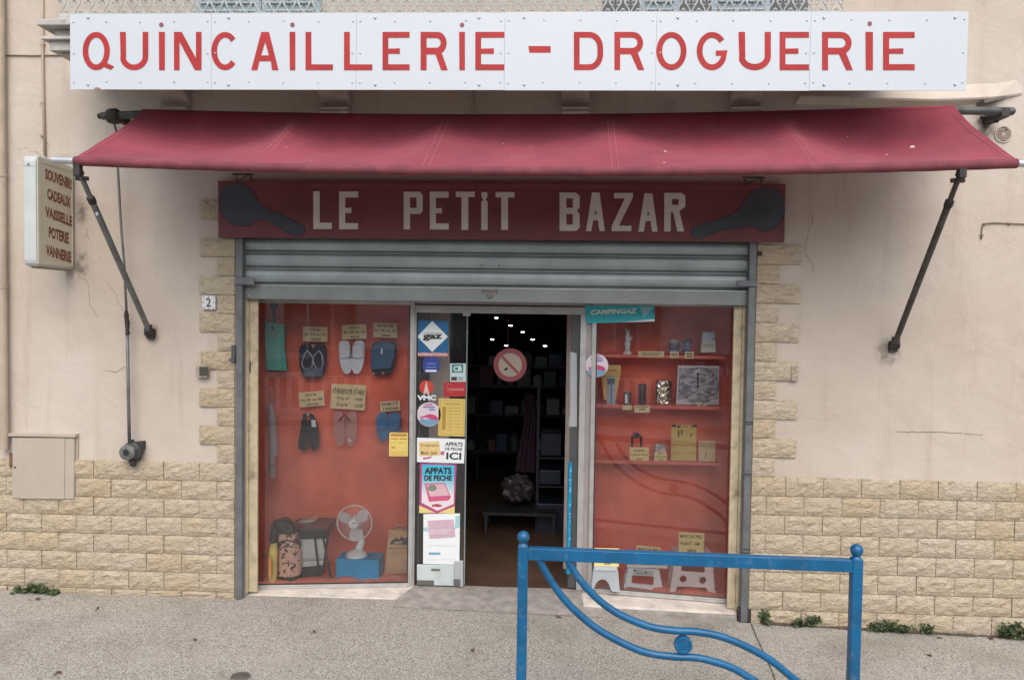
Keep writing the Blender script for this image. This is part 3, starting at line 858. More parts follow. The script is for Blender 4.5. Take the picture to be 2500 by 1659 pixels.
obj('canvas_roll', MB().tube([topc(s / 40) + V((0, -.004, .002)) for s in range(41)], .036, 14), CAN, aw, True, auto=50)
gb = P(279, 284, RB)
obj('gearbox', MB().lathe([(.018, -.055), (.05, -.045), (.058, -.02), (.058, .02), (.045, .04), (.022, .05)], gb, (1, 0, 0), 14).obox(gb + V((0, .1, 0)), (.02, 0, 0), (0, .1, 0), (0, 0, .025)), IRON, aw, True, auto=40)
obj('roller_end', MB().tube([r0 - V((.03, 0, 0)), r0 + V((.05, 0, 0))], [.02, .026], 10), IRON, aw, True, auto=40)
q = P(2450, 277, RB)
m = MB().box(q.x - .03, q.x + .03, q.y - .03, -.001, q.z - .03, q.z + .035)
m.tube([r1 - V((.04, 0, 0)), r1 + V((.012, 0, 0))], .023, 10)
m.tube([P(2435, 296, -.14), P(2418, 291, -.05), P(2395, 287, -.02)], .014, 8)
m.tube([P(2392, 287, -.03), P(2440, 281, -.10)], .012, 8)
obj('wall_bracket', m, IRON, aw, bevel=.004)
m = MB().obox(P(2418, 247, -.06), (.07, 0, .016), (0, .05, 0), (-.002, 0, .010)).tube([P(2440, 240, -.05), P(2455, 236, -.02)], .010, 6)
obj('old_bracket', m, M('old_bracket_paint', (.16, .14, .12), .8, dirt=.5), bld)
# side arms
DARM = M('dark_weathered_steel', (.075, .066, .06), .6, .3, var=.3, vs=14, dirt=.5, dirtc=(.2, .17, .14), ds=16)
for i, (a, b, mat) in enumerate((((190, 412), (366, 811), ARMG), ((2348, 415), (2183, 842), DARM))):
    f0, w0 = P(*a, FB), P(*b, -.03)
    d = (w0 - f0)
    arm = obj('arm', MB().tube([f0 + d * .16, f0 + d * .985], .0212, 12), mat, aw, True, auto=50)
    obj('inner_rod', MB().tube([f0, f0 + d * .2], .0165, 10), mat, arm, True, auto=50)
    obj('collar', MB().lathe([(.027, 0), (.027, .04), (.024, .045)], f0 + d * .15, d, 12), IRON, arm, True, auto=40)
    m = MB().lathe([(.028, -.02), (.028, .02)], f0 + d * .015, d, 8)
    m.obox(f0 + d * .05, (.042, 0, 0), (0, .012, 0), (0, 0, .013)).obox(f0 + V((0, 0, .0)), (.022, 0, 0), (0, .022, 0), (0, 0, .05))
    obj('front_joint', m, IRON, arm, bevel=.004)
    m = MB().lathe([(.03, -.035), (.03, .035)], w0, (1, 0, 0), 12).box(w0.x - .03, w0.x + .03, -.03, -.001, w0.z - .05, w0.z + .03)
    m.obox(w0 + d * -.03, (.028, 0, 0), (0, .012, 0), (0, 0, .03))
    obj('wall_hinge', m, IRON, arm, bevel=.004)
obj('label_dot', MB().obox(P(237, 522, -.86), (.008, 0, .003), (0, .004, 0), (-.003, 0, .011)), ZINC, aw)
# crank rod and hand gear
ck = [gb + V((.005, -.01, -.06)), P(284, 320, -.17), P(287, 400, -.13), P(296, 560, -.10), P(303, 640, -.09), P(309, 765, -.085)]
obj('crank_rod', MB().tube(ck, .0095, 8), ARMG, aw, True)
obj('crank_joint', MB().tube([P(308, 758, -.085), P(309, 772, -.085), P(309, 776, -.085), P(311, 788, -.085), P(311, 806, -.085), P(312, 816, -.085)], [.012, .02, .015, .019, .014, .019], 10), IRON, aw, True, auto=60)
obj('crank_rod', MB().tube([P(311, 812, -.085), P(313, 940, -.082), P(316, 1085, -.08)], .013, 8), ARMG, aw, True)
gc = P(314, 1103, -.10)
m = MB().lathe([(.060, .035), (.074, .02), (.076, -.03), (.060, -.042)], gc + V((.01, .05, 0)), (0, 1, 0), 22)
m.box(gc.x + .04, gc.x + .085, gc.y + .03, -.001, gc.z + .01, gc.z + .075).box(gc.x - .05, gc.x + .05, gc.y + .08, -.001, gc.z - .07, gc.z + .05)
m.lathe([(.02, 0), (.024, .03)], gc + V((.004, .03, .062)), (0, 0, 1), 10)
hg = obj('hand_gear', m, M('gear_grey', (.05, .052, .05), .55, .3, var=.3, vs=18, dirt=.5, dirtc=(.03, .025, .02), ds=15), aw, True, auto=40)
gp_ = gc + V((-.004, -.022, 0))
obj('gear_face', MB().lathe([(.062, .028), (.060, .0), (.030, -.010), (.027, -.010), (.026, .02)], gp_, (0, 1, 0), 22), M('gear_face_grey', (.16, .175, .165), .5, .3, var=.3, vs=18, dirt=.5, ds=22), hg, True, auto=40)
obj('gear_hole', MB().lathe([(.0255, 0), (.0255, .01)], gp_ + V((0, -.0085, 0)), (0, 1, 0), 18), INK, hg)
g2 = gc + V((.02, .03, -.085)); obj('gear_foot', MB().lathe([(.035, .02), (.022, -.03), (.01, -.034)], g2, (0, 0, 1), 12), IRON, hg, True, auto=40)

# ------------------------------------------------------------------ lightbox sign on the left
LX = (PX(88, 500, -3.72).x)
lb = thing('lightbox_sign', (LX, -.25, P(80, 640, -.5).z), 'double-sided cream projecting lightbox sign listing souvenirs, cadeaux, vaisselle, poterie and vannerie', 'sign')
za, zb = P(87, 654, -.50).z + .015, P(87, 376, -.50).z
yf = PX(89, 500, LX).y
yb = PX(180, 500, LX).y
LXF = P(57, 500, yf).x
CAS = M('white_enamel_casing', (.47, .505, .50), .45, var=.05, dirt=.25, dirtc=(.35, .3, .24), ds=4)
CRM = M('yellowed_acrylic', (.52, .50, .38), .35, var=.05, vs=4, dirt=.2, dirtc=(.38, .31, .2), ds=4)
rr = .045
prof = [(yb, za + .02), (yb, zb - .02), (yb - .02, zb)] + [(yf + rr - rr * math.sin(R(q)), zb - rr + rr * math.cos(R(q))) for q in (0, 30, 60, 90)] + [(yf + rr - rr * math.cos(R(q)), za + rr - rr * math.sin(R(q))) for q in (0, 30, 60, 90)] + [(yb - .02, za)]
obj('casing', MB().prism([(LXF + .002, y, z) for y, z in prof], [], (LX - LXF - .006, 0, 0)), CAS, lb, bevel=.006)
obj('face_frame', MB().prism([(LX + .004, yf + .012 + (yb - yf - .024) * a, za + .015 + (zb - za - .03) * b) for a, b in ((0, 0), (1, 0), (1, 1), (0, 1))], [[(LX + .004, yf + .05 + (yb - yf - .075) * a, za + .045 + (zb - za - .09) * b) for a, b in ((0, 0), (1, 0), (1, 1), (0, 1))]], (-.012, 0, 0)), CRM, lb, bevel=.002)
obj('face_panel', MB().box(LX - .006, LX, yf + .03, yb - .012, za + .03, zb - .03), M('cream_acrylic_face', (.52, .475, .37), .35, var=.04, vs=3), lb)
LP = Plane((LX, 0, 0), (1, 0, 0))
BRN = M('brown_letter_print', (.17, .052, .030), .6)
def lfit(txt, u0, vb, vt, u1, vb1):
    m = MB().text(txt, LP, (u0, vb), (u1, vb1), (u0, vt), .0012, .045)
    obj('lettering', m, BRN, lb)
Z = lambda x, y: (x / 4.481, 350 + y / 4.481)
for txt, x0, yb0, yt0, x1, yb1 in (('SOUVENIRS', 494, 392, 268, 796, 518), ('CADEAUX', 516, 608, 485, 772, 712), ('VAISSELLE', 494, 800, 683, 790, 915), ('POTERIE', 532, 1030, 905, 752, 1103), ('VANNERIE', 502, 1225, 1105, 778, 1308)):
    a, b = Z(x0, yb0); c, d = Z(x1, yb1); _, e = Z(x0, yt0)
    lfit(txt, a, b, e, c, d)
obj('casing_screw', MB().lathe([(.007, 0), (.006, .004)], P(69.5, 401, yf) + V((0, -.0005, 0)), (0, -1, 0), 8), INK, lb)
obj('casing_seam', MB().box(LXF + .004, LX - .006, yf - .0012, yf + .002, P(70, 405, yf).z - .002, P(70, 405, yf).z + .001), M('seam_dark', (.2, .2, .2), .6), lb)
obj('base_tray', MB().box(LXF + .02, LX - .01, yf + .05, yb - .02, za - .012, za + .002), M('dirty_tray', (.25, .21, .15), .7), lb, bevel=.004)
for v in (492, 620):
    q = PX(182, v, LX - .03)
    obj('mounting_arm', MB().box(q.x - .012, q.x + .012, yb, -.001, q.z - .03, q.z + .03), IRON, lb)

# ------------------------------------------------------------------ LE PETIT BAZAR board
BZ = -.075
bz = thing('shop_board', P(1225, 588, BZ), 'dark red LE PETIT BAZAR board with grey key shapes above the roller shutter', 'sign')
p = [P(532, 441, BZ), P(1918, 449, BZ), P(1915, 591, BZ), P(533, 579, BZ)]
obj('board', MB().prism(p, [], (0, .03, 0)), MAROON, bz, bevel=.002)
BP = YP(BZ)
obj('batten', MB().box(p[0].x + .1, p[1].x - .1, BZ + .031, -.045 + .04, p[0].z - .12, p[0].z - .05), FRM, bz)
obj('top_strip', MB().flat(BP, [(760, 448), (1917, 453), (1917, 463), (760, 458)], (), .0015, .0002), M('maroon_strip', (.185, .05, .055), .55), bz)
for ch, a, b, v0, v1 in (('L', 765, 810, 467, 559), ('E', 828, 874.5, 467.5, 559.5), ('P', 985.6, 1032, 468, 560), ('E', 1049.5, 1095.5, 468, 560), ('T', 1113, 1159, 468, 561), ('j', 1175, 1190.5, 469, 561.5), ('T', 1210, 1256, 469, 561),
                         ('B', 1366, 1415, 470, 563.5), ('b', 1430.7, 1476.6, 470, 564), ('Z', 1493.5, 1545, 471, 564), ('b', 1558.5, 1605.6, 472, 565.5), ('r', 1621.7, 1673, 471, 565)):
    s = 15.5 if ch not in 'E' else 14.8
    paint_letter(ch, BP, a, v0, b, v1, s, CREAM, bz)
K1 = [(1430, 1195), (1500, 1172), (1560, 1180), (1610, 1215), (1650, 1290), (1675, 1315), (1720, 1335), (1735, 1352), (1770, 1352), (1830, 1385), (1925, 1430), (1948, 1455), (1942, 1482), (1925, 1502), (1890, 1507), (1840, 1490), (1780, 1450), (1745, 1432), (1720, 1415), (1690, 1402), (1650, 1405), (1625, 1412), (1600, 1435), (1560, 1444), (1500, 1438), (1460, 1420), (1420, 1370), (1403, 1310), (1405, 1235)]
K2 = [(225, 1490), (228, 1465), (250, 1445), (290, 1430), (340, 1418), (400, 1400), (445, 1385), (480, 1370), (520, 1345), (545, 1320), (575, 1262), (620, 1215), (660, 1200), (700, 1195), (770, 1205), (812, 1250), (826, 1340), (812, 1395), (780, 1440), (740, 1465), (700, 1475), (660, 1468), (620, 1448), (575, 1442), (540, 1465), (520, 1455), (480, 1460), (400, 1475), (355, 1496), (320, 1510), (280, 1528), (240, 1515)]
for K, ox in ((K1, 0), (K2, 1600)):
    kk = [(ox + x / 2.613, y / 2.613) for x, y in K]
    ko = obj('key_shape', MB().flat(BP, kk, (), .003, .0002), KEYG, bz)
    cx_, cy_ = sum(x for x, _ in kk) / len(kk), sum(y for _, y in kk) / len(kk)
    m = MB().tube([BP.at(*q, .0032) for q in kk + kk[:1]], .0016, 4)
    obj('key_outline', m, KEYL, ko)
for a, b in ((568, 612), (1818, 1866)):
    x0, x1 = P(a, 430, -.12).x, P(b, 430, -.12).x
    z0, z1 = P(600, 443, BZ).z, P(600, 420, -.2).z
    m = MB()
    for x in (x0 + .015, x1 - .012):
        m.tube([(x, BZ + .01, z0 - .01), (x, -.10, z1)], .006, 6)
    m.tube([(x0 - .01, -.10, z1), (x1 + .01, -.10, z1)], .0075, 6)
    m.tube([(x0 + .015, -.08, z0), (x1 - .012, -.10, z1)], .004, 5)
    obj('hanging_bracket', m, IRON, bz)

# ------------------------------------------------------------------ roller shutter
sh = thing('roller_shutter', P(1220, 735, .06), 'grey metal roller shutter pulled up above the shop front', 'shutter')
s0, s1 = P(592, 700, .05).x, P(1828, 700, .05).x
SYP = .05
slz = [P(605, v, SYP).z for v in (543, 577, 615, 653.5, 693)]
for i in range(4):
    zt, zb_ = slz[i], slz[i + 1]
    h = zt - zb_
    pr = []
    for q, d in ((0, .020), (.015, -.010), (.06, -.012), (.065, .018), (.10, .020), (.105, -.004), (.22, -.014), (.45, -.020), (.65, -.019), (.82, -.010), (.90, .004), (.915, .022), (.998, .024)):
        pr.append((SYP + d, zt - h * q))
    pr += [(SYP + .034, zb_ + .0005), (SYP + .034, zt)]
    obj('slat', MB().prism([(s0 + .003, y, z) for y, z in pr], [], (s1 - s0 - .006, 0, 0)), SHUT, sh)
zbb = P(605, 729, SYP).z
bb = obj('bottom_bar', MB().box(s0 + .004, s1 - .004, SYP - .022, SYP + .012, zbb, slz[4] - .004), M('bottom_bar_zinc', (.215, .23, .22), .42, .35, var=.1, vs=4, dirt=.4, dirtc=(.2, .19, .16), ds=8), sh, bevel=.003)
obj('bottom_bar_lip', MB().box(s0 + .004, s1 - .004, SYP - .026, SYP - .0222, slz[4] - .012, slz[4] - .006), ZINC, bb)
BL = YP(SYP - .022)
for u, v in ((606, 706), (607, 721), (1803, 728), (1803, 714), (1527, 718), (1527, 731), (1132, 727)):
    obj('rivet', MB().lathe([(.007, 0), (.004, .004)], BL.at(u, v), (0, -1, 0), 8), ZINC, bb)
lk = BL.at(1196, 718)
m = MB().box(lk.x - .055, lk.x + .055, lk.y - .004, lk.y - .0005, lk.z + .018, lk.z + .036)
m.lathe([(.026, 0), (.024, .012), (.010, .014)], lk + V((0, 0, -.008)), (0, -1, 0), 16)
m.box(lk.x - .058, lk.x - .046, lk.y - .012, lk.y - .0005, lk.z + .006, lk.z + .04).box(lk.x + .046, lk.x + .058, lk.y - .012, lk.y - .0005, lk.z + .006, lk.z + .04)
obj('lock', m, M('lock_metal', (.18, .16, .14), .5, .5, dirt=.4), bb, bevel=.002)
for u, v in ((1176, 647), (1219, 648)):
    obj('screw_hole', MB().lathe([(.006, 0), (.005, .002)], P(u, v, SYP - .026), (0, -1, 0), 8), INK, sh)
for k, (a, b, vb, vt) in enumerate(((577, 592, 1462, 470), (1829, 1844, 1520, 470))):
    lo, hi = P(a, vt, -.032), P(b, vt, -.032)
    x0, x1 = (P(576, 700, -.032).x, P(591.5, 700, -.032).x) if k == 0 else (P(1828.5, 700, -.032).x, P(1845, 700, -.032).x)
    zb_ = gz(x0) + .004; zt_ = P(1200, vt, -.032).z
    m = MB().box(x0, x1, -.032, .035, zb_, zt_)
    g = obj('guide_rail', m, RAIL, sh, bevel=.003)
    gb_ = P(600, 685, -.03)
    if k == 0: m = MB().box(x0 - .004, x1 + .10, -.052, -.033, P(600, 695, -.03).z, P(600, 677, -.03).z)
    else: m = MB().box(x0 - .095, x1 + .004, -.052, -.033, P(1820, 699, -.03).z, P(1820, 684, -.03).z)
    obj('stop_block', m, RAIL, g, bevel=.004)
    if k == 1:
        for v in (1029, 1034, 1157, 1340, 1348):
            z = P(1820, v, -.03).z; obj('rail_clip', MB().box(x0 - .003, x1 + .003, -.036, -.0325, z - .003, z + .003), IRON, g)
        obj('rail_foot', MB().box(x0 - .02, x1 + .03, -.03, .03, zb_ - .01, zb_ + .10), IRON, g, bevel=.01)
# dark gap beside each rail
# ------------------------------------------------------------------ small wall fittings
WP = YP(0)
t = thing('house_number', WP.at(510, 754), 'small white enamel house number plate reading 2', 'house number')
NP_ = YP(-.030)
obj('plate', MB().flat(NP_, [(494, 721), (526, 722), (526, 755), (494, 754.5)], (), .006, -.026), M('white_enamel', (.68, .69, .68), .3, var=.02), t, bevel=.002)
obj('lettering', MB().textr('2', NP_, 504, 727.5, 516, 748.5, .0075, .015), plain('navy_print', (.03, .035, .06)), t)
m = MB()
for u, v in ((498, 725), (510, 725), (522, 726), (498, 751), (510, 752), (522, 752), (497, 738), (523, 738)):
    m.rectp(NP_, u - 1.6, v - 1, u + 1.6, v + 1, .0072, .0061)
obj('border_print', m, plain('navy_print2', (.05, .06, .10)), t)
# meter box
t = thing('meter_box', WP.at(112, 1216), 'beige painted meter cupboard set in the wall at lower left', 'meter box')
MBX = M('painted_cupboard', (.42, .365, .30), .6, var=.06, vs=2, dirt=.2, dirtc=(.3, .24, .18), ds=3)
Q = lambda x, y: (x / 3.136, 1000 + y / 3.136)
obj('frame', MB().flat(WP, [Q(98, 195), Q(606, 200), Q(598, 682), Q(104, 675)], (), .014, -.02), MBX, t)
obj('door', MB().flat(WP, [Q(112, 205), Q(590, 208), Q(586, 676), Q(116, 668)], (), .036, .016), MBX, t, bevel=.006)
obj('raised_panel', MB().flat(WP, [Q(160, 208), Q(520, 211), Q(516, 674), Q(162, 669)], (), .042, .0365), MBX, t, bevel=.003)
obj('cap', MB().flat(WP, [Q(92, 172), Q(606, 180), Q(606, 204), Q(95, 195)], (), .05, -.02), MBX, t, bevel=.003)
obj('latch', MB().flat(WP, [Q(97, 322), Q(118, 322), Q(118, 432), Q(99, 430)], (), .042, .02), M('rusty_latch', (.16, .085, .055), .8, var=.3, vs=30), t)
obj('keyhole', MB().flat(WP, arc(139 / 3.136, 1000 + 433 / 3.136, 2.4, 2.4, 0, 330, 10), (), .0375, .030), INK, t)
# key switch
t = thing('key_switch', P(497, 918, -.02), 'small dark square key switch with conduit stub between quoin stones', 'switch box')
obj('box', MB().flat(YP(-.001), [(485, 893), (512, 893), (512, 920), (485, 920)], (), .05, 0), M('aged_switch_box', (.33, .29, .23), .6, dirt=.5), t, bevel=.003)
obj('cover', MB().flat(YP(-.051), [(487, 895), (508, 895), (508, 917), (487, 917)], (), .004, .0005), M('dark_cover', (.055, .05, .04), .5, dirt=.3), t)
obj('conduit_stub', MB().tube([P(489, 862, -.02), P(489, 893, -.02)], .013, 8), M('cream_plastic', (.50, .43, .30), .6), t, True, auto=50)
t = thing('rail_latch', P(568, 880, -.04), 'small dark hasp on the quoin beside the left shutter rail', 'latch')
obj('hasp', MB().flat(YP(-.03), [(567, 842), (576, 842), (576, 882), (567, 882)], (), .02, 0).flat(YP(-.03), [(563, 873), (574, 873), (574, 882), (563, 882)], (), .03, 0.02), M('hasp_metal', (.10, .10, .10), .6, .4), t, bevel=.002)
t = thing('wall_hook', P(1935, 930, -.02), 'small grey metal bracket at the edge of the right quoin', 'bracket')
m = MB().flat(YP(-.001), [(1929, 893), (1932, 893), (1932, 928), (1929, 928)], (), .035, 0).flat(YP(-.001), [(1929, 893), (1942, 894), (1942, 900), (1929, 899)], (), .034, .001).flat(YP(-.001), [(1929, 922), (1942, 923), (1942, 929), (1929, 928)], (), .034, .001)
obj('bracket', m, M('bracket_grey', (.33, .29, .25), .6, dirt=.6), t)
t = thing('small_box', P(1855, 624, -.03), 'tiny dark square socket on the top right quoin beside the shutter rail', 'socket')
obj('socket', MB().flat(YP(-.022), [(1850, 614), (1859, 614), (1859, 624), (1850, 624)], [[(1852.5, 617), (1856.5, 617), (1856.5, 621.5), (1852.5, 621.5)]], .014, 0), INK, t)
# round vent
c = P(2449, 328, -.001)
t = thing('wall_vent', c, 'round beige ventilation grille high on the right wall', 'vent')
VM = M('vent_plastic', (.46, .39, .32), .6, var=.05)
rv_ = 20.5 * 6 / FPX
obj('rim', MB().prism([c + V((rv_ * math.cos(k * .2618), -.008, rv_ * math.sin(k * .2618))) for k in range(24)], [[c + V((rv_ * .82 * math.cos(k * .2618), -.008, rv_ * .82 * math.sin(k * .2618))) for k in range(24)]], (0, .008, 0)), VM, t, bevel=.002)
obj('backing', MB().prism([c + V((rv_ * .83 * math.cos(k * .2618), -.001, rv_ * .83 * math.sin(k * .2618))) for k in range(24)], [], (0, .001, 0)), plain('vent_dark', (.10, .08, .07)), t)
for k in range(9):
    z = -.78 + k * .195; hw = rv_ * .82 * math.sqrt(max(.02, 1 - z * z)) if abs(z) < 1 else .01
    obj('slat', MB().obox(c + V((0, -.005, z * rv_ * .82)), (hw, 0, 0), (0, .003, .001), (0, -.0012, .0030)), VM, t)
obj('hub', MB().lathe([(.012, 0), (.012, .008)], c, (0, -1, 0), 12), VM, t)
obj('hole', MB().lathe([(.009, 0), (.008, .002)], c + V((.018, -.0075, .034)), (0, -1, 0), 8), INK, t)
# ------------------------------------------------------------------ shop front: splayed windows and recessed door
DY = .40
LA, LB_ = P(626, 1428, .22), P(1000, 1421, .38)       # glass line, left window
RA, RB_ = P(1449, 1433, .38), P(1780, 1462, .22)
def vplane(a, b):
    d = (V(b) - V(a)); d.z = 0
    n = V((d.y, -d.x, 0)).normalized()
    return Plane(a, n)
LG, RG = vplane(LA, LB_), vplane(RA, RB_)
DG = YP(DY)
ZTOP = P(1250, 700, .3).z
ZSILL = (LA.z + LB_.z + RA.z + RB_.z) / 4
def framebar(m, pl, u0, v0, u1, v1, t0=-.03, t1=.012):
    m.flat(pl, [(u0, v0), (u1, v0), (u1, v1), (u0, v1)], (), t1, t0)
def vbar(pl, ua, ub, va, zlo, zhi, t0, t1, va2=None):
    """upright bar on plane pl between photo columns ua, ub (taken at row va), from zlo to zhi"""
    a, b = pl.at(ua, va), pl.at(ub, va)
    n = pl.n
    q = [a + n * t1, b + n * t1, b + n * t0, a + n * t0]
    return MB().hexa([V((p.x, p.y, zlo)) for p in q] + [V((p.x, p.y, zhi)) for p in q])
def hbar(pl, ua, ub, va, z0, z1, t0, t1):
    return vbar(pl, ua, ub, va, z0, z1, t0, t1)
wl = thing('shop_window', V((LA.x / 2 + LB_.x / 2, .3, ZSILL)), 'display window with sandals, fins and desk fan, nearest the house number', 'shop window')
obj('frame_post', vbar(LG, 999, 1009, 1100, ZSILL - .04, ZTOP, -.03, .012), ALU, wl, bevel=.002)
obj('frame_post', vbar(LG, 620, 626.5, 1100, ZSILL - .04, ZTOP, -.03, .012), ALU, wl, bevel=.002)
obj('bottom_rail', hbar(LG, 620, 999, 1100, ZSILL - .029, ZSILL, -.03, .012), ALU, wl, bevel=.002)
obj('bottom_lip', hbar(LG, 618, 1000, 1100, ZSILL - .029, ZSILL - .014, .0125, .028), ALU, wl, bevel=.002)
obj('top_rail', hbar(LG, 620, 999, 1100, P(800, 741, .3).z, ZTOP, -.03, .012), ALU, wl, bevel=.002)
def pane(pl, ua, ub, va, z0, z1, off=0.0):
    a, b = pl.at(ua, va, off), pl.at(ub, va, off)
    return MB().add([(a.x, a.y, z0), (b.x, b.y, z0), (b.x, b.y, z1), (a.x, a.y, z1)], [(0, 1, 2, 3)])
obj('pane', pane(LG, 624, 1001, 1100, ZSILL - .005, ZTOP), GLASS, wl)
GASK = plain('black_gasket', (.03, .025, .025), .5)
obj('gasket', vbar(LG, 996.2, 998.8, 1100, ZSILL, ZTOP, -.004, .008), GASK, wl)
obj('gasket', vbar(LG, 626.8, 628.6, 1100, ZSILL, ZTOP, -.004, .008), GASK, wl)
obj('gasket', hbar(LG, 628.6, 996, 1100, ZSILL + .0005, ZSILL + .006, -.004, .008), GASK, wl)
wr = thing('shop_window', V((RA.x / 2 + RB_.x / 2, .3, ZSILL)), 'display window with shelves and step stools behind the blue barrier', 'shop window')
obj('frame_post', vbar(RG, 1441, 1451, 1100, ZSILL - .04, ZTOP, -.03, .012), ALU, wr, bevel=.002)
obj('frame_post', vbar(RG, 1786, 1793, 1100, ZSILL - .04, ZTOP, -.03, .012), ALU, wr, bevel=.002)
obj('bottom_rail', hbar(RG, 1451, 1786, 1100, ZSILL - .029, ZSILL, -.03, .012), ALU, wr, bevel=.002)
obj('bottom_lip', hbar(RG, 1449, 1788, 1100, ZSILL - .029, ZSILL - .014, .0125, .028), ALU, wr, bevel=.002)
obj('top_rail', hbar(RG, 1451, 1786, 1100, P(1700, 748, .3).z, ZTOP, -.03, .012), ALU, wr, bevel=.002)
obj('pane', pane(RG, 1449, 1788, 1100, ZSILL - .005, ZTOP), GLASS, wr)
obj('gasket', vbar(RG, 1451.5, 1453.5, 1100, ZSILL, ZTOP, -.004, .008), GASK, wr)
# door frame, header, fixed leaf
dr_ = thing('shop_door', V((P(1200, 1430, DY).x, DY, P(1200, 1432, DY).z)), 'open aluminium shop doorway with a narrow glass leaf covered in stickers', 'door')
ZTH = P(1200, 1433, DY).z
zh0, zh1 = P(1200, 765, DY).z, P(1200, 747, DY).z
obj('frame_post', vbar(DG, 1009, 1014.5, 1100, ZTH, zh0, -.05, .012), ALU, dr_, bevel=.002)
obj('frame_post', vbar(DG, 1412, 1426.5, 1100, ZTH, zh0, -.05, .012), ALU, dr_, bevel=.002)
obj('jamb_panel', vbar(DG, 1426.8, 1441, 1100, ZTH, zh1, -.05, -.004), ALUM, dr_)
obj('header', hbar(DG, 1009, 1426.5, 1100, zh0 + .0005, zh1, -.05, .012), ALU, dr_, bevel=.003)
obj('header_strip', hbar(DG, 1009, 1441, 1100, zh1 + .001, zh1 + .012, -.05, .004), GASK, dr_)
obj('header_beam', hbar(DG, 1005, 1446, 1100, zh1 + .013, ZTOP + .1, -.05, .010), ALUM, dr_, bevel=.003)
obj('header_clip', MB().flat(DG, [(1131, 762), (1149, 762), (1149, 771), (1131, 771)], (), .022, .0125), ALU, dr_)
lf = obj('glass_leaf', pane(DG, 1014.5, 1138, 1100, P(1050, 1373, DY).z, zh0 - .001), GLASSD, dr_)
obj('leaf_edge', vbar(DG, 1136, 1138.5, 1100, ZTH + .015, zh0 - .002, -.006, .006), plain('glass_edge_green', (.22, .27, .26), .2), dr_)
obj('leaf_gasket', vbar(DG, 1014.7, 1018, 1100, ZTH + .01, zh0 - .002, -.01, .006), GASK, dr_)
KICK = M('pale_kick_plate', (.50, .56, .55), .5, var=.06, vs=5, dirt=.3, dirtc=(.3, .3, .28), ds=6)
obj('kick_plate', MB().flat(DG, [(1018, 1376), (1109, 1378), (1109, 1428), (1018, 1426)], (), .008, -.006), KICK, dr_, bevel=.002)
obj('kick_post', MB().flat(DG, [(1109.5, 1368), (1131, 1367), (1131, 1430), (1109.5, 1428)], (), .014, -.008), plain('kick_post_grey', (.38, .40, .40), .5), dr_, bevel=.002)
DKP = plain('dark_plug', (.12, .12, .11), .5)
obj('plug', MB().flat(DG, [(1018, 1414), (1060, 1415), (1060, 1427), (1018, 1426)], (), .012, .0085), DKP, dr_)
obj('plug', MB().flat(DG, [(1053, 1386), (1075, 1387), (1075, 1392), (1053, 1391)], (), .012, .0085), DKP, dr_)
obj('plug', MB().flat(DG, [(1108, 1411), (1124, 1412), (1124, 1429), (1108, 1428)], (), .018, .0145), DKP, dr_)
# open right leaf, folded back inside (seen nearly edge on)
ol = vbar(DG, 1391, 1411.5, 1100, ZTH + .01, zh0 - .002, -.06, -.012)
obj('open_leaf', ol, plain('dark_leaf', (.075, .08, .08), .3), dr_, bevel=.003)
# timber jambs, plinths, threshold
j0, j1 = P(600, 1100, .08), P(627.5, 1100, .08)
tj = thing('timber_jamb', V((j0.x, .1, gz(j0.x))), 'peeling yellowish timber post beside the sandal display window', 'door post')
obj('post', MB().box(j0.x, j0.x + .022, .075, .115, gz(j0.x) + .015, ZTOP).box(j0.x + .023, j1.x, .088, .115, gz(j0.x) + .02, ZTOP), TIMBER, tj, bevel=.004)
obj('keyhole_slot', MB().flat(YP(.088), [(609.5, 882), (612.5, 882), (612.5, 910), (609.5, 910)], (), .001, .0002), INK, tj)
j2, j3 = P(1785, 1100, .08), P(1812, 1100, .08)
tj = thing('timber_jamb', V((j2.x, .1, gz(j2.x))), 'peeling yellowish timber post beside the step stool display window', 'door post')
obj('post', MB().box(j2.x, j3.x - .023, .088, .115, gz(j3.x) + .06, ZTOP).box(j3.x - .022, j3.x, .075, .115, gz(j3.x) + .05, ZTOP), TIMBER, tj, bevel=.004)
def plinth(pts_top, zt, zdown, mat, name, lip=.018):
    m = MB(); n = len(pts_top)
    m.prism([(x, y, zt) for x, y in pts_top], [], (0, 0, zdown - zt))
    return obj(name, m, mat, bld, bevel=.012, bseg=3)
zpl = ZSILL - .030
f0 = PZ(604, 1452, zpl); f1 = PZ(966, 1459, zpl); b1 = PZ(1012, 1433, zpl)
plinth([(XL + .01, f0.y), (f1.x, f1.y), (b1.x, DY + .0), (b1.x, .6), (XL + .01, .6)], zpl, -.4, CONCW, 'window_plinth')
obj('plinth_base', MB().prism([(XL + .004, f0.y - .012, zpl - .014), (f1.x + .03, f1.y - .015, zpl - .014), (f1.x + .09, DY - .1, zpl - .014), (XL + .004, .4, zpl - .014)], [], (0, 0, -.3)), CONC, bld, bevel=.012, bseg=3)
g0 = PZ(1424, 1474, zpl); g1 = PZ(1797, 1481, zpl)
print('PLINTH', f0, f1, b1, g0, g1, gz(-1.5), gz(1.4))
plinth([(P(1418, 1440, DY).x, DY), (g0.x, g0.y), (XR - .02, .02), (XR - .02, .6), (P(1418, 1440, DY).x, .6)], zpl - .004, -.4, CONCW, 'window_plinth')
obj('plinth_base', MB().prism([(g0.x - .06, DY - .1, zpl - .02), (g0.x - .03, g0.y - .02, zpl - .02), (XR - .03, -.012, zpl - .02), (XR - .03, .4, zpl - .02)], [], (0, 0, -.3)), CONC, bld, bevel=.014, bseg=3)
a0, a1 = f1.x + .04, g0.x - .05
m = MB()
yy = [DY + .1, DY - .02, .22, .05, -.06]
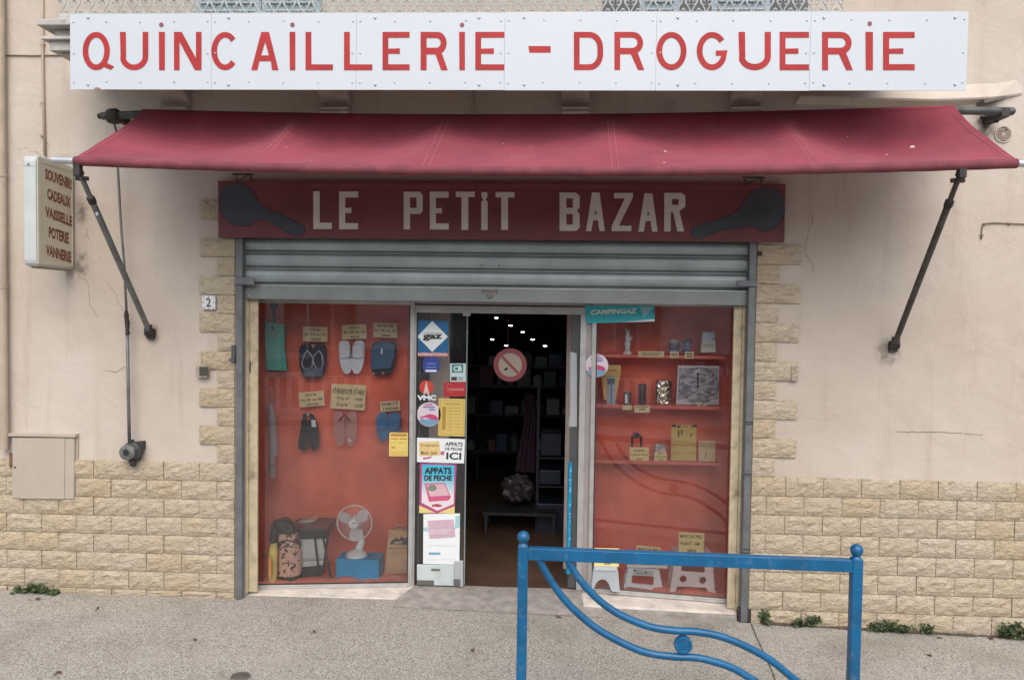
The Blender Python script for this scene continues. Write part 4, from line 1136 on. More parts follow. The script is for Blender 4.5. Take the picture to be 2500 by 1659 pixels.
def thr(a, b):
    x = (b1.x - .05) + (P(1445, 1440, DY).x - b1.x + .06) * a
    j = b * (len(yy) - 1); i = min(int(j), len(yy) - 2); y = yy[i] + (yy[i + 1] - yy[i]) * (j - i)
    q = max(0, min(1, (DY - y) / (DY + .05)))
    z = (ZTH - .004) * (1 - q) + (gz(x, y) + .004) * q
    return (x - (.06 * q if a < .5 else -.05 * q) * abs(2 * a - 1), y, z + .003 * noise.noise(V((x * 6, y * 6, 0))))
m.grid(thr, 16, 12)
obj('threshold', m, CONC, bld, True)
# ---- window display niches: floors, ceilings, side boards draped in red cloth
ZF = ZSILL + .004
BKY = .86
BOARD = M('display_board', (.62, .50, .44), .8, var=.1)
xl0, xl1 = P(600, 1100, BKY).x - .12, b1.x - .002
xr0_, xr1_ = P(1443, 1100, DY).x, P(1800, 1100, BKY).x + .10
for nm, x0, x1, pl in (('left', xl0, xl1, LG), ('right', xr0_, xr1_, RG)):
    obj('display_ceiling', MB().box(x0, x1, .27, BKY + .1, ZTOP + .002, ZTOP + .03), BOARD, bld)
    obj('display_back', MB().box(x0 - .2, x1 + .2, BKY + .08, BKY + .1, -.2, ZTOP), BOARD, bld)
obj('display_side', MB().box(xl0 - .02, xl0 - .001, .205, BKY + .1, ZTH - .1, ZTOP + .02), BOARD, bld)
obj('display_side', MB().box(xr1_ + .001, xr1_ + .02, .205, BKY + .1, ZTH - .1, ZTOP + .02), BOARD, bld)
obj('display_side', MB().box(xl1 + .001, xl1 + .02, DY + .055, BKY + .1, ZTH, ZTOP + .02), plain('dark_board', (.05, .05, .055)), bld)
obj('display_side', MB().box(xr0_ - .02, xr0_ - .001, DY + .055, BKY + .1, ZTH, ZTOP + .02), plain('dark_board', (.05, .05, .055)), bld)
def drape(x0, x1, seed, ycl, diag):
    def f(a, b):
        x = x0 + (x1 - x0) * a; z = ZF + .002 + (ZTOP - ZF) * b
        fo = .020 * noise.noise(V((x * 5 + seed, z * .8, 0))) + .006 * math.sin(x * 26 + 3 * noise.noise(V((x * 2, z, seed))))
        c = (1 - b) + diag * (a - .5)
        fo += .026 * math.sin((z + diag * x) * 21 + 2 * noise.noise(V((x, z * 2, seed)))) * max(0, b - .62) / .38
        y = ycl + fo
        e = min(a, 1 - a)
        if e < .08: y -= (ycl - (.30 if (a < .5) == (diag > 0) else .46)) * (1 - e / .08) ** 3
        return (x, y, z)
    return MB().grid(f, 110, 90)
cl = tag(obj('backdrop_cloth', drape(xl0 + .01, xl1 - .01, 3, BKY, .5), CLOTH, None, True), 'red orange cloth backdrop hanging behind the sandals and fan', 'cloth')
cr_ = tag(obj('backdrop_cloth', drape(xr0_ + .01, xr1_ - .01, 9, BKY, -.6), CLOTH, None, True), 'red orange cloth backdrop hanging behind the shelves and stools', 'cloth')
def floorcloth(x0, x1, seed, pl):
    def f(a, b):
        x = x0 + (x1 - x0) * a
        n_ = pl.n; d = (pl.p - V((x, 0, 0))).dot(n_) / n_.y
        yf_ = d + .006
        y = yf_ + (BKY + .02 - yf_) * b
        q = max(0, math.sin(min(1, b * 5) * math.pi))
        z = ZF + .004 + q * (.022 * max(0, noise.noise(V((x * 7, seed, 0))) + .35) + .018 * abs(math.sin(x * 11 + seed * 2))) * (0 if seed == 8 and x < .9 else 1) + .003 * noise.noise(V((x * 12, y * 12, seed)))
        return (x, y, z)
    return MB().grid(f, 90, 24)
tag(obj('floor_cloth', floorcloth(xl0 + .02, xl1 - .01, 2, LG), CLOTH, None, True), 'crumpled red cloth on the window floor under the fan and box', 'cloth')
tag(obj('floor_cloth', floorcloth(xr0_ + .01, xr1_ - .02, 8, RG), CLOTH, None, True), 'red cloth on the window floor under the step stools', 'cloth')

# ------------------------------------------------------------------ goods: price cards
def card(pl, c, label, lines=(), mat=None, name='price_card', cat='price card', group=None, th=.002, ink=None, bold=.02, off=0.0):
    """c: four photo corners tl, tr, br, bl; lines: (text, a0, b0, a1, b1) in card fractions, b downwards"""
    o = obj(name, MB().flat(pl, c, (), off + th, off), mat or YCARD)
    tag(o, label, cat, group)
    L = lambda a, b: ((c[0][0] * (1 - a) + c[1][0] * a) * (1 - b) + (c[3][0] * (1 - a) + c[2][0] * a) * b, (c[0][1] * (1 - a) + c[1][1] * a) * (1 - b) + (c[3][1] * (1 - a) + c[2][1] * a) * b)
    if lines:
        m = MB()
        for t_, a0, b0, a1, b1_ in lines:
            if t_ == '_':
                m.flat(pl, [L(a0, b0), L(a1, b0), L(a1, b1_), L(a0, b1_)], (), off + th + .0008, off + th + .0003)
            else:
                m.text(t_, pl, L(a0, b1_), L(a1, b1_), L(a0, b0), off + th + .0008, bold)
        obj('lettering', m, ink or INK, o)
    return o
def Zl(x, y): return (600 + x / 3.919, 720 + y / 3.919)
def Zb(x, y): return (600 + x / 3.919, 1080 + y / 3.919)
def Zr(x, y): return (1400 + x / 3.734, 720 + y / 3.734)
def Zs(x, y): return (1400 + x / 3.734, 1100 + y / 3.734)
def Zd(x, y): return (990 + x / 4.48, 730 + y / 4.48)
def Ze(x, y): return (990 + x / 3.919, 1040 + y / 3.919)
def quad(Zf, x0, y0, x1, y1, dy=0, dx=0):
    return [Zf(x0, y0), Zf(x1, y0 + dy), Zf(x1 - dx, y1 + dy), Zf(x0 - dx, y1)]
HG = YP(.775)
INKF = plain('grey_ink', (.09, .07, .05), .7)
card(HG, quad(Zl, 548, 300, 782, 443, 4), 'faded yellow price card above the navy flip-flops', (('TONGS', .28, .13, .72, .30), ('du 23 au 41', .06, .43, .94, .60), ('5€00', .34, .75, .72, .93)), PCARD, ink=INKF)
card(HG, quad(Zl, 922, 284, 1155, 424, -6), 'faded yellow price card above the white slides', (('ADAY', .3, .12, .7, .29), ('du 35 au 40', .05, .43, .95, .60), ('9€00', .33, .77, .7, .94)), PCARD, ink=INKF)
card(HG, quad(Zl, 1222, 264, 1450, 402, 8), 'faded yellow price card above the dark blue slides', (('MASHIE', .16, .10, .84, .28), ('du 35 au 40', .04, .43, .96, .60), ('9€00', .32, .77, .7, .94)), PCARD, ink=INKF)
card(HG, quad(Zl, 505, 932, 742, 1072, -18, -14), 'tilted yellow price card above the black swim fins', (('NOOR', .28, .12, .72, .30), ('du 35 au 46', .05, .43, .95, .62), ('20€00', .28, .77, .76, .94)), PCARD, ink=INKF)
card(HG, [Zl(822, 845), Zl(1153, 862), Zl(1138, 1102), Zl(808, 1082)], "largest yellow card in the sandal window, headed chaussure d'eau", (("chaussure d'eau", .05, .10, .95, .36), ('_', .06, .385, .58, .40), ('_', .62, .385, .94, .40), ('19 au 24', .18, .50, .52, .63), ('10€00', .70, .50, .92, .64), ('25 au 46', .16, .75, .50, .88), ('12€00', .70, .75, .94, .90)), PCARD, ink=INKF)
card(HG, quad(Zl, 1286, 1020, 1474, 1114, -12, -6), 'small yellow price card reading SABOT 10€00 above the blue clogs', (('SABOT', .05, .10, .92, .42), ('10€00', .12, .57, .90, .90)), PCARD, ink=INKF, bold=.03)
# ---- footwear
def sole(cx, top, bot, w, k=1, lean=0.0):
    """foot-shaped outline, toe up; cx etc. in photo pixels"""
    h = bot - top; q = []
    for i in range(24):
        a = 2 * math.pi * i / 24
        y = -math.copysign(abs(math.cos(a)) ** .8, math.cos(a)); x = math.copysign(abs(math.sin(a)) ** .62, math.sin(a))
        yy_ = (y + 1) / 2
        wd = .5 * (1.0 - .30 * yy_ ** 1.3 - .06 * math.sin(yy_ * math.pi * 2)) / .93
        q.append((cx + k * (x * w * wd) + lean * (yy_ - .5) * h, top + yy_ * h))
    return q
def px(*pts): return [Zl(x, y) for x, y in pts]
def strap(pl, pts, r, off):
    return MB().tube([pl.at(u, v, off) for u, v in pts], r, 7)
NAVY = plain('navy_rubber', (.014, .018, .035), .6); PALE = plain('pale_strap', (.46, .45, .47), .5)
t = thing('flip_flops', HG.at(*Zl(650, 800)), 'pair of navy flip-flops with pale straps hanging on red cloth', 'flip-flops')
for cx, k in ((590, 1), (708, 1)):
    obj('sole', MB().flat(HG, [Zl(*q) for q in sole(cx, 466, 796, 150, 1, .0 + (.07 if cx < 600 else -.07))], (), .026, .006), NAVY, t, bevel=.004)
for s_, pts in ((1, ((548, 640), (575, 560), (598, 530), (628, 560), (655, 600))), (1, ((690, 700), (660, 650), (650, 610))), (-1, ((655, 600), (680, 560), (712, 530), (740, 570), (750, 640), (735, 705))), (-1, ((640, 695), (650, 650), (658, 600))), (1, ((548, 640), (556, 680), (578, 708)))):
    obj('strap', strap(HG, [Zl(*p) for p in pts], .0065, .034), PALE, t, True)
obj('hanger', MB().lathe([(.012, 0), (.012, .004), (.006, .005)], HG.at(*Zl(653, 484), .03), (0, -1, 0), 12), PALE, t)
obj('label_band', MB().flat(HG, px((568, 690), (745, 690), (738, 770), (578, 770)), (), .029, .0265), plain('slate_band', (.09, .12, .19), .5), t)
WSL = plain('white_foam', (.68, .72, .78), .55)
t = thing('slide_sandals', HG.at(*Zl(1020, 750)), 'pair of white slide sandals hanging on red cloth', 'sandals')
for cx, ln in ((962, .09), (1080, -.09)):
    obj('sole', MB().flat(HG, [Zl(*q) for q in sole(cx, 432, 752, 128, 1, ln)], (), .030, .006), WSL, t, bevel=.006)
for a, b in ((905, 1012), (1030, 1138)):
    obj('strap', MB().flat(HG, px((a, 480), ((a + b) / 2, 466), (b, 478), (b - 2, 592), ((a + b) / 2, 604), (a + 6, 596)), (), .052, .0305), WSL, t, bevel=.008)
obj('clip', strap(HG, px((1005, 440), (1022, 470), (1020, 600), (1000, 588), (1042, 588)), .003, .058), INKF, t)
BSL = plain('petrol_rubber', (.035, .12, .21), .5)
t = thing('slide_sandals', HG.at(*Zl(1310, 770)), 'pair of dark blue slide sandals hanging near the window frame', 'sandals')
for cx, ln, bt in ((1268, -.02, 776), (1372, -.12, 765)):
    obj('sole', MB().flat(HG, [Zl(*q) for q in sole(cx, 444, bt, 140, 1, ln)], (), .026, .006), plain('black_sole', (.02, .02, .022), .6), t, bevel=.005)
obj('strap', MB().flat(HG, px((1208, 520), (1240, 462), (1300, 440), (1330, 452), (1380, 440), (1440, 480), (1440, 560), (1400, 700), (1205, 712)), (), .052, .0265), BSL, t, bevel=.010)
obj('tag', MB().flat(HG, px((1308, 508), (1324, 508), (1318, 562), (1304, 560)), (), .0545, .0525), WPAP, t)
obj('hanger', strap(HG, px((1300, 440), (1318, 405), (1335, 440)), .003, .04), BSL, t)
for x, y in ((1232, 745), (1320, 742)):
    obj('stud', MB().lathe([(.006, 0), (.005, .003)], HG.at(*Zl(x, y), .0265), (0, -1, 0), 8), WPAP, t)
FIN = plain('black_rubber', (.022, .026, .028), .45)
t = thing('swim_fins', HG.at(*Zl(605, 1480)), 'pair of black swim fins with a white tag hanging on red cloth', 'swim fins')
obj('blade', MB().flat(HG, px((560, 1140), (590, 1200), (600, 1330), (592, 1480), (545, 1484), (508, 1462), (506, 1400), (528, 1280), (548, 1180)), (), .02, .006), FIN, t, bevel=.004)
obj('blade', MB().flat(HG, px((650, 1140), (690, 1210), (708, 1330), (710, 1440), (690, 1470), (640, 1482), (610, 1440), (604, 1330), (610, 1200)), (), .028, .012), FIN, t, bevel=.004)
for x0, x1 in ((535, 560), (572, 585), (630, 622), (660, 670), (690, 697)):
    obj('rib', strap(HG, px((x0 + 8, 1270), (x1 - 3, 1455)), .0045, .028), plain('fin_rib', (.045, .05, .055), .4), t)
obj('foot_pocket', MB().flat(HG, px((560, 1135), (600, 1118), (650, 1130), (690, 1210), (700, 1300), (540, 1310), (545, 1200)), [px((590, 1160), (640, 1160), (650, 1200), (592, 1208))], .05, .0285), FIN, t, bevel=.01)
obj('tag', MB().flat(HG, px((642, 1186), (684, 1188), (692, 1252), (650, 1252)), (), .0535, .051), WPAP, t)
obj('hanger', MB().lathe([(.013, 0), (.013, .004), (.005, .005)], HG.at(*Zl(611, 1135), .048), (0, -1, 0), 12), PALE, t)
JEL = clearish('pinkish_clear_plastic', (.62, .36, .34), .45)
t = thing('water_shoes', HG.at(*Zl(960, 1440)), "pair of translucent pinkish water shoes below the chaussure d'eau card", 'water shoes')
for cx, ln in ((905, .05), (1020, -.05)):
    obj('shoe', MB().flat(HG, [Zl(*q) for q in sole(cx, 1105, 1440, 118, 1, ln)], (), .04, .006), JEL, t, bevel=.01)
m = strap(HG, px((905, 1192), (930, 1165), (960, 1130), (975, 1160), (1010, 1198)), .007, .045)
obj('clip', m, plain('brown_clip', (.10, .06, .05)), t)
obj('size_sticker', MB().flat(HG, px((975, 1370), (1010, 1360), (1028, 1385), (1000, 1408)), (), .042, .0405), plain('pink_white', (.62, .45, .44)), t)
CLG = plain('blue_clog_rubber', (.025, .17, .40), .5); CLD = plain('clog_hole', (.012, .05, .13))
t = thing('clogs', HG.at(*Zl(1370, 1385)), 'pair of blue perforated rubber clogs hanging under the SABOT card', 'clogs')
for cx, b_, ln in ((1318, 1388, .02), (1432, 1330, .0)):
    obj('sole', MB().flat(HG, [Zl(*q) for q in sole(cx, 1118, b_, 126, 1, ln)], (), .03, .006), CLG, t, bevel=.008)
    obj('upper', MB().flat(HG, [Zl(cx + 60 * math.cos(a_) * (1 if math.sin(a_) < 0 else .95), 1205 + (82 if math.sin(a_) < 0 else 75) * math.sin(a_)) for a_ in [k * .2618 for k in range(24)]], (), .062, .0305), CLG, t, bevel=.014)
    for r_, n_ in ((14, 5), (32, 9), (48, 8)):
        for k in range(n_):
            a_ = k * 6.283 / n_
            obj('vent_hole', MB().lathe([(.0036, 0), (.0034, .001)], HG.at(*Zl(cx + r_ * math.cos(a_), 1185 + r_ * .9 * math.sin(a_)), .0622), (0, -1, 0), 6), CLD, t)
# ---- teal packet on a strap, tube
t = thing('towel_packet', HG.at(*Zl(300, 725)), 'teal printed cloth packet hanging from a dark blue strap', 'packet')
TE = plain('teal_fabric', (.07, .46, .36), .7)
obj('packet', MB().flat(HG, px((193, 252), (250, 262), (385, 280), (382, 490), (405, 722), (300, 718), (208, 712), (200, 470)), (), .04, .01), TE, t, bevel=.006)
obj('flap', MB().flat(HG, px((200, 254), (380, 281), (350, 480), (350, 716), (225, 712), (205, 480)), (), .046, .0405), plain('teal_light', (.14, .58, .47), .7), t)
obj('strap', MB().flat(HG, px((245, 60), (300, 60), (318, 110), (296, 150), (296, 268), (270, 264), (268, 150), (243, 110)), (), .03, .015), plain('navy_strap', (.03, .025, .11), .6), t)
m = MB().textr('SEN', HG, *Zl(245, 345), *Zl(300, 405), .0475, .0, 4)
m.flat(HG, px((240, 330), (298, 334), (298, 340), (240, 336)), (), .0472, .0466)
obj('lettering', m, plain('packet_print', (.35, .36, .3)), t)
obj('print', MB().flat(HG, px((258, 305), (275, 298), (290, 318), (272, 328)), (), .0472, .0466), INK, t)
t = thing('tent_pole', HG.at(*Zb(275, 325)), 'grey telescopic tube in a clear sleeve hanging at the left of the sandal window', 'telescopic pole')
TG = plain('grey_violet_tube', (.46, .42, .45), .4); TD = plain('tube_dark', (.10, .08, .09), .4)
pz = lambda q, o: HG.at(q[0], q[1], o)
obj('upper_tube', MB().tube([pz(Zl(252, 1030), .04), pz(Zl(268, 1130), .04)], .022, 10), TG, t, True, auto=50)
obj('main_tube', MB().tube([pz(Zl(262, 1130), .04), pz(Zl(282, 1400), .04), pz(Zb(282, 120), .04)], [.036, .038, .035], 12), TG, t, True, auto=50)
obj('lower_tube', MB().tube([pz(Zb(274, 120), .04), pz(Zb(272, 200), .04)], .026, 10), plain('tube_light', (.42, .38, .40), .4), t, True, auto=50)
obj('end_cap', MB().tube([pz(Zb(270, 206), .04), pz(Zb(270, 322), .04)], [.026, .029], 10), plain('tube_light2', (.38, .31, .33), .4), t, True, auto=50)
obj('joint_ring', MB().tube([pz(Zb(272, 199), .04), pz(Zb(272, 206), .04)], .030, 10), TD, t)
obj('clear_sleeve', MB().flat(HG, px((232, 865), (272, 865), (275, 1020), (235, 1020)), (), .03, .028), clearish('sleeve', (.7, .5, .5), .25), t)
# ---- bottom of the sandal window
def onfloor(u, v): return PZ(u, v, ZF + .006)
q = onfloor(*Zb(400, 1335)); by = q.y
BG = YP(by)
t = thing('charcoal_bag', q, 'brown and pink mottled plastic sack with gathered black top', 'sack')
m_, n_, l_, b_ = mk('mottled_sack')
co_ = n_.new('ShaderNodeTexCoord').outputs['Object']
f_ = ramp(n_, l_, noi(n_, l_, co_, 22, 4, .6), .50, .56)
l_.new(mixc(n_, l_, f_, (.82, .50, .39), (.08, .042, .035)), b_.inputs['Base Color']); b_.inputs['Roughness'].default_value = .35
def bulge(Zf, pts, d, base_y, nz=10):
    """a stuffed bag: photo outline given as rows (y, x0, x1)"""
    m = MB(); rows = []
    for y, x0, x1 in pts:
        a, b = YP(base_y).at(*Zf(x0, y)), YP(base_y).at(*Zf(x1, y))
        rows.append((a, b))
    def f(s, t):
        k = t * (len(rows) - 1); i = min(int(k), len(rows) - 2); w_ = k - i
        a = rows[i][0].lerp(rows[i + 1][0], w_); b = rows[i][1].lerp(rows[i + 1][1], w_)
        an = 2 * math.pi * s
        c = (a + b) / 2; hw = (b - a).length / 2
        cr = .92 + .16 * noise.noise(V((c.z * 13, math.sin(an) * 2.2, math.cos(an) * 2.2 + base_y * 5)))
        return c + V((math.sin(an) * hw * (.94 + cr * .08), -math.cos(an) * d * cr + d, .012 * noise.noise(V((an * 2, c.z * 20, 1))))) - V((0, 0, 0))
    m.grid(f, 28, nz)
    n1 = 29
    m.f.append(tuple(range(28))); m.f.append(tuple(nz * n1 + i for i in reversed(range(28))))
    return m
obj('sack_body', bulge(Zb, [(1340, 268, 490), (1250, 275, 500), (1080, 285, 498), (980, 280, 490), (900, 285, 470), (860, 300, 455)], .09, by, 14), m_, t, True)
obj('sack_top', bulge(Zb, [(870, 250, 470), (820, 225, 450), (775, 228, 415), (758, 262, 385)], .08, by - .01), plain('black_polythene', (.018, .017, .018), .25), t, True)
obj('sack_side', bulge(Zb, [(980, 215, 290), (880, 212, 290), (800, 225, 330)], .05, by + .02), plain('black_polythene2', (.02, .018, .02), .3), t, True)
obj('handle_print', MB().tube([YP(by - .002).at(*Zb(x, y)) for x, y in ((300, 990), (325, 950), (380, 932), (440, 940), (480, 955))], .005, 6), INK, t)
obj('handle_print', MB().tube([YP(by - .004).at(*Zb(x, y)) for x, y in ((330, 1020), (360, 995), (420, 990), (455, 1000))], .004, 6), INK, t)
obj('bottom_band', bulge(Zb, [(1348, 255, 505), (1290, 262, 505)], .096, by - .004), plain('black_polythene', (.018, .017, .018), .25), t, True)
q = onfloor(*Zb(235, 1340))
t = tag(obj('yellow_packet', bulge(Zb, [(1345, 205, 285), (1250, 205, 288), (1080, 205, 292), (1010, 212, 292), (972, 230, 286)], .03, q.y, 8), M('yellow_packet_film', (.82, .66, .2), .4, var=.2, vs=9), None, True), 'upright yellow packet leaning in front of the mottled sack', 'packet')
obj('lettering', MB().flat(YP(q.y - .031), [Zb(218, 1100), Zb(246, 1100), Zb(246, 1280), Zb(218, 1280)], (), .0012, .0004), plain('orange_print', (.42, .20, .06)), t)
q = onfloor(*Zb(620, 1290)); gy = q.y
t = thing('barbecue', q, 'black folding barbecue with its picture box leaning against it', 'barbecue')
BLK = plain('black_enamel', (.018, .02, .021), .4)
G_ = YP(gy + .10)
obj('tray', MB().flat(G_, [Zb(432, 790), Zb(812, 782), Zb(788, 862), Zb(460, 872)], (), .14, -.2), BLK, t, bevel=.006)
obj('tray_rim', MB().flat(G_, [Zb(425, 782), Zb(818, 772), Zb(818, 786), Zb(425, 794)], (), .15, -.21), plain('dark_rim', (.06, .06, .06), .3), t, bevel=.003)
for a, b in (((778, 862), (858, 1280)), ((548, 872), (508, 1300)), ((700, 865), (740, 1200))):
    obj('leg', MB().tube([G_.at(*Zb(*a), .12), G_.at(*Zb(*b), .12)], .009, 7), BLK, t)
obj('picture_box', MB().flat(YP(gy + .03), [Zb(512, 875), Zb(786, 866), Zb(735, 1258), Zb(480, 1280)], (), .02, -.05), plain('dark_green_box', (.035, .05, .047), .5), t, bevel=.004)
obj('picture', MB().flat(YP(gy + .03), [Zb(522, 915), Zb(776, 908), Zb(745, 1160), Zb(495, 1185)], (), .0215, .0205), M('pale_picture', (.62, .64, .62), .5, var=.12, vs=9), t)
obj('picture_line', MB().flat(YP(gy + .03), [Zb(500, 1122), Zb(752, 1108), Zb(751, 1113), Zb(500, 1127)], (), .0225, .0217).flat(YP(gy + .03), [Zb(498, 1100), Zb(755, 1100), Zb(755, 1104), Zb(498, 1104)], (), .0225, .0217), INK, t)
tag(obj('plastic_bag', MB().prism([G_.at(*Zb(x, y), -.05) for x, y in ((470, 782), (530, 766), (600, 750), (645, 768), (560, 780))], [], (0, .12, 0)), plain('white_film', (.55, .50, .48), .3)), 'white folded plastic sheet lying on top of the black barbecue', 'plastic sheet')
# fan on blue box
q = onfloor(*Zb(1060, 1312)); fy = q.y
bx0, bx1 = YP(fy).at(*Zb(862, 1312)), YP(fy).at(*Zb(1270, 1312))
zbt = YP(fy).at(*Zb(1060, 1115)).z
tag(obj('blue_box', MB().box(bx0.x, bx1.x, fy, fy + .20, ZF + .006, zbt), plain('bright_blue_card', (.015, .36, .70), .5), bevel=.003), 'plain bright blue box under the white desk fan', 'box')
t = thing('desk_fan', V((YP(fy + .1).at(*Zb(1060, 1100)).x, fy + .1, zbt)), 'white three-bladed desk fan standing on the blue box', 'fan')
FW = plain('white_fan_plastic', (.80, .83, .83), .4); FBL = plain('grey_fan_blade', (.66, .63, .64), .35)
F_ = YP(fy + .10)
fc = F_.at(*Zb(1060, 1110)); fc.z = zbt
pm = 6.1 / FPX / 3.919
obj('base', MB().lathe([(112 * pm, 0), (112 * pm, .010), (90 * pm, .03), (45 * pm, .05), (30 * pm, .055)], fc, n=24), FW, t, True, auto=50)
top_ = F_.at(*Zb(1100, 950))
obj('neck', MB().tube([fc + V((.012, .03, .05)), V((top_.x, fy + .13, top_.z)), V((top_.x - .02, fy + .13, top_.z + .10))], [.036, .032, .028], 10), FW, t, True, auto=50)
hc = F_.at(*Zb(1041, 765))
obj('motor', MB().lathe([(.045, .11), (.05, .06), (.05, .02), (.03, .01)], hc, (0, 1, 0), 18), FW, t, True, auto=50)
ring = lambda r_, y_: [hc + V((r_ * math.cos(k * .19635), y_, r_ * math.sin(k * .19635))) for k in range(33)]
rg = 182 * pm
cage = MB().tube(ring(rg, -.0), .0062, 6, False)
obj('cage_ring', cage, plain('cage_rim', (.80, .72, .68), .4), t, True)
for k in range(44):
    a_ = k * 2 * math.pi / 44
    e = V((math.cos(a_), 0, math.sin(a_)))
    obj('cage_wire', MB().tube([hc + e * .05 + V((0, -.045, 0)), hc + e * rg * .7 + V((0, -.036, 0)), hc + e * rg], .0012, 3), FW, t)
for k, (bxp, byp, rx, ry, rot) in enumerate(((960, 720, 88, 62, 65), (1110, 705, 85, 70, -35), (1050, 870, 80, 62, 160))):
    c_ = F_.at(*Zb(bxp, byp)); e = (c_ - hc); e.y = 0
    d_ = e.normalized(); s_ = V((-d_.z, 0, d_.x))
    L_ = e.length
    outl = []
    for i in range(20):
        a_ = 2 * math.pi * i / 20
        rr_ = 1
        outl.append((L_ + 76 * pm * math.cos(a_), (58 + 12 * math.cos(a_)) * pm * math.sin(a_)))
    outl = [hc + d_ * a + s_ * b + V((0, -.012 + b * .35, 0)) for a, b in outl]
    m = MB(); m.v = outl + [p_ + V((0, .003, 0)) for p_ in outl]
    m.f = [tuple(range(20)), tuple(reversed(range(20, 40)))] + [(i, 20 + i, 20 + (i + 1) % 20, (i + 1) % 20) for i in range(20)]
    obj('blade', m, FBL, t, True, auto=40)
hub = obj('hub_cap', MB().lathe([(50 * pm, -.040), (50 * pm, -.052), (35 * pm, -.058), (.001, -.059)], hc, (0, 1, 0), 24), FW, t, True, auto=40)
obj('emblem', MB().flat(YP(hc.y - .0595), [Zb(1018, 770), Zb(1035, 762), Zb(1062, 763), Zb(1064, 769), Zb(1040, 769), Zb(1020, 776)], (), .0006, .0001), INK, hub)
# paper bag
q = onfloor(*Zb(1430, 1258)); G_ = YP(q.y)
t = thing('paper_bag', q, 'brown kraft paper bag with twisted handle and dark print near the window post', 'paper bag')
KR = M('kraft_paper', (.62, .41, .23), .8, var=.15, vs=8, bump=.002, bs=40)
obj('bag', MB().flat(G_, [Zb(1372, 832), Zb(1560, 838), Zb(1560, 1250), Zb(1322, 1258)], (), .004, -.10), KR, t, bevel=.004)
obj('handle', MB().tube([G_.at(*Zb(x, y), -.02) for x, y in ((1418, 836), (1422, 805), (1445, 792), (1490, 790), (1520, 796), (1530, 836))], .006, 7), plain('paper_twist', (.50, .36, .26)), t, True)
m = MB().flat(G_, [Zb(x, y) for x, y in ((1375, 965), (1400, 930), (1440, 905), (1470, 925), (1490, 890), (1520, 915), (1545, 900), (1545, 975))], [[Zb(x, y) for x, y in ((1420, 945), (1500, 938), (1500, 958), (1420, 963))]], .006, .0045)
obj('print', m, plain('bag_print', (.10, .09, .09)), t)
obj('crease', MB().flat(G_, [Zb(1360, 1005), Zb(1555, 1000), Zb(1555, 1006), Zb(1358, 1012)], (), .0056, .0045), plain('crease_dark', (.27, .17, .09)), t)
# notice on the glass
card(LG, quad(Zl, 1375, 1312, 1556, 1538, 2, 5), 'yellow printed notice stuck on the glass at the corner by the door post', (('_', .08, .05, .92, .16), ('_', .08, .24, .48, .29), ('_', .55, .24, .92, .29), ('_', .08, .42, .35, .44), ('_', .45, .42, .9, .44), ('_', .12, .6, .32, .67), ('_', .08, .83, .92, .85), ('_', .08, .92, .92, .94)), plain('yellow_notice', (.72, .54, .15)), 'notice', 'notice', ink=plain('orange_ink', (.42, .22, .05)), off=.003, th=.001)

# ------------------------------------------------------------------ door stickers
def disc(pl, u, v, r_, top, bot, ry=None, n=28):
    return MB().flat(pl, arc(u, v, r_, ry or r_, 0, 360 - 360 / n, n - 1), (), top, bot)
t = tag(obj('gas_sticker', MB().flat(DG, quad(Zd, 126, 234, 466, 580, 4), (), .002, .001), plain('sticker_blue', (.018, .135, .30), .35)), 'square blue and white camping gaz sticker at the top of the glass leaf', 'sticker')
obj('diamond', MB().flat(DG, [Zd(294, 238), Zd(464, 410), Zd(292, 576), Zd(130, 408)], (), .0028, .0022), WPAP, t)
obj('lettering', MB().textr('CAMPING', DG, *Zd(194, 365), *Zd(400, 384), .0034, .0).textr('gaz', DG, *Zd(190, 386), *Zd(402, 456), .0034, .045), INK, t)
s_ = obj('red_strip', MB().flat(DG, quad(Zd, 122, 582, 468, 624, 2), (), .002, .001), plain('strip_red', (.50, .10, .09)), t)
obj('lettering', MB().textr('INTERNATIONAL', DG, *Zd(128, 588), *Zd(464, 618), .0032, .02), WPAP, s_)
t = tag(obj('round_sticker', MB().flat(DG, [Zd(x, y) for x, y in ((215, 632), (345, 632), (372, 680), (372, 760), (340, 806), (225, 806), (188, 760), (190, 680))], (), .002, .001), plain('royal_blue', (.035, .06, .30), .4)), 'royal blue eight-sided sticker below the camping gaz sticker', 'sticker')
m = MB()
for a, b, y0, y1 in ((235, 330, 698, 712), (225, 335, 736, 750)): m.rectp(DG, *Zd(a, y0), *Zd(b, y1), .0027, .0022)
obj('print', m, plain('light_blue_print', (.16, .22, .50)), t)
obj('strip', MB().rectp(DG, *Zd(218, 772), *Zd(342, 794), .0027, .0022), WPAP, t)
t = tag(obj('card_sticker', MB().rectp(DG, *Zd(486, 702), *Zd(660, 902), .002, .001), plain('pale_green_paper', (.50, .62, .60), .5)), 'pale green bank card sticker above the red sticker', 'sticker')
obj('badge', MB().rectp(DG, *Zd(508, 712), *Zd(632, 802), .0027, .0022), plain('dark_teal', (.03, .19, .20)), t)
obj('lettering', MB().textr('CB', DG, *Zd(526, 728), *Zd(616, 788), .0033, .03), WPAP, t)
obj('print', MB().rectp(DG, *Zd(500, 848), *Zd(562, 888), .0027, .0022), plain('dark_red_print', (.10, .02, .025)), t)
obj('print', MB().rectp(DG, *Zd(574, 850), *Zd(630, 864), .0027, .0022).rectp(DG, *Zd(574, 870), *Zd(630, 886), .0027, .0022), plain('grey_green_print', (.25, .32, .32)), t)
u_, v_ = Zd(228, 962)
t = tag(obj('brand_sticker', disc(DG, u_, v_, 17, .002, .001), plain('orange_red', (.55, .06, .035), .4)), 'red disc sticker with white spike over white VMC letters', 'sticker')
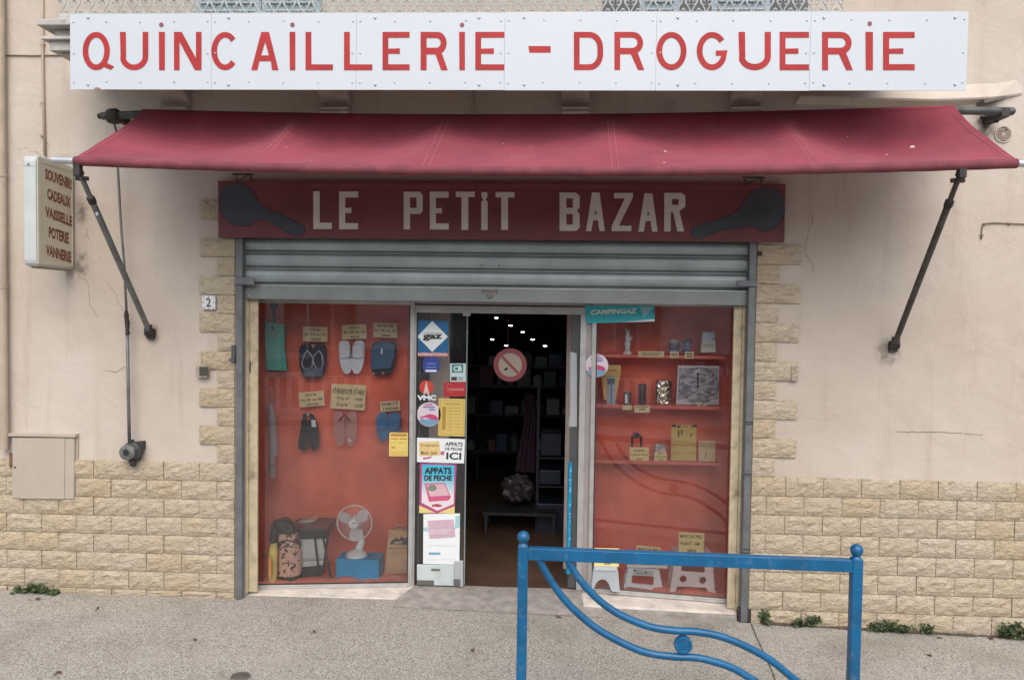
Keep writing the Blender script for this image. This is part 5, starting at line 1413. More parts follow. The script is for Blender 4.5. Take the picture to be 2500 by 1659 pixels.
obj('spike', MB().flat(DG, [Zd(226, 892), Zd(262, 1042), Zd(238, 1042), Zd(226, 1010), Zd(206, 1042), Zd(196, 1042)], (), .0027, .0022), plain('spike_pink', (.66, .52, .50)), t)
obj('lettering', MB().textr('VMC', DG, *Zd(128, 1048), *Zd(336, 1104), .0033, .05), WPAP, t)
t = tag(obj('red_sticker', MB().flat(DG, quad(Zd, 416, 908, 656, 1066, -4), (), .002, .001), plain('sticker_red', (.42, .028, .032), .4)), 'red rectangular sticker with thin white lines on the glass leaf', 'sticker')
m = MB().rectp(DG, *Zd(460, 975), *Zd(640, 981), .0027, .0022).rectp(DG, *Zd(478, 992), *Zd(640, 997), .0027, .0022)
m.tube([DG.at(*Zd(x, y), .0026) for x, y in ((520, 940), (470, 925), (448, 965), (462, 1010), (520, 1012))], .0011, 4)
obj('print', m, plain('pink_line', (.62, .33, .32)), t)
def fish(pl, Zf, cx, cy, r_, label, off=0.0):
    u, v = Zf(cx, cy); s = 4.48 if Zf is Zd else 3.734
    rp = r_ / s
    o = tag(obj('fish_sticker', disc(pl, u, v, rp, off + .002, off + .001), plain('pinkish_white', (.66, .56, .60), .4)), label, 'sticker')
    f = lambda pts: [(u + x * rp, v + y * rp) for x, y in pts]
    obj('sea', MB().flat(pl, f(arc(0, 0, .96, .96, 150, 30, 14) + [(.5, .40), (.1, .30), (-.2, .42), (-.5, .36)]), (), off + .0027, off + .0022), plain('sea_blue', (.17, .32, .45)), o)
    obj('fish', MB().flat(pl, f([(-.75, .08), (-.6, .2), (-.3, .08), (0, -.02), (.3, 0), (.6, .12), (.78, .32), (.7, .44), (.4, .46), (.1, .34), (-.25, .25), (-.5, .28), (-.66, .42), (-.68, .26)]), (), off + .0034, off + .0028), plain('fish_pink', (.52, .055, .17)), o)
    m = MB().rectp(pl, *f([(-.5, -.66)])[0], *f([(.5, -.54)])[0], off + .0027, off + .0022).rectp(pl, *f([(0, -.46)])[0], *f([(.5, -.33)])[0], off + .0027, off + .0022)
    obj('lettering', m, plain('violet_blue', (.16, .17, .42)), o)
    obj('top_mark', MB().flat(pl, f([(-.35, -.84), (.25, -.9), (.3, -.74), (-.4, -.72)]), (), off + .0027, off + .0022), plain('pink_mark', (.52, .2, .26)), o)
    return o
fish(DG, Zd, 257, 1258, 132, 'round white sticker with a pink fish on the narrow glass leaf')
card(DG, quad(Zd, 366, 1082, 656, 1492, 8, 10), 'tall yellow opening hours notice on the glass leaf', [('_', .06, .05, .94, .058), ('_', .06, .94, .94, .948), ('_', .06, .05, .075, .948), ('_', .925, .05, .94, .948), ('_', .2, .13, .8, .15)] + [('_', .34, .24 + i * .085, .55, .255 + i * .085) for i in range(8)] + [('_', .62, .24 + i * .085, .84, .255 + i * .085) for i in range(7)] + [('_', .14, .22, .27, .83)], plain('hours_yellow', (.62, .46, .13), .5), 'hours_notice', 'notice', ink=plain('ochre_ink', (.38, .23, .035)), off=.001, th=.001)
t = card(DG, [Ze(100, 107), Ze(570, 122), Ze(560, 354), Ze(96, 340)], 'white APPATS DE PECHE ICI card with a yellow paper note on it', (('APPATS', .60, .14, .96, .31), ('DE PECHE', .60, .36, .95, .48), ('ICI', .63, .56, .94, .86)), WPAP, 'bait_card', 'notice', off=.002, th=.001, bold=.03)
n_ = obj('yellow_note', MB().flat(DG, [Ze(128, 150), Ze(325, 142), Ze(332, 278), Ze(135, 285)], (), .0045, .0035), plain('note_yellow', (.72, .52, .22)), t)
obj('lettering', MB().textr('Arrivage appats', DG, *Ze(140, 165), *Ze(318, 198), .0052, .0).textr('Mardi - Jeudi', DG, *Ze(150, 235), *Ze(302, 280), .0052, .015), BRINK, n_)
obj('pink_swash', MB().flat(DG, [Ze(165, 300), Ze(260, 288), Ze(240, 305), Ze(172, 318)], (), .0036, .0032).flat(DG, [Ze(335, 240), Ze(375, 235), Ze(368, 275), Ze(335, 272)], (), .0036, .0032), plain('pink_swash', (.50, .10, .22)), t)
t = tag(obj('bait_poster', MB().flat(DG, [Ze(140, 350), Ze(490, 362), Ze(470, 836), Ze(132, 828)], (), .003, .002), plain('poster_magenta', (.42, .07, .20), .4)), 'magenta framed poster reading APPATS DE PECHE with a bait box', 'poster')
m_, n2, l2, b2 = mk('poster_sky')
tc_ = n2.new('ShaderNodeTexCoord'); sp_x = n2.new('ShaderNodeSeparateXYZ'); l2.new(tc_.outputs['Generated'], sp_x.inputs[0])
l2.new(mixc(n2, l2, ramp(n2, l2, sp_x.outputs[2], .25, .85), (.72, .66, .66), (.05, .45, .62)), b2.inputs['Base Color']); b2.inputs['Roughness'].default_value = .4
obj('picture', MB().flat(DG, [Ze(162, 364), Ze(470, 374), Ze(462, 740), Ze(305, 806), Ze(154, 728)], (), .0037, .0032), m_, t)
obj('corner', MB().flat(DG, [Ze(132, 755), Ze(290, 824), Ze(132, 828)], (), .0044, .0032).flat(DG, [Ze(310, 826), Ze(470, 762), Ze(470, 834)], (), .0044, .0032), plain('corner_yellow', (.72, .60, .22)), t)
obj('lettering', MB().textr('APPATS', DG, *Ze(182, 392), *Ze(442, 456), .0044, .05).textr('DE PECHE', DG, *Ze(180, 466), *Ze(444, 520), .0044, .05), INK, t)
obj('bait_box', MB().flat(DG, [Ze(182, 545), Ze(375, 540), Ze(436, 678), Ze(410, 708), Ze(225, 720)], (), .0044, .0038), plain('bait_pink', (.55, .10, .20)), t)
obj('bait_box_top', MB().flat(DG, [Ze(200, 556), Ze(368, 550), Ze(420, 660), Ze(235, 668)], (), .005, .0045), plain('bait_pale', (.62, .42, .44)), t)
obj('bait_window', disc(DG, *Ze(256, 588), 11, .0056, .0051, 8), plain('bait_grey', (.22, .21, .20)), t)
obj('bait_fish', MB().flat(DG, [Ze(255, 748), Ze(300, 738), Ze(345, 750), Ze(350, 765), Ze(310, 770), Ze(275, 765), Ze(252, 772)], (), .0044, .0038), plain('bait_fish_red', (.45, .06, .08)), t)
t = tag(obj('notice_sheet', MB().flat(DG, [Ze(172, 838), Ze(522, 832), Ze(515, 1322), Ze(168, 1312)], (), .0022, .0012), WPAP), 'white sheet carrying a pink OUVERT card low on the glass leaf', 'notice')
obj('teal_corner', MB().flat(DG, [Ze(478, 860), Ze(520, 845), Ze(519, 960), Ze(470, 985)], (), .0028, .0023), plain('pale_teal', (.33, .55, .56)), t)
obj('teal_corner', MB().flat(DG, [Ze(170, 965), Ze(210, 962), Ze(220, 1005), Ze(170, 1000)], (), .0028, .0023), plain('pale_teal', (.33, .55, .56)), t)
p_ = obj('pink_card', MB().flat(DG, [Ze(210, 900), Ze(460, 888), Ze(478, 1056), Ze(230, 1074)], (), .005, .0035), plain('pink_paper', (.56, .39, .46)), t)
obj('lettering', MB().textr('OUVERT', DG, *Ze(232, 984), *Ze(440, 1032), .0056, .03, -2), plain('pale_pink_ink', (.66, .56, .58)), p_)
obj('pill_print', MB().rectp(DG, *Ze(222, 1204), *Ze(334, 1226), .0028, .0023), plain('pill_blue', (.13, .36, .48)), t)
m = MB()
for y in (1130, 1142, 1272): m.rectp(DG, *Ze(210, y), *Ze(480, y + 4), .0027, .0023)
obj('text_lines', m, plain('faint_ink', (.5, .55, .55)), t)

# ------------------------------------------------------------------ CAMPINGAZ banner, round fish sticker on the right window
t = tag(obj('gas_banner', MB().flat(RG, [Zr(108, 95), Zr(742, 98), Zr(740, 240), Zr(118, 258)], (), .018, .0165), TEAL), 'turquoise CAMPINGAZ banner across the top of the shelf window', 'banner')
m = MB().text('CAMPINGAZ', RG, Zr(155, 180), Zr(572, 166), Zr(165, 134), .0192, .035)
obj('lettering', m, WPAP, t)
obj('white_sweep', MB().flat(RG, [Zr(420, 247), Zr(600, 232), Zr(740, 218), Zr(740, 240)], (), .0187, .0182), WPAP, t)
obj('flame_mark', MB().flat(RG, [Zr(600, 118), Zr(640, 108), Zr(735, 108), Zr(690, 160), Zr(640, 205), Zr(632, 165)], (), .0187, .0182), plain('flame_pale', (.32, .55, .62)), t)
fish(RG, Zr, 213, 640, 105, 'round white sticker with a pink fish on the shelf window glass', .003)
# ------------------------------------------------------------------ shelves and goods of the right window
SYR = .60
S_ = YP(SYR)
xs0, xs1 = P(1444, 1100, .5).x, S_.at(*Zr(1340, 1020)).x
for i, (v, lab) in enumerate(((866, 'top red shelf carrying mugs and figurine'), (989.5, 'middle red shelf carrying clock and silver pouch'), (1125, 'lowest red shelf carrying lantern and clipboard'))):
    z1 = P(1600, v, SYR - .02).z
    tag(obj('shelf', MB().box(xs0, xs1 + (.03 if i == 0 else 0), SYR - .02, BKY - .035, z1 - .028, z1), M('red_shelf_paint', (.74, .16, .11), .6, var=.08) if i == 0 else bpy.data.materials['red_shelf_paint'], bevel=.003), lab, 'shelf')
zs = [P(1600, v, SYR - .02).z for v in (866, 989.5, 1125)]
EDGE = YP(SYR - .021)
def edgecard(q, lab, lines=()): return card(EDGE, q, lab, lines, PCARD, off=.001, th=.0015, ink=INKF, bold=.0)
edgecard(quad(Zr, 590, 510, 825, 562, 3), 'long faded price label on the edge of the top shelf', (('_', .1, .3, .9, .42), ('_', .15, .6, .8, .7)))
edgecard(quad(Zr, 880, 516, 960, 572), 'small price label under the grey mug', (('_', .15, .25, .85, .4), ('_', .2, .6, .8, .72)))
edgecard(quad(Zr, 1015, 516, 1096, 578), 'small price label under the dark blue mug', (('_', .15, .2, .85, .4), ('_', .15, .6, .85, .8)))
edgecard(quad(Zr, 445, 1003, 533, 1045), 'small blank price label under the patterned cup', ())
edgecard(quad(Zr, 556, 1006, 694, 1070), 'wider price label under the dark candle', (('_', .1, .15, .9, .25), ('_', .3, .45, .7, .6)))
edgecard(quad(Zr, 1130, 990, 1214, 1012), 'orange price strip in front of the picture clock', (('_', .2, .3, .8, .7),))
# figurine
sb = lambda u, zi: V((S_.at(u, 900).x, SYR + .04, zs[zi]))
t = thing('figurine', sb(Zr(495, 0)[0], 0), 'white upright carved figurine at the left of the top shelf', 'figurine')
f_ = sb(Zr(495, 0)[0], 0); H_ = S_.at(*Zr(495, 305)).z - zs[0]
obj('statue', MB().lathe([(.030, 0), (.030, .02), (.018, .03), (.022, .06), (.028, .09), (.020, .115), (.026, .14), (.018, .165), (.024, .19), (.014, H_)], f_, n=12), M('white_resin', (.72, .74, .7), .5, var=.35, vs=40), t, True)
obj('arm', MB().tube([f_ + V((0, -.01, .19)), f_ + V((-.03, -.015, .215)), f_ + V((-.035, -.015, .235))], .007, 6).tube([f_ + V((.01, -.01, .15)), f_ + V((.032, -.015, .135)), f_ + V((.02, -.02, .11))], .007, 6), bpy.data.materials['white_resin'], t, True)
obj('plinth', MB().lathe([(.04, 0), (.04, .014)], f_, n=14), WPAP, t)
def mug(x0, x1, y0, c, lab, body, inner, side):
    cx = S_.at(*Zr((x0 + x1) / 2, 500)).x; r_ = (S_.at(*Zr(x1, 500)).x - S_.at(*Zr(x0, 500)).x) / 2
    h_ = S_.at(*Zr(x0, y0)).z - zs[0]
    b = V((cx, SYR + .045, zs[0]))
    t = thing('mug', b, lab, 'mug')
    obj('body', MB().lathe([(r_ * .92, 0), (r_, .006), (r_, h_), (r_ * .9, h_), (r_ * .88, .01)], b, n=20), body, t, True, auto=40)
    obj('band', MB().lathe([(r_ + .0006, h_ * .30), (r_ + .0012, h_ * .31), (r_ + .0012, h_ * .75), (r_ + .0006, h_ * .76)], b, n=20), inner, t, True, auto=40)
    obj('handle', MB().tube([b + V((side * r_, -.004, h_ * .8)), b + V((side * (r_ + .022), -.004, h_ * .75)), b + V((side * (r_ + .026), -.004, h_ * .45)), b + V((side * r_, -.004, h_ * .2))], .005, 7), body, t, True)
mug(880, 968, 405, 0, 'grey violet mug left of the dark blue mug', plain('mug_grey', (.36, .33, .42), .3), plain('mug_band', (.10, .09, .13), .3), 1)
mug(1012, 1085, 398, 0, 'dark blue mug at the right of the grey mug', plain('mug_blue', (.07, .08, .15), .3), plain('mug_band2', (.16, .17, .25), .3), -1)
q = quad(Zr, 1168, 340, 1305, 524)
t = thing('white_box', S_.at(*Zr(1237, 524)), 'white and pale blue carton standing at the right of the top shelf', 'carton')
obj('carton', MB().flat(S_, [Zr(1182, 336), Zr(1292, 336), Zr(1304, 522), Zr(1168, 524)], (), -.02, -.08), plain('carton_white', (.74, .74, .62), .6), t, bevel=.002)
obj('blue_panel', MB().flat(S_, [Zr(1184, 338), Zr(1290, 338), Zr(1295, 430), Zr(1176, 430)], (), -.0185, -.0195), plain('carton_blue', (.56, .68, .75), .6), t)
obj('print', MB().rectp(S_, *Zr(1262, 395), *Zr(1300, 404), -.0178, -.0183).rectp(S_, *Zr(1185, 448), *Zr(1280, 454), -.0178, -.0183).rectp(S_, *Zr(1185, 466), *Zr(1280, 471), -.0178, -.0183), INKF, t)
# pedicure file card
t = thing('blister_card', S_.at(*Zr(345, 995)), 'yellow hanging card holding a blue-grey brush behind the fish sticker', 'blister pack')
obj('card', MB().flat(S_, [Zr(255, 640), Zr(436, 640), Zr(432, 730), Zr(385, 960), Zr(282, 955), Zr(260, 780)], (), -.03, -.033), plain('card_ochre', (.72, .5, .17), .6), t)
obj('blister', MB().flat(S_, [Zr(310, 760), Zr(325, 735), Zr(365, 732), Zr(382, 755), Zr(384, 1000), Zr(306, 1000)], (), -.012, -.0295), plain('blister_blue', (.42, .5, .57), .3), t, bevel=.004)
obj('handle', MB().flat(S_, [Zr(312, 762), Zr(380, 762), Zr(378, 810), Zr(314, 810)], (), -.0095, -.0115).flat(S_, [Zr(342, 812), Zr(350, 812), Zr(350, 985), Zr(340, 985)], (), -.0095, -.0115), plain('brush_grey', (.14, .18, .22), .4), t)
obj('print', MB().rectp(S_, *Zr(325, 684), *Zr(400, 694), -.029, -.0296), plain('print_red', (.35, .10, .05)), t)
# cup, candle, pouch, clock
b = sb(Zr(500, 0)[0], 1); h_ = S_.at(*Zr(500, 888)).z - zs[1]; r_ = .036
t = thing('cup', b, 'small black and white patterned cup on the middle shelf', 'cup')
obj('body', MB().lathe([(r_ * .85, 0), (r_, h_), (r_ * .92, h_), (r_ * .8, .01)], b, n=20), M('cup_pattern', (.16, .15, .15), .3, var=.95, vs=45), t, True, auto=40)
obj('patch', MB().obox(b + V((-.012, -r_ * .93, h_ * .5)), (.011, 0, 0), (0, .002, 0), (0, .002, h_ * .38)), WPAP, t)
b = sb(Zr(636, 0)[0], 1); h_ = S_.at(*Zr(636, 815)).z - zs[1]
tag(obj('candle', MB().lathe([(.031, 0), (.033, .01), (.034, h_ - .01), (.030, h_), (.022, h_), (.02, h_ - .02)], b, n=20), M('brown_wax', (.115, .07, .075), .45, var=.2, vs=14), None, True, auto=40), 'tall dark brown pillar candle on the middle shelf', 'candle')
m_, n2, l2, b2 = mk('silver_foil')
b2.inputs['Metallic'].default_value = 1; b2.inputs['Roughness'].default_value = .16
co2 = n2.new('ShaderNodeTexCoord').outputs['Object']
l2.new(mixc(n2, l2, ramp(n2, l2, noi(n2, l2, co2, 9, 3), .4, .6), (.62, .52, .36), (.82, .80, .74)), b2.inputs['Base Color'])
bp2 = n2.new('ShaderNodeBump'); bp2.inputs['Distance'].default_value = .02; l2.new(noi(n2, l2, co2, 26, 2), bp2.inputs['Height']); l2.new(bp2.outputs[0], b2.inputs['Normal'])
y_ = SYR + .03
tag(obj('foil_pouch', bulge(Zr, [(1003, 748, 904), (960, 755, 905), (880, 755, 904), (820, 752, 902), (785, 758, 904), (780, 760, 902)], .03, y_, 12), m_, None, True), 'shiny silver foil pouch beside the picture clock', 'pouch')
t = thing('picture_clock', S_.at(*Zr(1140, 1008)), 'large square picture clock with an old street print on the middle shelf', 'clock')
obj('board', MB().flat(S_, [Zr(962, 645), Zr(1342, 650), Zr(1338, 1006), Zr(945, 1004)], (), -.05, -.075), plain('clock_board', (.60, .58, .60), .5), t, bevel=.002)
obj('mat_band', MB().flat(S_, [Zr(975, 664), Zr(1330, 668), Zr(1325, 958), Zr(962, 955)], (), -.0485, -.0495), plain('clock_mat', (.36, .33, .34), .5), t)
m_, n2, l2, b2 = mk('clock_print')
co2 = n2.new('ShaderNodeTexCoord').outputs['Object']
l2.new(mixc(n2, l2, ramp(n2, l2, noi(n2, l2, mapv(n2, l2, co2, (1, 1, 2)), 16, 6, .65), .38, .62), (.2, .18, .21), (.52, .51, .55)), b2.inputs['Base Color']); b2.inputs['Roughness'].default_value = .4
cu, cv = Zr(1152, 832)
obj('dial', disc(S_, cu, cv, 49, -.0475, -.0484, 45), m_, t)
obj('dial_ring', MB().tube([S_.at(u, v, -.047) for u, v in arc(cu, cv, 49, 45, 150, 390, 40)], .0022, 5, False), INK, t)
obj('hand', MB().flat(S_, [Zr(1138, 855), Zr(1150, 855), Zr(1152, 712), Zr(1136, 712)], (), -.0462, -.0468), INK, t)
obj('numerals', MB().textr('12', S_, *Zr(1170, 715), *Zr(1215, 785), -.0462, .0).textr('10', S_, *Zr(1000, 750), *Zr(1022, 778), -.0462).textr('1', S_, *Zr(1275, 725), *Zr(1290, 750), -.0462).textr('11', S_, *Zr(1050, 700), *Zr(1078, 725), -.0462), INKF, t)
m = MB()
for k in range(9):
    x = 1010 + k * 32; y = 905 + 14 * math.sin(k * 1.7)
    m.flat(S_, [Zr(x, y), Zr(x + 36, y - 18), Zr(x + 40, y - 12), Zr(x + 4, y + 6)], (), -.0463, -.0469)
obj('print_strokes', m, INKF, t)
# lantern, box, clipboard, card on the lowest shelf
b = sb(Zr(594, 0)[0], 2)
t = thing('lantern', b, 'small black open lantern behind its yellow price card', 'lantern')
zt_ = S_.at(*Zr(594, 1300)).z; zc_ = S_.at(*Zr(594, 1250)).z
hw = .038
m = MB()
for x in (-hw, hw):
    for y in (-hw, hw): m.box(b.x + x - .004, b.x + x + .004, b.y + y - .004, b.y + y + .004, zs[2], zt_)
obj('frame', m.box(b.x - hw - .006, b.x + hw + .006, b.y - hw - .006, b.y + hw + .006, zt_, zt_ + .007).box(b.x - hw - .006, b.x + hw + .006, b.y - hw - .006, b.y + hw + .006, zs[2], zs[2] + .007), BLK, t)
obj('roof', MB().lathe([(.045, zt_ + .02), (.03, zt_ + .032), (.006, zc_ - .006), (.003, zc_)], V((b.x, b.y, 0)), n=4), BLK, t)
obj('roof_neck', MB().lathe([(.014, zt_ + .006), (.014, zt_ + .022)], V((b.x, b.y, 0)), n=8), BLK, t)
FS = YP(SYR - .005)
card(FS, quad(Zr, 513, 1384, 688, 1508, 2), 'yellow price card leaning in front of the black lantern', (('Lanterne', .22, .12, .76, .32), ('a poser 32cm', .07, .46, .93, .64), ('6€00', .34, .80, .64, .95)), YCARD, ink=INKF)
y0 = SYR + .03
bx = MB().flat(YP(y0), [Zr(745, 1358), Zr(838, 1358), Zr(838, 1430), Zr(745, 1430)], (), 0, -.06)
tag(obj('small_carton', bx, M('grey_carton', (.5, .46, .46), .6, var=.5, vs=30)), 'little grey white patterned carton above the small yellow card', 'carton')
card(FS, quad(Zr, 736, 1430, 850, 1508), 'small yellow price card under the little grey carton', (('SET', .3, .10, .68, .28), ('couverts', .08, .44, .92, .60), ('5€00', .25, .76, .75, .92)), YCARD, ink=INKF)
ob = obj('carton_support', MB().box(FS.at(*Zr(745, 1430)).x, FS.at(*Zr(838, 1430)).x, SYR + .03, SYR + .09, zs[2], YP(y0).at(*Zr(790, 1430)).z - .001), plain('box_base', (.3, .2, .14)))
tag(ob, 'low cardboard block carrying the little patterned carton', 'block')
t = thing('key_board', FS.at(*Zr(1005, 1510)), 'tall yellow display board with small hanging tools and black clips on the lowest shelf', 'display board')
obj('board', MB().flat(FS, [Zr(893, 1182), Zr(1122, 1186), Zr(1118, 1510), Zr(888, 1506)], (), .002, -.006), plain('mustard_card', (.68, .47, .13), .6), t)
obj('clip', MB().rectp(FS, *Zr(895, 1180), *Zr(935, 1198), .008, .0022).rectp(FS, *Zr(1088, 1182), *Zr(1125, 1200), .008, .0022), INK, t)
m = MB()
for x0, y0, x1, y1 in ((952, 1230, 965, 1290), (980, 1228, 992, 1270), (1066, 1262, 1080, 1290), (945, 1186, 975, 1205), (1000, 1190, 1012, 1202), (1030, 1190, 1040, 1202), (1070, 1190, 1085, 1205)):
    m.rectp(FS, *Zr(x0, y0), *Zr(x1, y1), .005, .0022)
obj('small_tool', m, INKF, t)
m = MB()
for k in range(6): m.rectp(FS, *Zr(905 + (k % 2) * 6, 1355 + k * 24), *Zr(914 + (k % 2) * 8, 1362 + k * 24), .003, .0022)
m.rectp(FS, *Zr(900, 1362), *Zr(1118, 1364), .003, .0022); m.rectp(FS, *Zr(900, 1440), *Zr(1118, 1442), .003, .0022)
obj('print', m, INKF, t)
t = card(FS, quad(Zr, 1142, 1324, 1294, 1512, 3, 3), 'square tan card with ring prints at the right end of the lowest shelf', (), plain('tan_card', (.72, .52, .28), .6), 'tan_card', 'card')
m = MB()
for x in (1172, 1268): m.tube([FS.at(u, v, .0022) for u, v in arc(*Zr(x, 1362), 4, 4, 0, 360, 14)], .0008, 4, False)
m.flat(FS, [Zr(1195, 1480), Zr(1212, 1425), Zr(1216, 1427), Zr(1202, 1482)], (), .003, .0022)
obj('print', m, INKF, t)
# ------------------------------------------------------------------ step stools
def Zt(x, y): return (1420 + x / 6.564, 1300 + y / 6.564)
q = onfloor(1497, 1433); sy = q.y - .08
T_ = YP(sy)
t = thing('step_stool', q, 'low grey moulded plastic step stool with arched front', 'step stool')
GP_ = plain('grey_plastic', (.36, .39, .41), .38)
zbase = ZF + .008
zt_ = T_.at(*Zt(400, 548)).z
ox = lambda x: T_.at(*Zt(x, 800)).x
d_ = .20
A = [ox(150), ox(610)]; B = [ox(205), ox(560)]
def tapered(xa0, xa1, xb0, xb1, y0, y1, yb0, yb1, z0, z1):
    return MB().hexa([(xa0, y0, z0), (xa1, y0, z0), (xa1, y1, z0), (xa0, y1, z0), (xb0, yb0, z1), (xb1, yb0, z1), (xb1, yb1, z1), (xb0, yb1, z1)])
obj('seat', tapered(B[0] - .012, B[1] + .012, B[0], B[1], sy - .012, sy + d_, sy, sy + d_ - .012, zt_ - .03, zt_), GP_, t, bevel=.008, bseg=3)
arch = [T_.at(*Zt(x, y)) for x, y in ((205, 860), (225, 805), (265, 760), (320, 735), (375, 745), (420, 785), (445, 840), (455, 870))]
fr = [V((A[0], sy - .03, zbase))] + [V((p.x, sy - .03 + .03 * (p.z - zbase) / (zt_ - zbase), max(p.z, zbase))) for p in arch] + [V((ox(490), sy - .03, zbase)), V((ox(610), sy - .03, zbase)), V((B[1] + .012, sy - .003, zt_ - .028)), V((B[0] - .012, sy - .003, zt_ - .028))]
obj('front_panel', MB().prism(fr, [], (0, .014, 0)), GP_, t, bevel=.004)
obj('side_panel', MB().hexa([(A[0] + .001, sy - .015, zbase), (A[0] + .014, sy - .015, zbase), (A[0] + .014, sy + d_, zbase), (A[0] + .001, sy + d_, zbase), (B[0] - .01, sy + .01, zt_ - .03), (B[0] + .003, sy + .01, zt_ - .03), (B[0] + .003, sy + d_, zt_ - .03), (B[0] - .01, sy + d_, zt_ - .03)]), GP_, t)
obj('side_panel', MB().hexa([(A[1] - .014, sy - .015, zbase), (A[1] - .001, sy - .015, zbase), (A[1] - .001, sy + d_, zbase), (A[1] - .014, sy + d_, zbase), (B[1] - .003, sy + .01, zt_ - .03), (B[1] + .01, sy + .01, zt_ - .03), (B[1] + .01, sy + d_, zt_ - .03), (B[1] - .003, sy + d_, zt_ - .03)]), GP_, t)
obj('raised_panel', MB().prism([V((ox(275), sy - .012, T_.at(*Zt(0, 610)).z)), V((ox(465), sy - .012, T_.at(*Zt(0, 610)).z)), V((ox(478), sy - .004, zt_ - .035)), V((ox(262), sy - .004, zt_ - .035))], [], (0, .006, 0)), plain('grey_plastic_light', (.44, .48, .5), .35), t, bevel=.003)
C_ = YP(sy + .03)
card(C_, quad(Zt, 205, 238, 602, 535, 8, 6), 'yellow card standing on the low grey step stool', (('MARCHE PIED', .06, .08, .94, .24), ('9€00', .40, .78, .66, .90)), YCARD, bold=.02)
WP_ = plain('white_plastic', (.86, .88, .90), .4)
PP_ = plain('pinkish_white_plastic', (.84, .74, .73), .45)
def folding(label, y, front, holes, top, mat, depth, card_c, topz=None):
    pl = YP(y)
    f = [pl.at(*Zt(*p)) for p in front]
    base = min(p.z for p in f)
    t = thing('step_stool', V((f[0].x, y, zbase)), label, 'step stool')
    obj('front_panel', MB().flat(pl, [Zt(*p) for p in front], [[Zt(*p) for p in h] for h in holes], .0, -.018), mat, t, bevel=.003)
    back = [(x * .96 + 30, yy_ - 0) for x, yy_ in front]
    obj('back_panel', MB().flat(YP(y + depth), [Zt(*p) for p in front], [[Zt(*p) for p in h] for h in holes], .018, 0), mat, t)
    a, b_ = pl.at(*Zt(*top[0])), pl.at(*Zt(*top[1]))
    obj('seat', MB().box(a.x, b_.x, y - .012, y + depth + .012, a.z - .022, a.z), mat, t, bevel=.006, bseg=3)
    for k, (p0, p1) in enumerate(((front[0], front[-1]), (front[1], front[2]))):
        pa, pb = pl.at(*Zt(*p0)), pl.at(*Zt(*p1))
        s = 1 if k == 0 else -1
        q = [V((pb.x + s * .004, y - .003, zbase)), V((pb.x + s * .004, y + .04, zbase)), V((pb.x + s * .004, y + depth - .04, zbase)), V((pb.x + s * .004, y + depth, zbase)), V((pa.x + s * .004, y + depth, pa.z)), V((pa.x + s * .004, y - .003, pa.z))]
        obj('side_panel', MB().prism(q, [[q[0].lerp(q[5], .25).lerp(q[3].lerp(q[4], .25), .3), q[0].lerp(q[5], .25).lerp(q[3].lerp(q[4], .25), .7), q[0].lerp(q[5], .65).lerp(q[3].lerp(q[4], .65), .7), q[0].lerp(q[5], .65).lerp(q[3].lerp(q[4], .65), .3)]], (s * .012, 0, 0)), mat, t)
        n_ = 7
        for j in range(n_):
            c = pa.lerp(pb, (j + .5) / n_)
            obj('hinge_tab', MB().box(c.x - .005, c.x + .005, y - .006, y + .006, c.z - .008, c.z + .008), mat, t)
    return t
def rrect(x0, y0, x1, y1, r_=18):
    return [(x0 + r_, y0), (x1 - r_, y0), (x1, y0 + r_), (x1, y1 - r_), (x1 - r_, y1), (x0 + r_, y1), (x0, y1 - r_), (x0, y0 + r_)]
yA = onfloor(1520, 1436).y
tA = folding('low white folding step stool with an oblong hole in its front', yA, [(748, 560), (1235, 590), (1300, 935), (1165, 938), (1150, 918), (790, 868), (680, 870)], [[(812, 675), (1140, 690), (1158, 710), (1150, 835), (1130, 838), (815, 805), (798, 795)]], [(718, 505), (1380, 505)], WP_, .16, None)
A_ = YP(yA)
st = obj('maker_label', MB().flat(A_, [Zt(x, y) for x, y in ((822, 578), (1150, 600), (1145, 675), (825, 655))], (), .0015, .0004), plain('label_pale', (.50, .56, .50)), tA)
obj('label_print', MB().flat(A_, [Zt(x, y) for x, y in ((828, 582), (885, 586), (885, 612), (828, 608))], (), .0025, .0018).flat(A_, [Zt(x, y) for x, y in ((1010, 620), (1045, 622), (1045, 650), (1010, 648))], (), .0025, .0018).flat(A_, [Zt(x, y) for x, y in ((880, 640), (980, 648), (980, 658), (880, 650))], (), .0025, .0018), INKF, st)
card(YP(yA + .02), [Zt(888, 195), Zt(1270, 232), Zt(1215, 535), Zt(835, 505)], 'leaning yellow MARCHE PIED card on the low white step stool', (('MARCHE PIED', .07, .10, .95, .26), ('PLIANT PM', .1, .42, .9, .56), ('15€00', .34, .80, .66, .92)), YCARD, bold=.02)
yB = onfloor(1690, 1446).y
B_ = YP(yB)
tB = folding('tall pinkish white folding step stool with two round holes', yB, [(1500, 330), (2080, 345), (2140, 990), (2045, 990), (2005, 890), (1990, 878), (1545, 858), (1530, 868), (1500, 950), (1418, 945)], [[(1618, 480), (1950, 495), (1972, 520), (1975, 628), (1960, 636), (1600, 612), (1592, 595), (1605, 490)], arc(1627, 735, 58, 60, 0, 345, 18), arc(1940, 757, 58, 60, 0, 345, 18)], [(1485, 318), (2100, 318)], PP_, .2, None)
card(YP(yB + .02), [Zt(1560, -15), Zt(1965, 5), Zt(1955, 330), Zt(1552, 312)], 'yellow MARCHE PIED PLIANT GM card on the tall step stool', (('MARCHE PIED', .05, .10, .93, .27), ('PLIANT  GM', .07, .46, .82, .62), ('20€00', .34, .80, .70, .95)), YCARD, bold=.02)

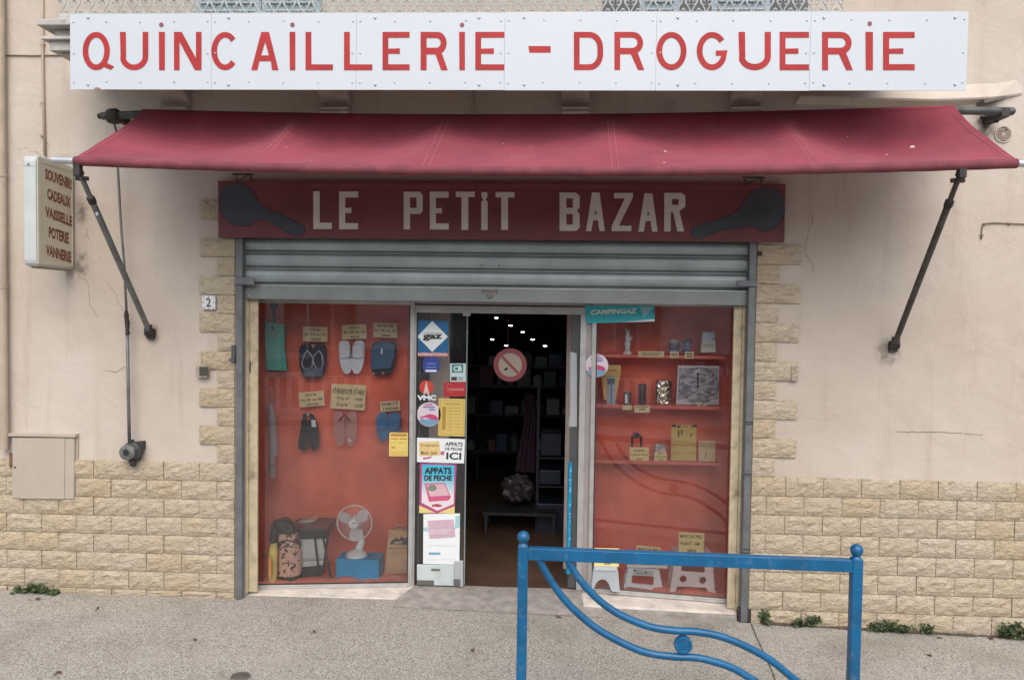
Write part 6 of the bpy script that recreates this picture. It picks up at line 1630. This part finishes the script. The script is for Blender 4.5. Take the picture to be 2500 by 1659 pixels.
# ------------------------------------------------------------------ dark shop interior
INT = thing('shop_interior', (0, 3, ZTH), 'dark shop room seen through the open door', 'room', kind='structure')
del INT['category']
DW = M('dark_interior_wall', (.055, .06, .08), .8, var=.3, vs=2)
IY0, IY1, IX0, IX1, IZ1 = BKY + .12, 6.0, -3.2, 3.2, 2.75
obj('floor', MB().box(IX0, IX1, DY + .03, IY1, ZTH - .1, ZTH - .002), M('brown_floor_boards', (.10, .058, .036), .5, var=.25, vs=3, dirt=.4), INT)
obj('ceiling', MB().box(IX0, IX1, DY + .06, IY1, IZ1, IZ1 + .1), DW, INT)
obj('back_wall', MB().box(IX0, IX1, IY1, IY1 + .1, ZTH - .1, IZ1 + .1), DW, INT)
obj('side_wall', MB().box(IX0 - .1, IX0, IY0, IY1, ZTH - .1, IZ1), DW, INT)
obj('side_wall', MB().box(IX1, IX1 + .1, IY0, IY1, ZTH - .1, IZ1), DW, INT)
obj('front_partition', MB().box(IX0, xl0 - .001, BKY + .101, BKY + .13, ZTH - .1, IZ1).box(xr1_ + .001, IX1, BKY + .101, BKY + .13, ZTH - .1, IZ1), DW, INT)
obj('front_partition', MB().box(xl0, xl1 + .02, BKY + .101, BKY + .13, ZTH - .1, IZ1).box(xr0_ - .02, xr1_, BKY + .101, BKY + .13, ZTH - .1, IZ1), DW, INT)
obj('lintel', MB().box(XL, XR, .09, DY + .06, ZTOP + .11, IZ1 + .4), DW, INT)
# spot lamps (rows of small round lamps hanging in the dark room)
LAMP = emit('lit_lamp', (1, .97, .92), 6)
for i, (x, y, yy_) in enumerate(((400, 155, 2.2), (550, 236, 2.7), (680, 306, 3.2), (356, 384, 3.2), (506, 448, 3.8), (786, 385, 3.7), (918, 453, 4.2))):
    c = P(1120 + x / 4.356, 740 + y / 4.356, yy_)
    t = thing('spot_lamp', c, 'lit spot lamp, ' + ('highest and leftmost of its slanting row of five', 'second from the top of the slanting row of five', 'middle one of the slanting row of five', 'highest one of the pair above the prohibition sign', 'the one directly above the prohibition sign', 'second from the bottom of the slanting row of five', 'lowest and rightmost of all the lamps')[i], 'lamp', 'lit spot lamps inside the dark shop')
    r_ = 17 / 4.356 / FPX * (yy_ + 6)
    obj('bulb', MB().sphere(c, r_, 12, 8, (1.15, 1, .42)), LAMP, t, True)
    obj('shade', MB().lathe([(r_ * 1.08, r_ * .25), (r_ * 1.1, r_ * .55), (r_ * .3, r_ * .8)], c, n=12), plain('lamp_black', (.02, .02, .02)), t)
    obj('cord', MB().tube([c + V((0, 0, r_ * .8)), V((c.x, c.y, IZ1))], .003, 5), INK, t)
# round prohibition sign hanging in the doorway
PSY = .62
pu, pv = 1120 + 547 / 4.356, 740 + 655 / 4.356
PS = YP(PSY)
t = thing('prohibition_sign', PS.at(pu, pv + 41), 'round red bordered prohibition sign with diagonal bar hanging in the doorway', 'sign')
obj('plate', disc(PS, pu, pv, 40.6, .001, -.004, n=40), plain('sign_red', (.22, .045, .05), .5), t)
obj('face', disc(PS, pu, pv, 28.8, .0018, .0012, n=36), plain('sign_cream', (.33, .26, .2), .5), t)
obj('bar', MB().flat(PS, [(pu + a * 28.5, pv + b * 28.5) for a, b in ((-.76, -.62), (-.60, -.79), (.76, .62), (.60, .79))], (), .0026, .002), plain('sign_red', (.22, .045, .05), .5), t)
obj('mark', MB().flat(PS, [(pu + a, pv + b) for a, b in ((-14, 9), (-9, 5.5), (-5, 8), (-7, 12), (-11, 14), (-15, 13))], (), .0026, .002), INK, t)
obj('thread', MB().tube([PS.at(pu - 6, pv - 40), V((PS.at(pu - 6, pv - 40).x, PSY, zh1 + .1))], .0012, 4), plain('red_thread', (.25, .05, .05)), t)
# paper roll and blue pole leaning by the right leaf
p0, p1 = P(1400, 858, .47), P(1398, 1040, .47)
t = tag(obj('paper_strip', MB().grid(lambda a, b: P(1391.5 + 17 * a + (-3 if b > .85 and a < .3 else 0), 858 + 183 * b + (1 - a) * 0 + 4 * a * (1 - b), .395 + .012 * math.sin(a * 3) ), 6, 12), plain('grey_paper', (.36, .37, .37)), None, True), 'white curled paper strip taped upright on the edge of the right door leaf', 'paper')
x0, x1 = P(1386, 1200, .385).x, P(1396.5, 1200, .385).x
zt_ = P(1390, 1127, .385).z; zb_ = P(1390, 1399, .385).z
M_BL = M('bright_blue_wrap', (.008, .23, .40), .35, var=.25, vs=14)
t = thing('pool_noodle', V(((x0 + x1) / 2, .385, zb_)), 'bright blue wrapped roll standing upright just inside the right of the doorway', 'roll')
obj('roll', MB().tube([((x0 + x1) / 2 - .004, .385, zb_), ((x0 + x1) / 2, .385, zt_)], (x1 - x0) / 2, 12), M_BL, t, True, auto=50)
m = MB()
rn = random.Random(4)
for k in range(16):
    z = zb_ + (zt_ - zb_) * rn.random(); m.box((x0 + x1) / 2 - .004, (x0 + x1) / 2 + .010, .385 - .0185, .385 - .0165, z, z + rn.uniform(.008, .03))
obj('print', m, plain('light_blue_mark', (.10, .42, .60)), t)
# shelving and goods in the gloom
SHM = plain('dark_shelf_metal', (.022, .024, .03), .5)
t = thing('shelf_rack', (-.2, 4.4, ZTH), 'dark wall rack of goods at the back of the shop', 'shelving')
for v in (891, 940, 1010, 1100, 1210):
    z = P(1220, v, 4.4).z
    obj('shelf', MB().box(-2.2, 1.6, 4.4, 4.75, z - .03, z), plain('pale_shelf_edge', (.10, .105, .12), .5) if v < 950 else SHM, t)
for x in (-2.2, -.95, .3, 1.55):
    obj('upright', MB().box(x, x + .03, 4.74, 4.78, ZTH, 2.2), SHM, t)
rn = random.Random(12)
used_ = set()
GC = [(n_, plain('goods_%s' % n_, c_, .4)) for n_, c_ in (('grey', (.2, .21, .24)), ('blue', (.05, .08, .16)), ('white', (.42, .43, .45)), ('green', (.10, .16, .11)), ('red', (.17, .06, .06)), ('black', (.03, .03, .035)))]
for v in (891, 940, 1010, 1100):
    z = P(1220, v, 4.4).z
    x = -1.75
    while x < .9:
        w_ = rn.uniform(.11, .22); h_ = rn.uniform(.10, .24)
        if rn.random() < .8:
            bx_ = rn.random() < .6; cn_, cm_ = rn.choice(GC)
            for _k in range(60):
                if (v, bx_, cn_) not in used_: break
                bx_ = rn.random() < .6; cn_, cm_ = rn.choice(GC)
            if (v, bx_, cn_) in used_: x += w_; continue
            used_.add((v, bx_, cn_))
            o = obj('packaged_item', MB().box(x, x + w_ * .85, 4.44, 4.6, z + .001, z + h_) if bx_ else MB().lathe([(w_ * .4, 0), (w_ * .42, h_ * .7), (w_ * .2, h_ * .85), (w_ * .2, h_)], (x + w_ * .42, 4.5, z + .001), n=12), cm_)
            tag(o, '%s %s on the %s shelf of the dark rack at the back of the shop' % (cn_, 'box' if bx_ else 'bottle', {891: 'top', 940: 'second', 1010: 'third', 1100: 'fourth'}[v]), 'packaged goods', 'goods on the dark back rack')
        x += w_
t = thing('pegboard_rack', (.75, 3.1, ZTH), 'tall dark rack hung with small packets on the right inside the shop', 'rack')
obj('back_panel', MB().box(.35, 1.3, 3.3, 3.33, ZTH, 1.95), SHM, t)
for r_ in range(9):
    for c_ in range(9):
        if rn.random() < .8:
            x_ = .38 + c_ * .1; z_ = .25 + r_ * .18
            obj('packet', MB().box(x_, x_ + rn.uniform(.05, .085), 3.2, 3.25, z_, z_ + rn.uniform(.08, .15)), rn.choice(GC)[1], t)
t = thing('crate_stand', (.95, 2.2, ZTH), 'dark blue stand of stacked crates just inside the door on the right', 'stand')
CRB = plain('dark_blue_plastic', (.014, .022, .042), .45)
for u0, v0, u1, v1 in ((1320, 1060, 1372, 1112), (1316, 1148, 1370, 1182), (1310, 1230, 1385, 1300)):
    a, b = P(u0, v1, 2.1), P(u1, v0, 2.1)
    obj('crate', MB().box(a.x, b.x, 2.1, 2.5, a.z, b.z), CRB, t, bevel=.01)
a, b = P(1312, 940, 2.15), P(1318, 1380, 2.15)
obj('upright', MB().box(a.x, a.x + .03, 2.12, 2.15, ZTH, a.z), SHM, t)
for v in (1115, 1185, 1245, 1303):
    z = P(1340, v, 2.1).z; obj('shelf', MB().box(a.x - .25 if v == 1245 else a.x, P(1392, v, 2.1).x, 2.08, 2.5, z - .015, z), SHM, t)
pz_ = P(1290, 1100, 2.3)
tag(obj('garment', MB().grid(lambda s, t_: (pz_.x + (s - .5) * (.10 + .14 * t_) + .02 * math.sin(t_ * 5), 2.3 + .03 * math.sin(s * 14), pz_.z + .62 - t_ * .85), 14, 10), plain('dull_pink_cloth', (.04, .016, .031), .8), None, True), 'dull pink garment hanging beside the dark crate stand', 'garment')
q = P(1262, 1225, 2.0)
def crumple(c, r_):
    m = MB().sphere(c, r_, 18, 12, (1.2, .7, 1.0)); c = V(c)
    m.v = [c + (p - c) * (.85 + .30 * noise.noise((p - c) * 14 + V((3, 1, 2)))) for p in m.v]
    return m
tag(obj('clear_bag', crumple((q.x, 2.05, q.z + .13), .17), M('crumpled_film', (.05, .046, .045), .16, var=.6, vs=18)), 'crumpled clear plastic bag on a low dark table inside the shop', 'plastic bag')
zt_ = P(1250, 1245, 2.0).z
t = thing('low_table', (q.x, 2.1, ZTH), 'low dark table inside the shop under the plastic bag', 'table')
obj('tabletop', MB().box(q.x - .35, q.x + .4, 1.9, 2.4, zt_ - .03, zt_), INK, t)
for x in (-.33, .37):
    for y in (1.92, 2.36): obj('leg', MB().box(q.x + x, q.x + x + .03, y, y + .03, ZTH, zt_ - .03), SHM, t)
# ------------------------------------------------------------------ blue barrier on the pavement
BYY = -1.7
B0 = YP(BYY)
bl_, br_ = B0.at(1276, 1340), B0.at(2089, 1366)
t = thing('street_barrier', V(((bl_.x + br_.x) / 2, BYY, gz(.8, BYY))), 'bright blue tubular street barrier with ball finials on the pavement', 'barrier')
PW_ = .028
lx, rx = B0.at(1275, 1500).x, B0.at(2087, 1500).x
ztl, ztr = B0.at(1275, 1329).z, B0.at(2089, 1360.5).z
for x, z, cu, cv in ((lx, ztl, 1273, 1310), (rx, ztr, 2089, 1342)):
    pst = obj('post', MB().box(x - PW_, x + PW_, BYY - PW_, BYY + PW_, gz(x, BYY) - .05, z), BLUE, t, bevel=.005, bseg=3)
    c = V((x, BYY, B0.at(cu, cv).z))
    obj('ball', MB().sphere(c, .0345, 24, 16), BLUE, pst, True)
    obj('neck', MB().lathe([(.027, z - .001), (.022, z + .008), (.018, z + .012), (.018, c.z - .025)], V((x, BYY, 0)), n=16), BLUE, pst, True, auto=40)
    obj('bolt_head', MB().lathe([(.006, 0), (.005, .003)], V((x, BYY - PW_, z - .02)), (0, -1, 0), 8), BLUE, pst)
za, zb_ = B0.at(1300, 1335).z, B0.at(2070, 1364).z
h_ = .066
m = MB().hexa([(lx + PW_, BYY - .026, za - h_), (rx - PW_, BYY - .026, zb_ - h_), (rx - PW_, BYY + .026, zb_ - h_), (lx + PW_, BYY + .026, za - h_), (lx + PW_, BYY - .026, za), (rx - PW_, BYY - .026, zb_), (rx - PW_, BYY + .026, zb_), (lx + PW_, BYY + .026, za)])
obj('top_rail', m, BLUE, t, bevel=.004, bseg=3)
def smooth(pts, n_=8):
    out = []
    for i in range(len(pts) - 1):
        p0, p1, p2, p3 = pts[max(i - 1, 0)], pts[i], pts[i + 1], pts[min(i + 2, len(pts) - 1)]
        for k in range(n_):
            s = k / n_
            out.append(tuple(.5 * (2 * b + (c - a) * s + (2 * a - 5 * b + 4 * c - d) * s * s + (3 * b - a - 3 * c + d) * s ** 3) for a, b, c, d in zip(p0, p1, p2, p3)))
    out.append(pts[-1]); return out
Y = lambda x, y: (1200 + x / 2.487, 1280 + y / 2.487)
up = [Y(x, y) for x, y in ((455, 196), (500, 280), (580, 385), (680, 480), (800, 555), (960, 618), (1110, 642), (1250, 650), (1400, 680), (1560, 745), (1700, 825), (1830, 930), (1900, 990))]
lo = [Y(x, y) for x, y in ((280, 190), (345, 315), (440, 450), (540, 550), (640, 630), (780, 710), (940, 775), (1110, 800), (1240, 806), (1350, 830), (1470, 872), (1610, 955), (1690, 1010))]
lo += [(lo[-1][0] + 60, lo[-1][1] + 70)]; up += [(up[-1][0] + 70, up[-1][1] + 85)]
for q in (up, lo):
    obj('curved_tube', MB().tube([B0.at(u, v) for u, v in smooth(q)], .0205, 14), BLUE, t, True, auto=60)
c = B0.at(*Y(1163, 727))
dsc = obj('disc', MB().lathe([(.047, .02), (.050, .012), (.050, -.012), (.046, -.018), (.034, -.018), (.031, -.014), (.002, -.014)], c, (0, 1, 0), 30), BLUE, t, True, auto=35)
# low rail below the frame, out of the picture but part of the barrier
zl = gz(.8, BYY) + .12
obj('bottom_rail', MB().box(lx + PW_, rx - PW_, BYY - .02, BYY + .02, zl - .03, zl), BLUE, t)
# ------------------------------------------------------------------ weeds at the wall foot
LEAF = M('weed_leaf', (.065, .10, .04), .7, var=.35, vs=25)
def weed(u, v, wd, ht, n_, label, dens=1.0):
    rn = random.Random(int(u))
    c = gp(u, v); base = V((c.x, min(c.y, -.035), gz(c.x, c.y)))
    t = thing('weed', base, label, 'weed', 'weeds along the foot of the wall')
    m = MB(); st = MB()
    for s in range(max(6, int(n_ / 12))):
        a = rn.uniform(-1, 1); l_ = ht * rn.uniform(.45, 1.0) * (1 - .45 * a * a)
        p0 = base + V((a * wd * .25, rn.uniform(-.015, .015), 0)); p2 = p0 + V((a * wd * .5 + rn.uniform(-.015, .015), rn.uniform(-.06, .01), l_))
        p1 = p0.lerp(p2, .5) + V((0, 0, .15 * l_))
        st.tube([p0, p1, p2], [.002, .0016, .001], 4)
        for k in range(16):
            q = rn.uniform(.15, 1.05)
            p = p0.lerp(p1, q * 2) if q < .5 else p1.lerp(p2, q * 2 - 1)
            d = V((rn.uniform(-1, 1), rn.uniform(-1, .6), rn.uniform(-.5, .8))).normalized()
            L_ = rn.uniform(.014, .036); w_ = L_ * rn.uniform(.3, .5)
            sd_ = d.cross(V((rn.uniform(-1, 1), rn.uniform(-1, 1), rn.uniform(-1, 1)))).normalized() * w_
            b = p + d * .004
            m.add([b, b + d * L_ * .5 + sd_, b + d * L_, b + d * L_ * .5 - sd_], [(0, 1, 2), (0, 2, 3)])
    obj('stems', st, plain('weed_stem', (.09, .10, .045), .8), t)
    obj('leaves', m, LEAF, t)
weed(92, 1440, .25, .07, 300, 'low dark weed spreading under the meter cupboard side of the wall')
weed(140, 1444, .07, .025, 40, 'tiny dry weed just right of the low dark weed')
weed(1858, 1514, .06, .115, 60, 'thin upright weed nearest the shop front on the right base')
weed(1965, 1524, .15, .10, 170, 'small bushy weed seen inside the blue barrier frame')
weed(2172, 1540, .22, .10, 300, 'broad green weed right of the blue barrier post')
weed(2250, 1536, .06, .075, 40, 'small sparse weed between two larger weeds at the right')
weed(2458, 1554, .17, .14, 230, 'tallest weed at the right edge of the picture')
weed(2493, 1553, .09, .11, 70, 'weed cut by the right edge of the picture')
# ------------------------------------------------------------------ the other side of the street, seen mirrored in the glass
OY = -14.5
opp = thing('facing_building', (0, OY, 0), 'pale rendered building across the street mirrored in the windows', 'building')
OPL = M('pale_render', (.76, .72, .66), .9, var=.1, vs=1)
SHG = plain('brown_shutter', (.22, .13, .09), .6)
m = MB().box(-16, 16, OY - 6, OY, -.6, 4.6)  # unseen height, kept low so more sky light reaches the windows
obj('wall', m, OPL, opp)
obj('roof', MB().box(-16.2, 16.2, OY - 6, OY + .3, 4.6, 4.8), plain('tile_red', (.35, .16, .10), .9), opp)
obj('base_band', MB().box(-16, 16, OY + .001, OY + .04, -.6, 1.0), plain('brown_base', (.10, .065, .055), .8), opp)
for x in (-6.2, -2.6, 1.3, 4.9, 8.0):
    w_ = obj('window', MB().box(x - .6, x + .6, OY + .001, OY + .03, 1.15, 2.75), plain('far_glass', (.05, .06, .07), .1), opp)
    obj('frame', MB().box(x - .66, x + .66, OY + .031, OY + .06, 2.75, 2.85).box(x - .66, x + .66, OY + .031, OY + .06, 1.07, 1.15).box(x - .03, x + .03, OY + .031, OY + .06, 1.15, 2.75), WPAP, w_)
    obj('window_shutter', MB().box(x + .68, x + 1.25, OY + .001, OY + .06, 1.1, 2.8), SHG, opp)
    obj('window', MB().box(x - .6, x + .6, OY + .001, OY + .03, 3.2, 4.3), plain('far_glass', (.05, .06, .07), .1), opp)
t = thing('terrace_screen', (-.4, -10.9, gz(0, -3)), 'plum coloured cafe terrace banner with white Clic & l lettering across the street', 'banner')
PLUM = plain('plum_banner', (.10, .012, .055), .6)
obj('banner', MB().box(-2.3, 1.5, -10.92, -10.9, .85, 1.45), PLUM, t)
for x in (-2.3, -.4, 1.47):
    obj('post', MB().box(x, x + .04, -10.96, -10.921, gz(0, -3), 1.5), plain('post_grey', (.12, .12, .13)), t)
vs_, fs_ = text_mesh('Clic & l', .0)
m = MB().add([(1.2 - x * .52, -10.895, 1.0 + y * .42) for x, y in vs_], fs_)
obj('lettering', m, WPAP, t)
BAL = plain('white_balustrade_paint', (.78, .76, .72), .6)
t = thing('balustrade', (-2.2, -11.2, gz(0, -3)), 'white garden balustrade across the street mirrored in the sandal window', 'balustrade')
zg = gz(0, -3)
obj('rail', MB().box(-5.2, -1.1, -11.28, -11.14, zg + .86, zg + .96), BAL, t)
obj('base_rail', MB().box(-5.2, -1.1, -11.28, -11.14, zg, zg + .16), BAL, t)
for k in range(17):
    obj('baluster', MB().box(-5.15 + k * .25, -5.05 + k * .25, -11.25, -11.17, zg + .161, zg + .859), BAL, t)
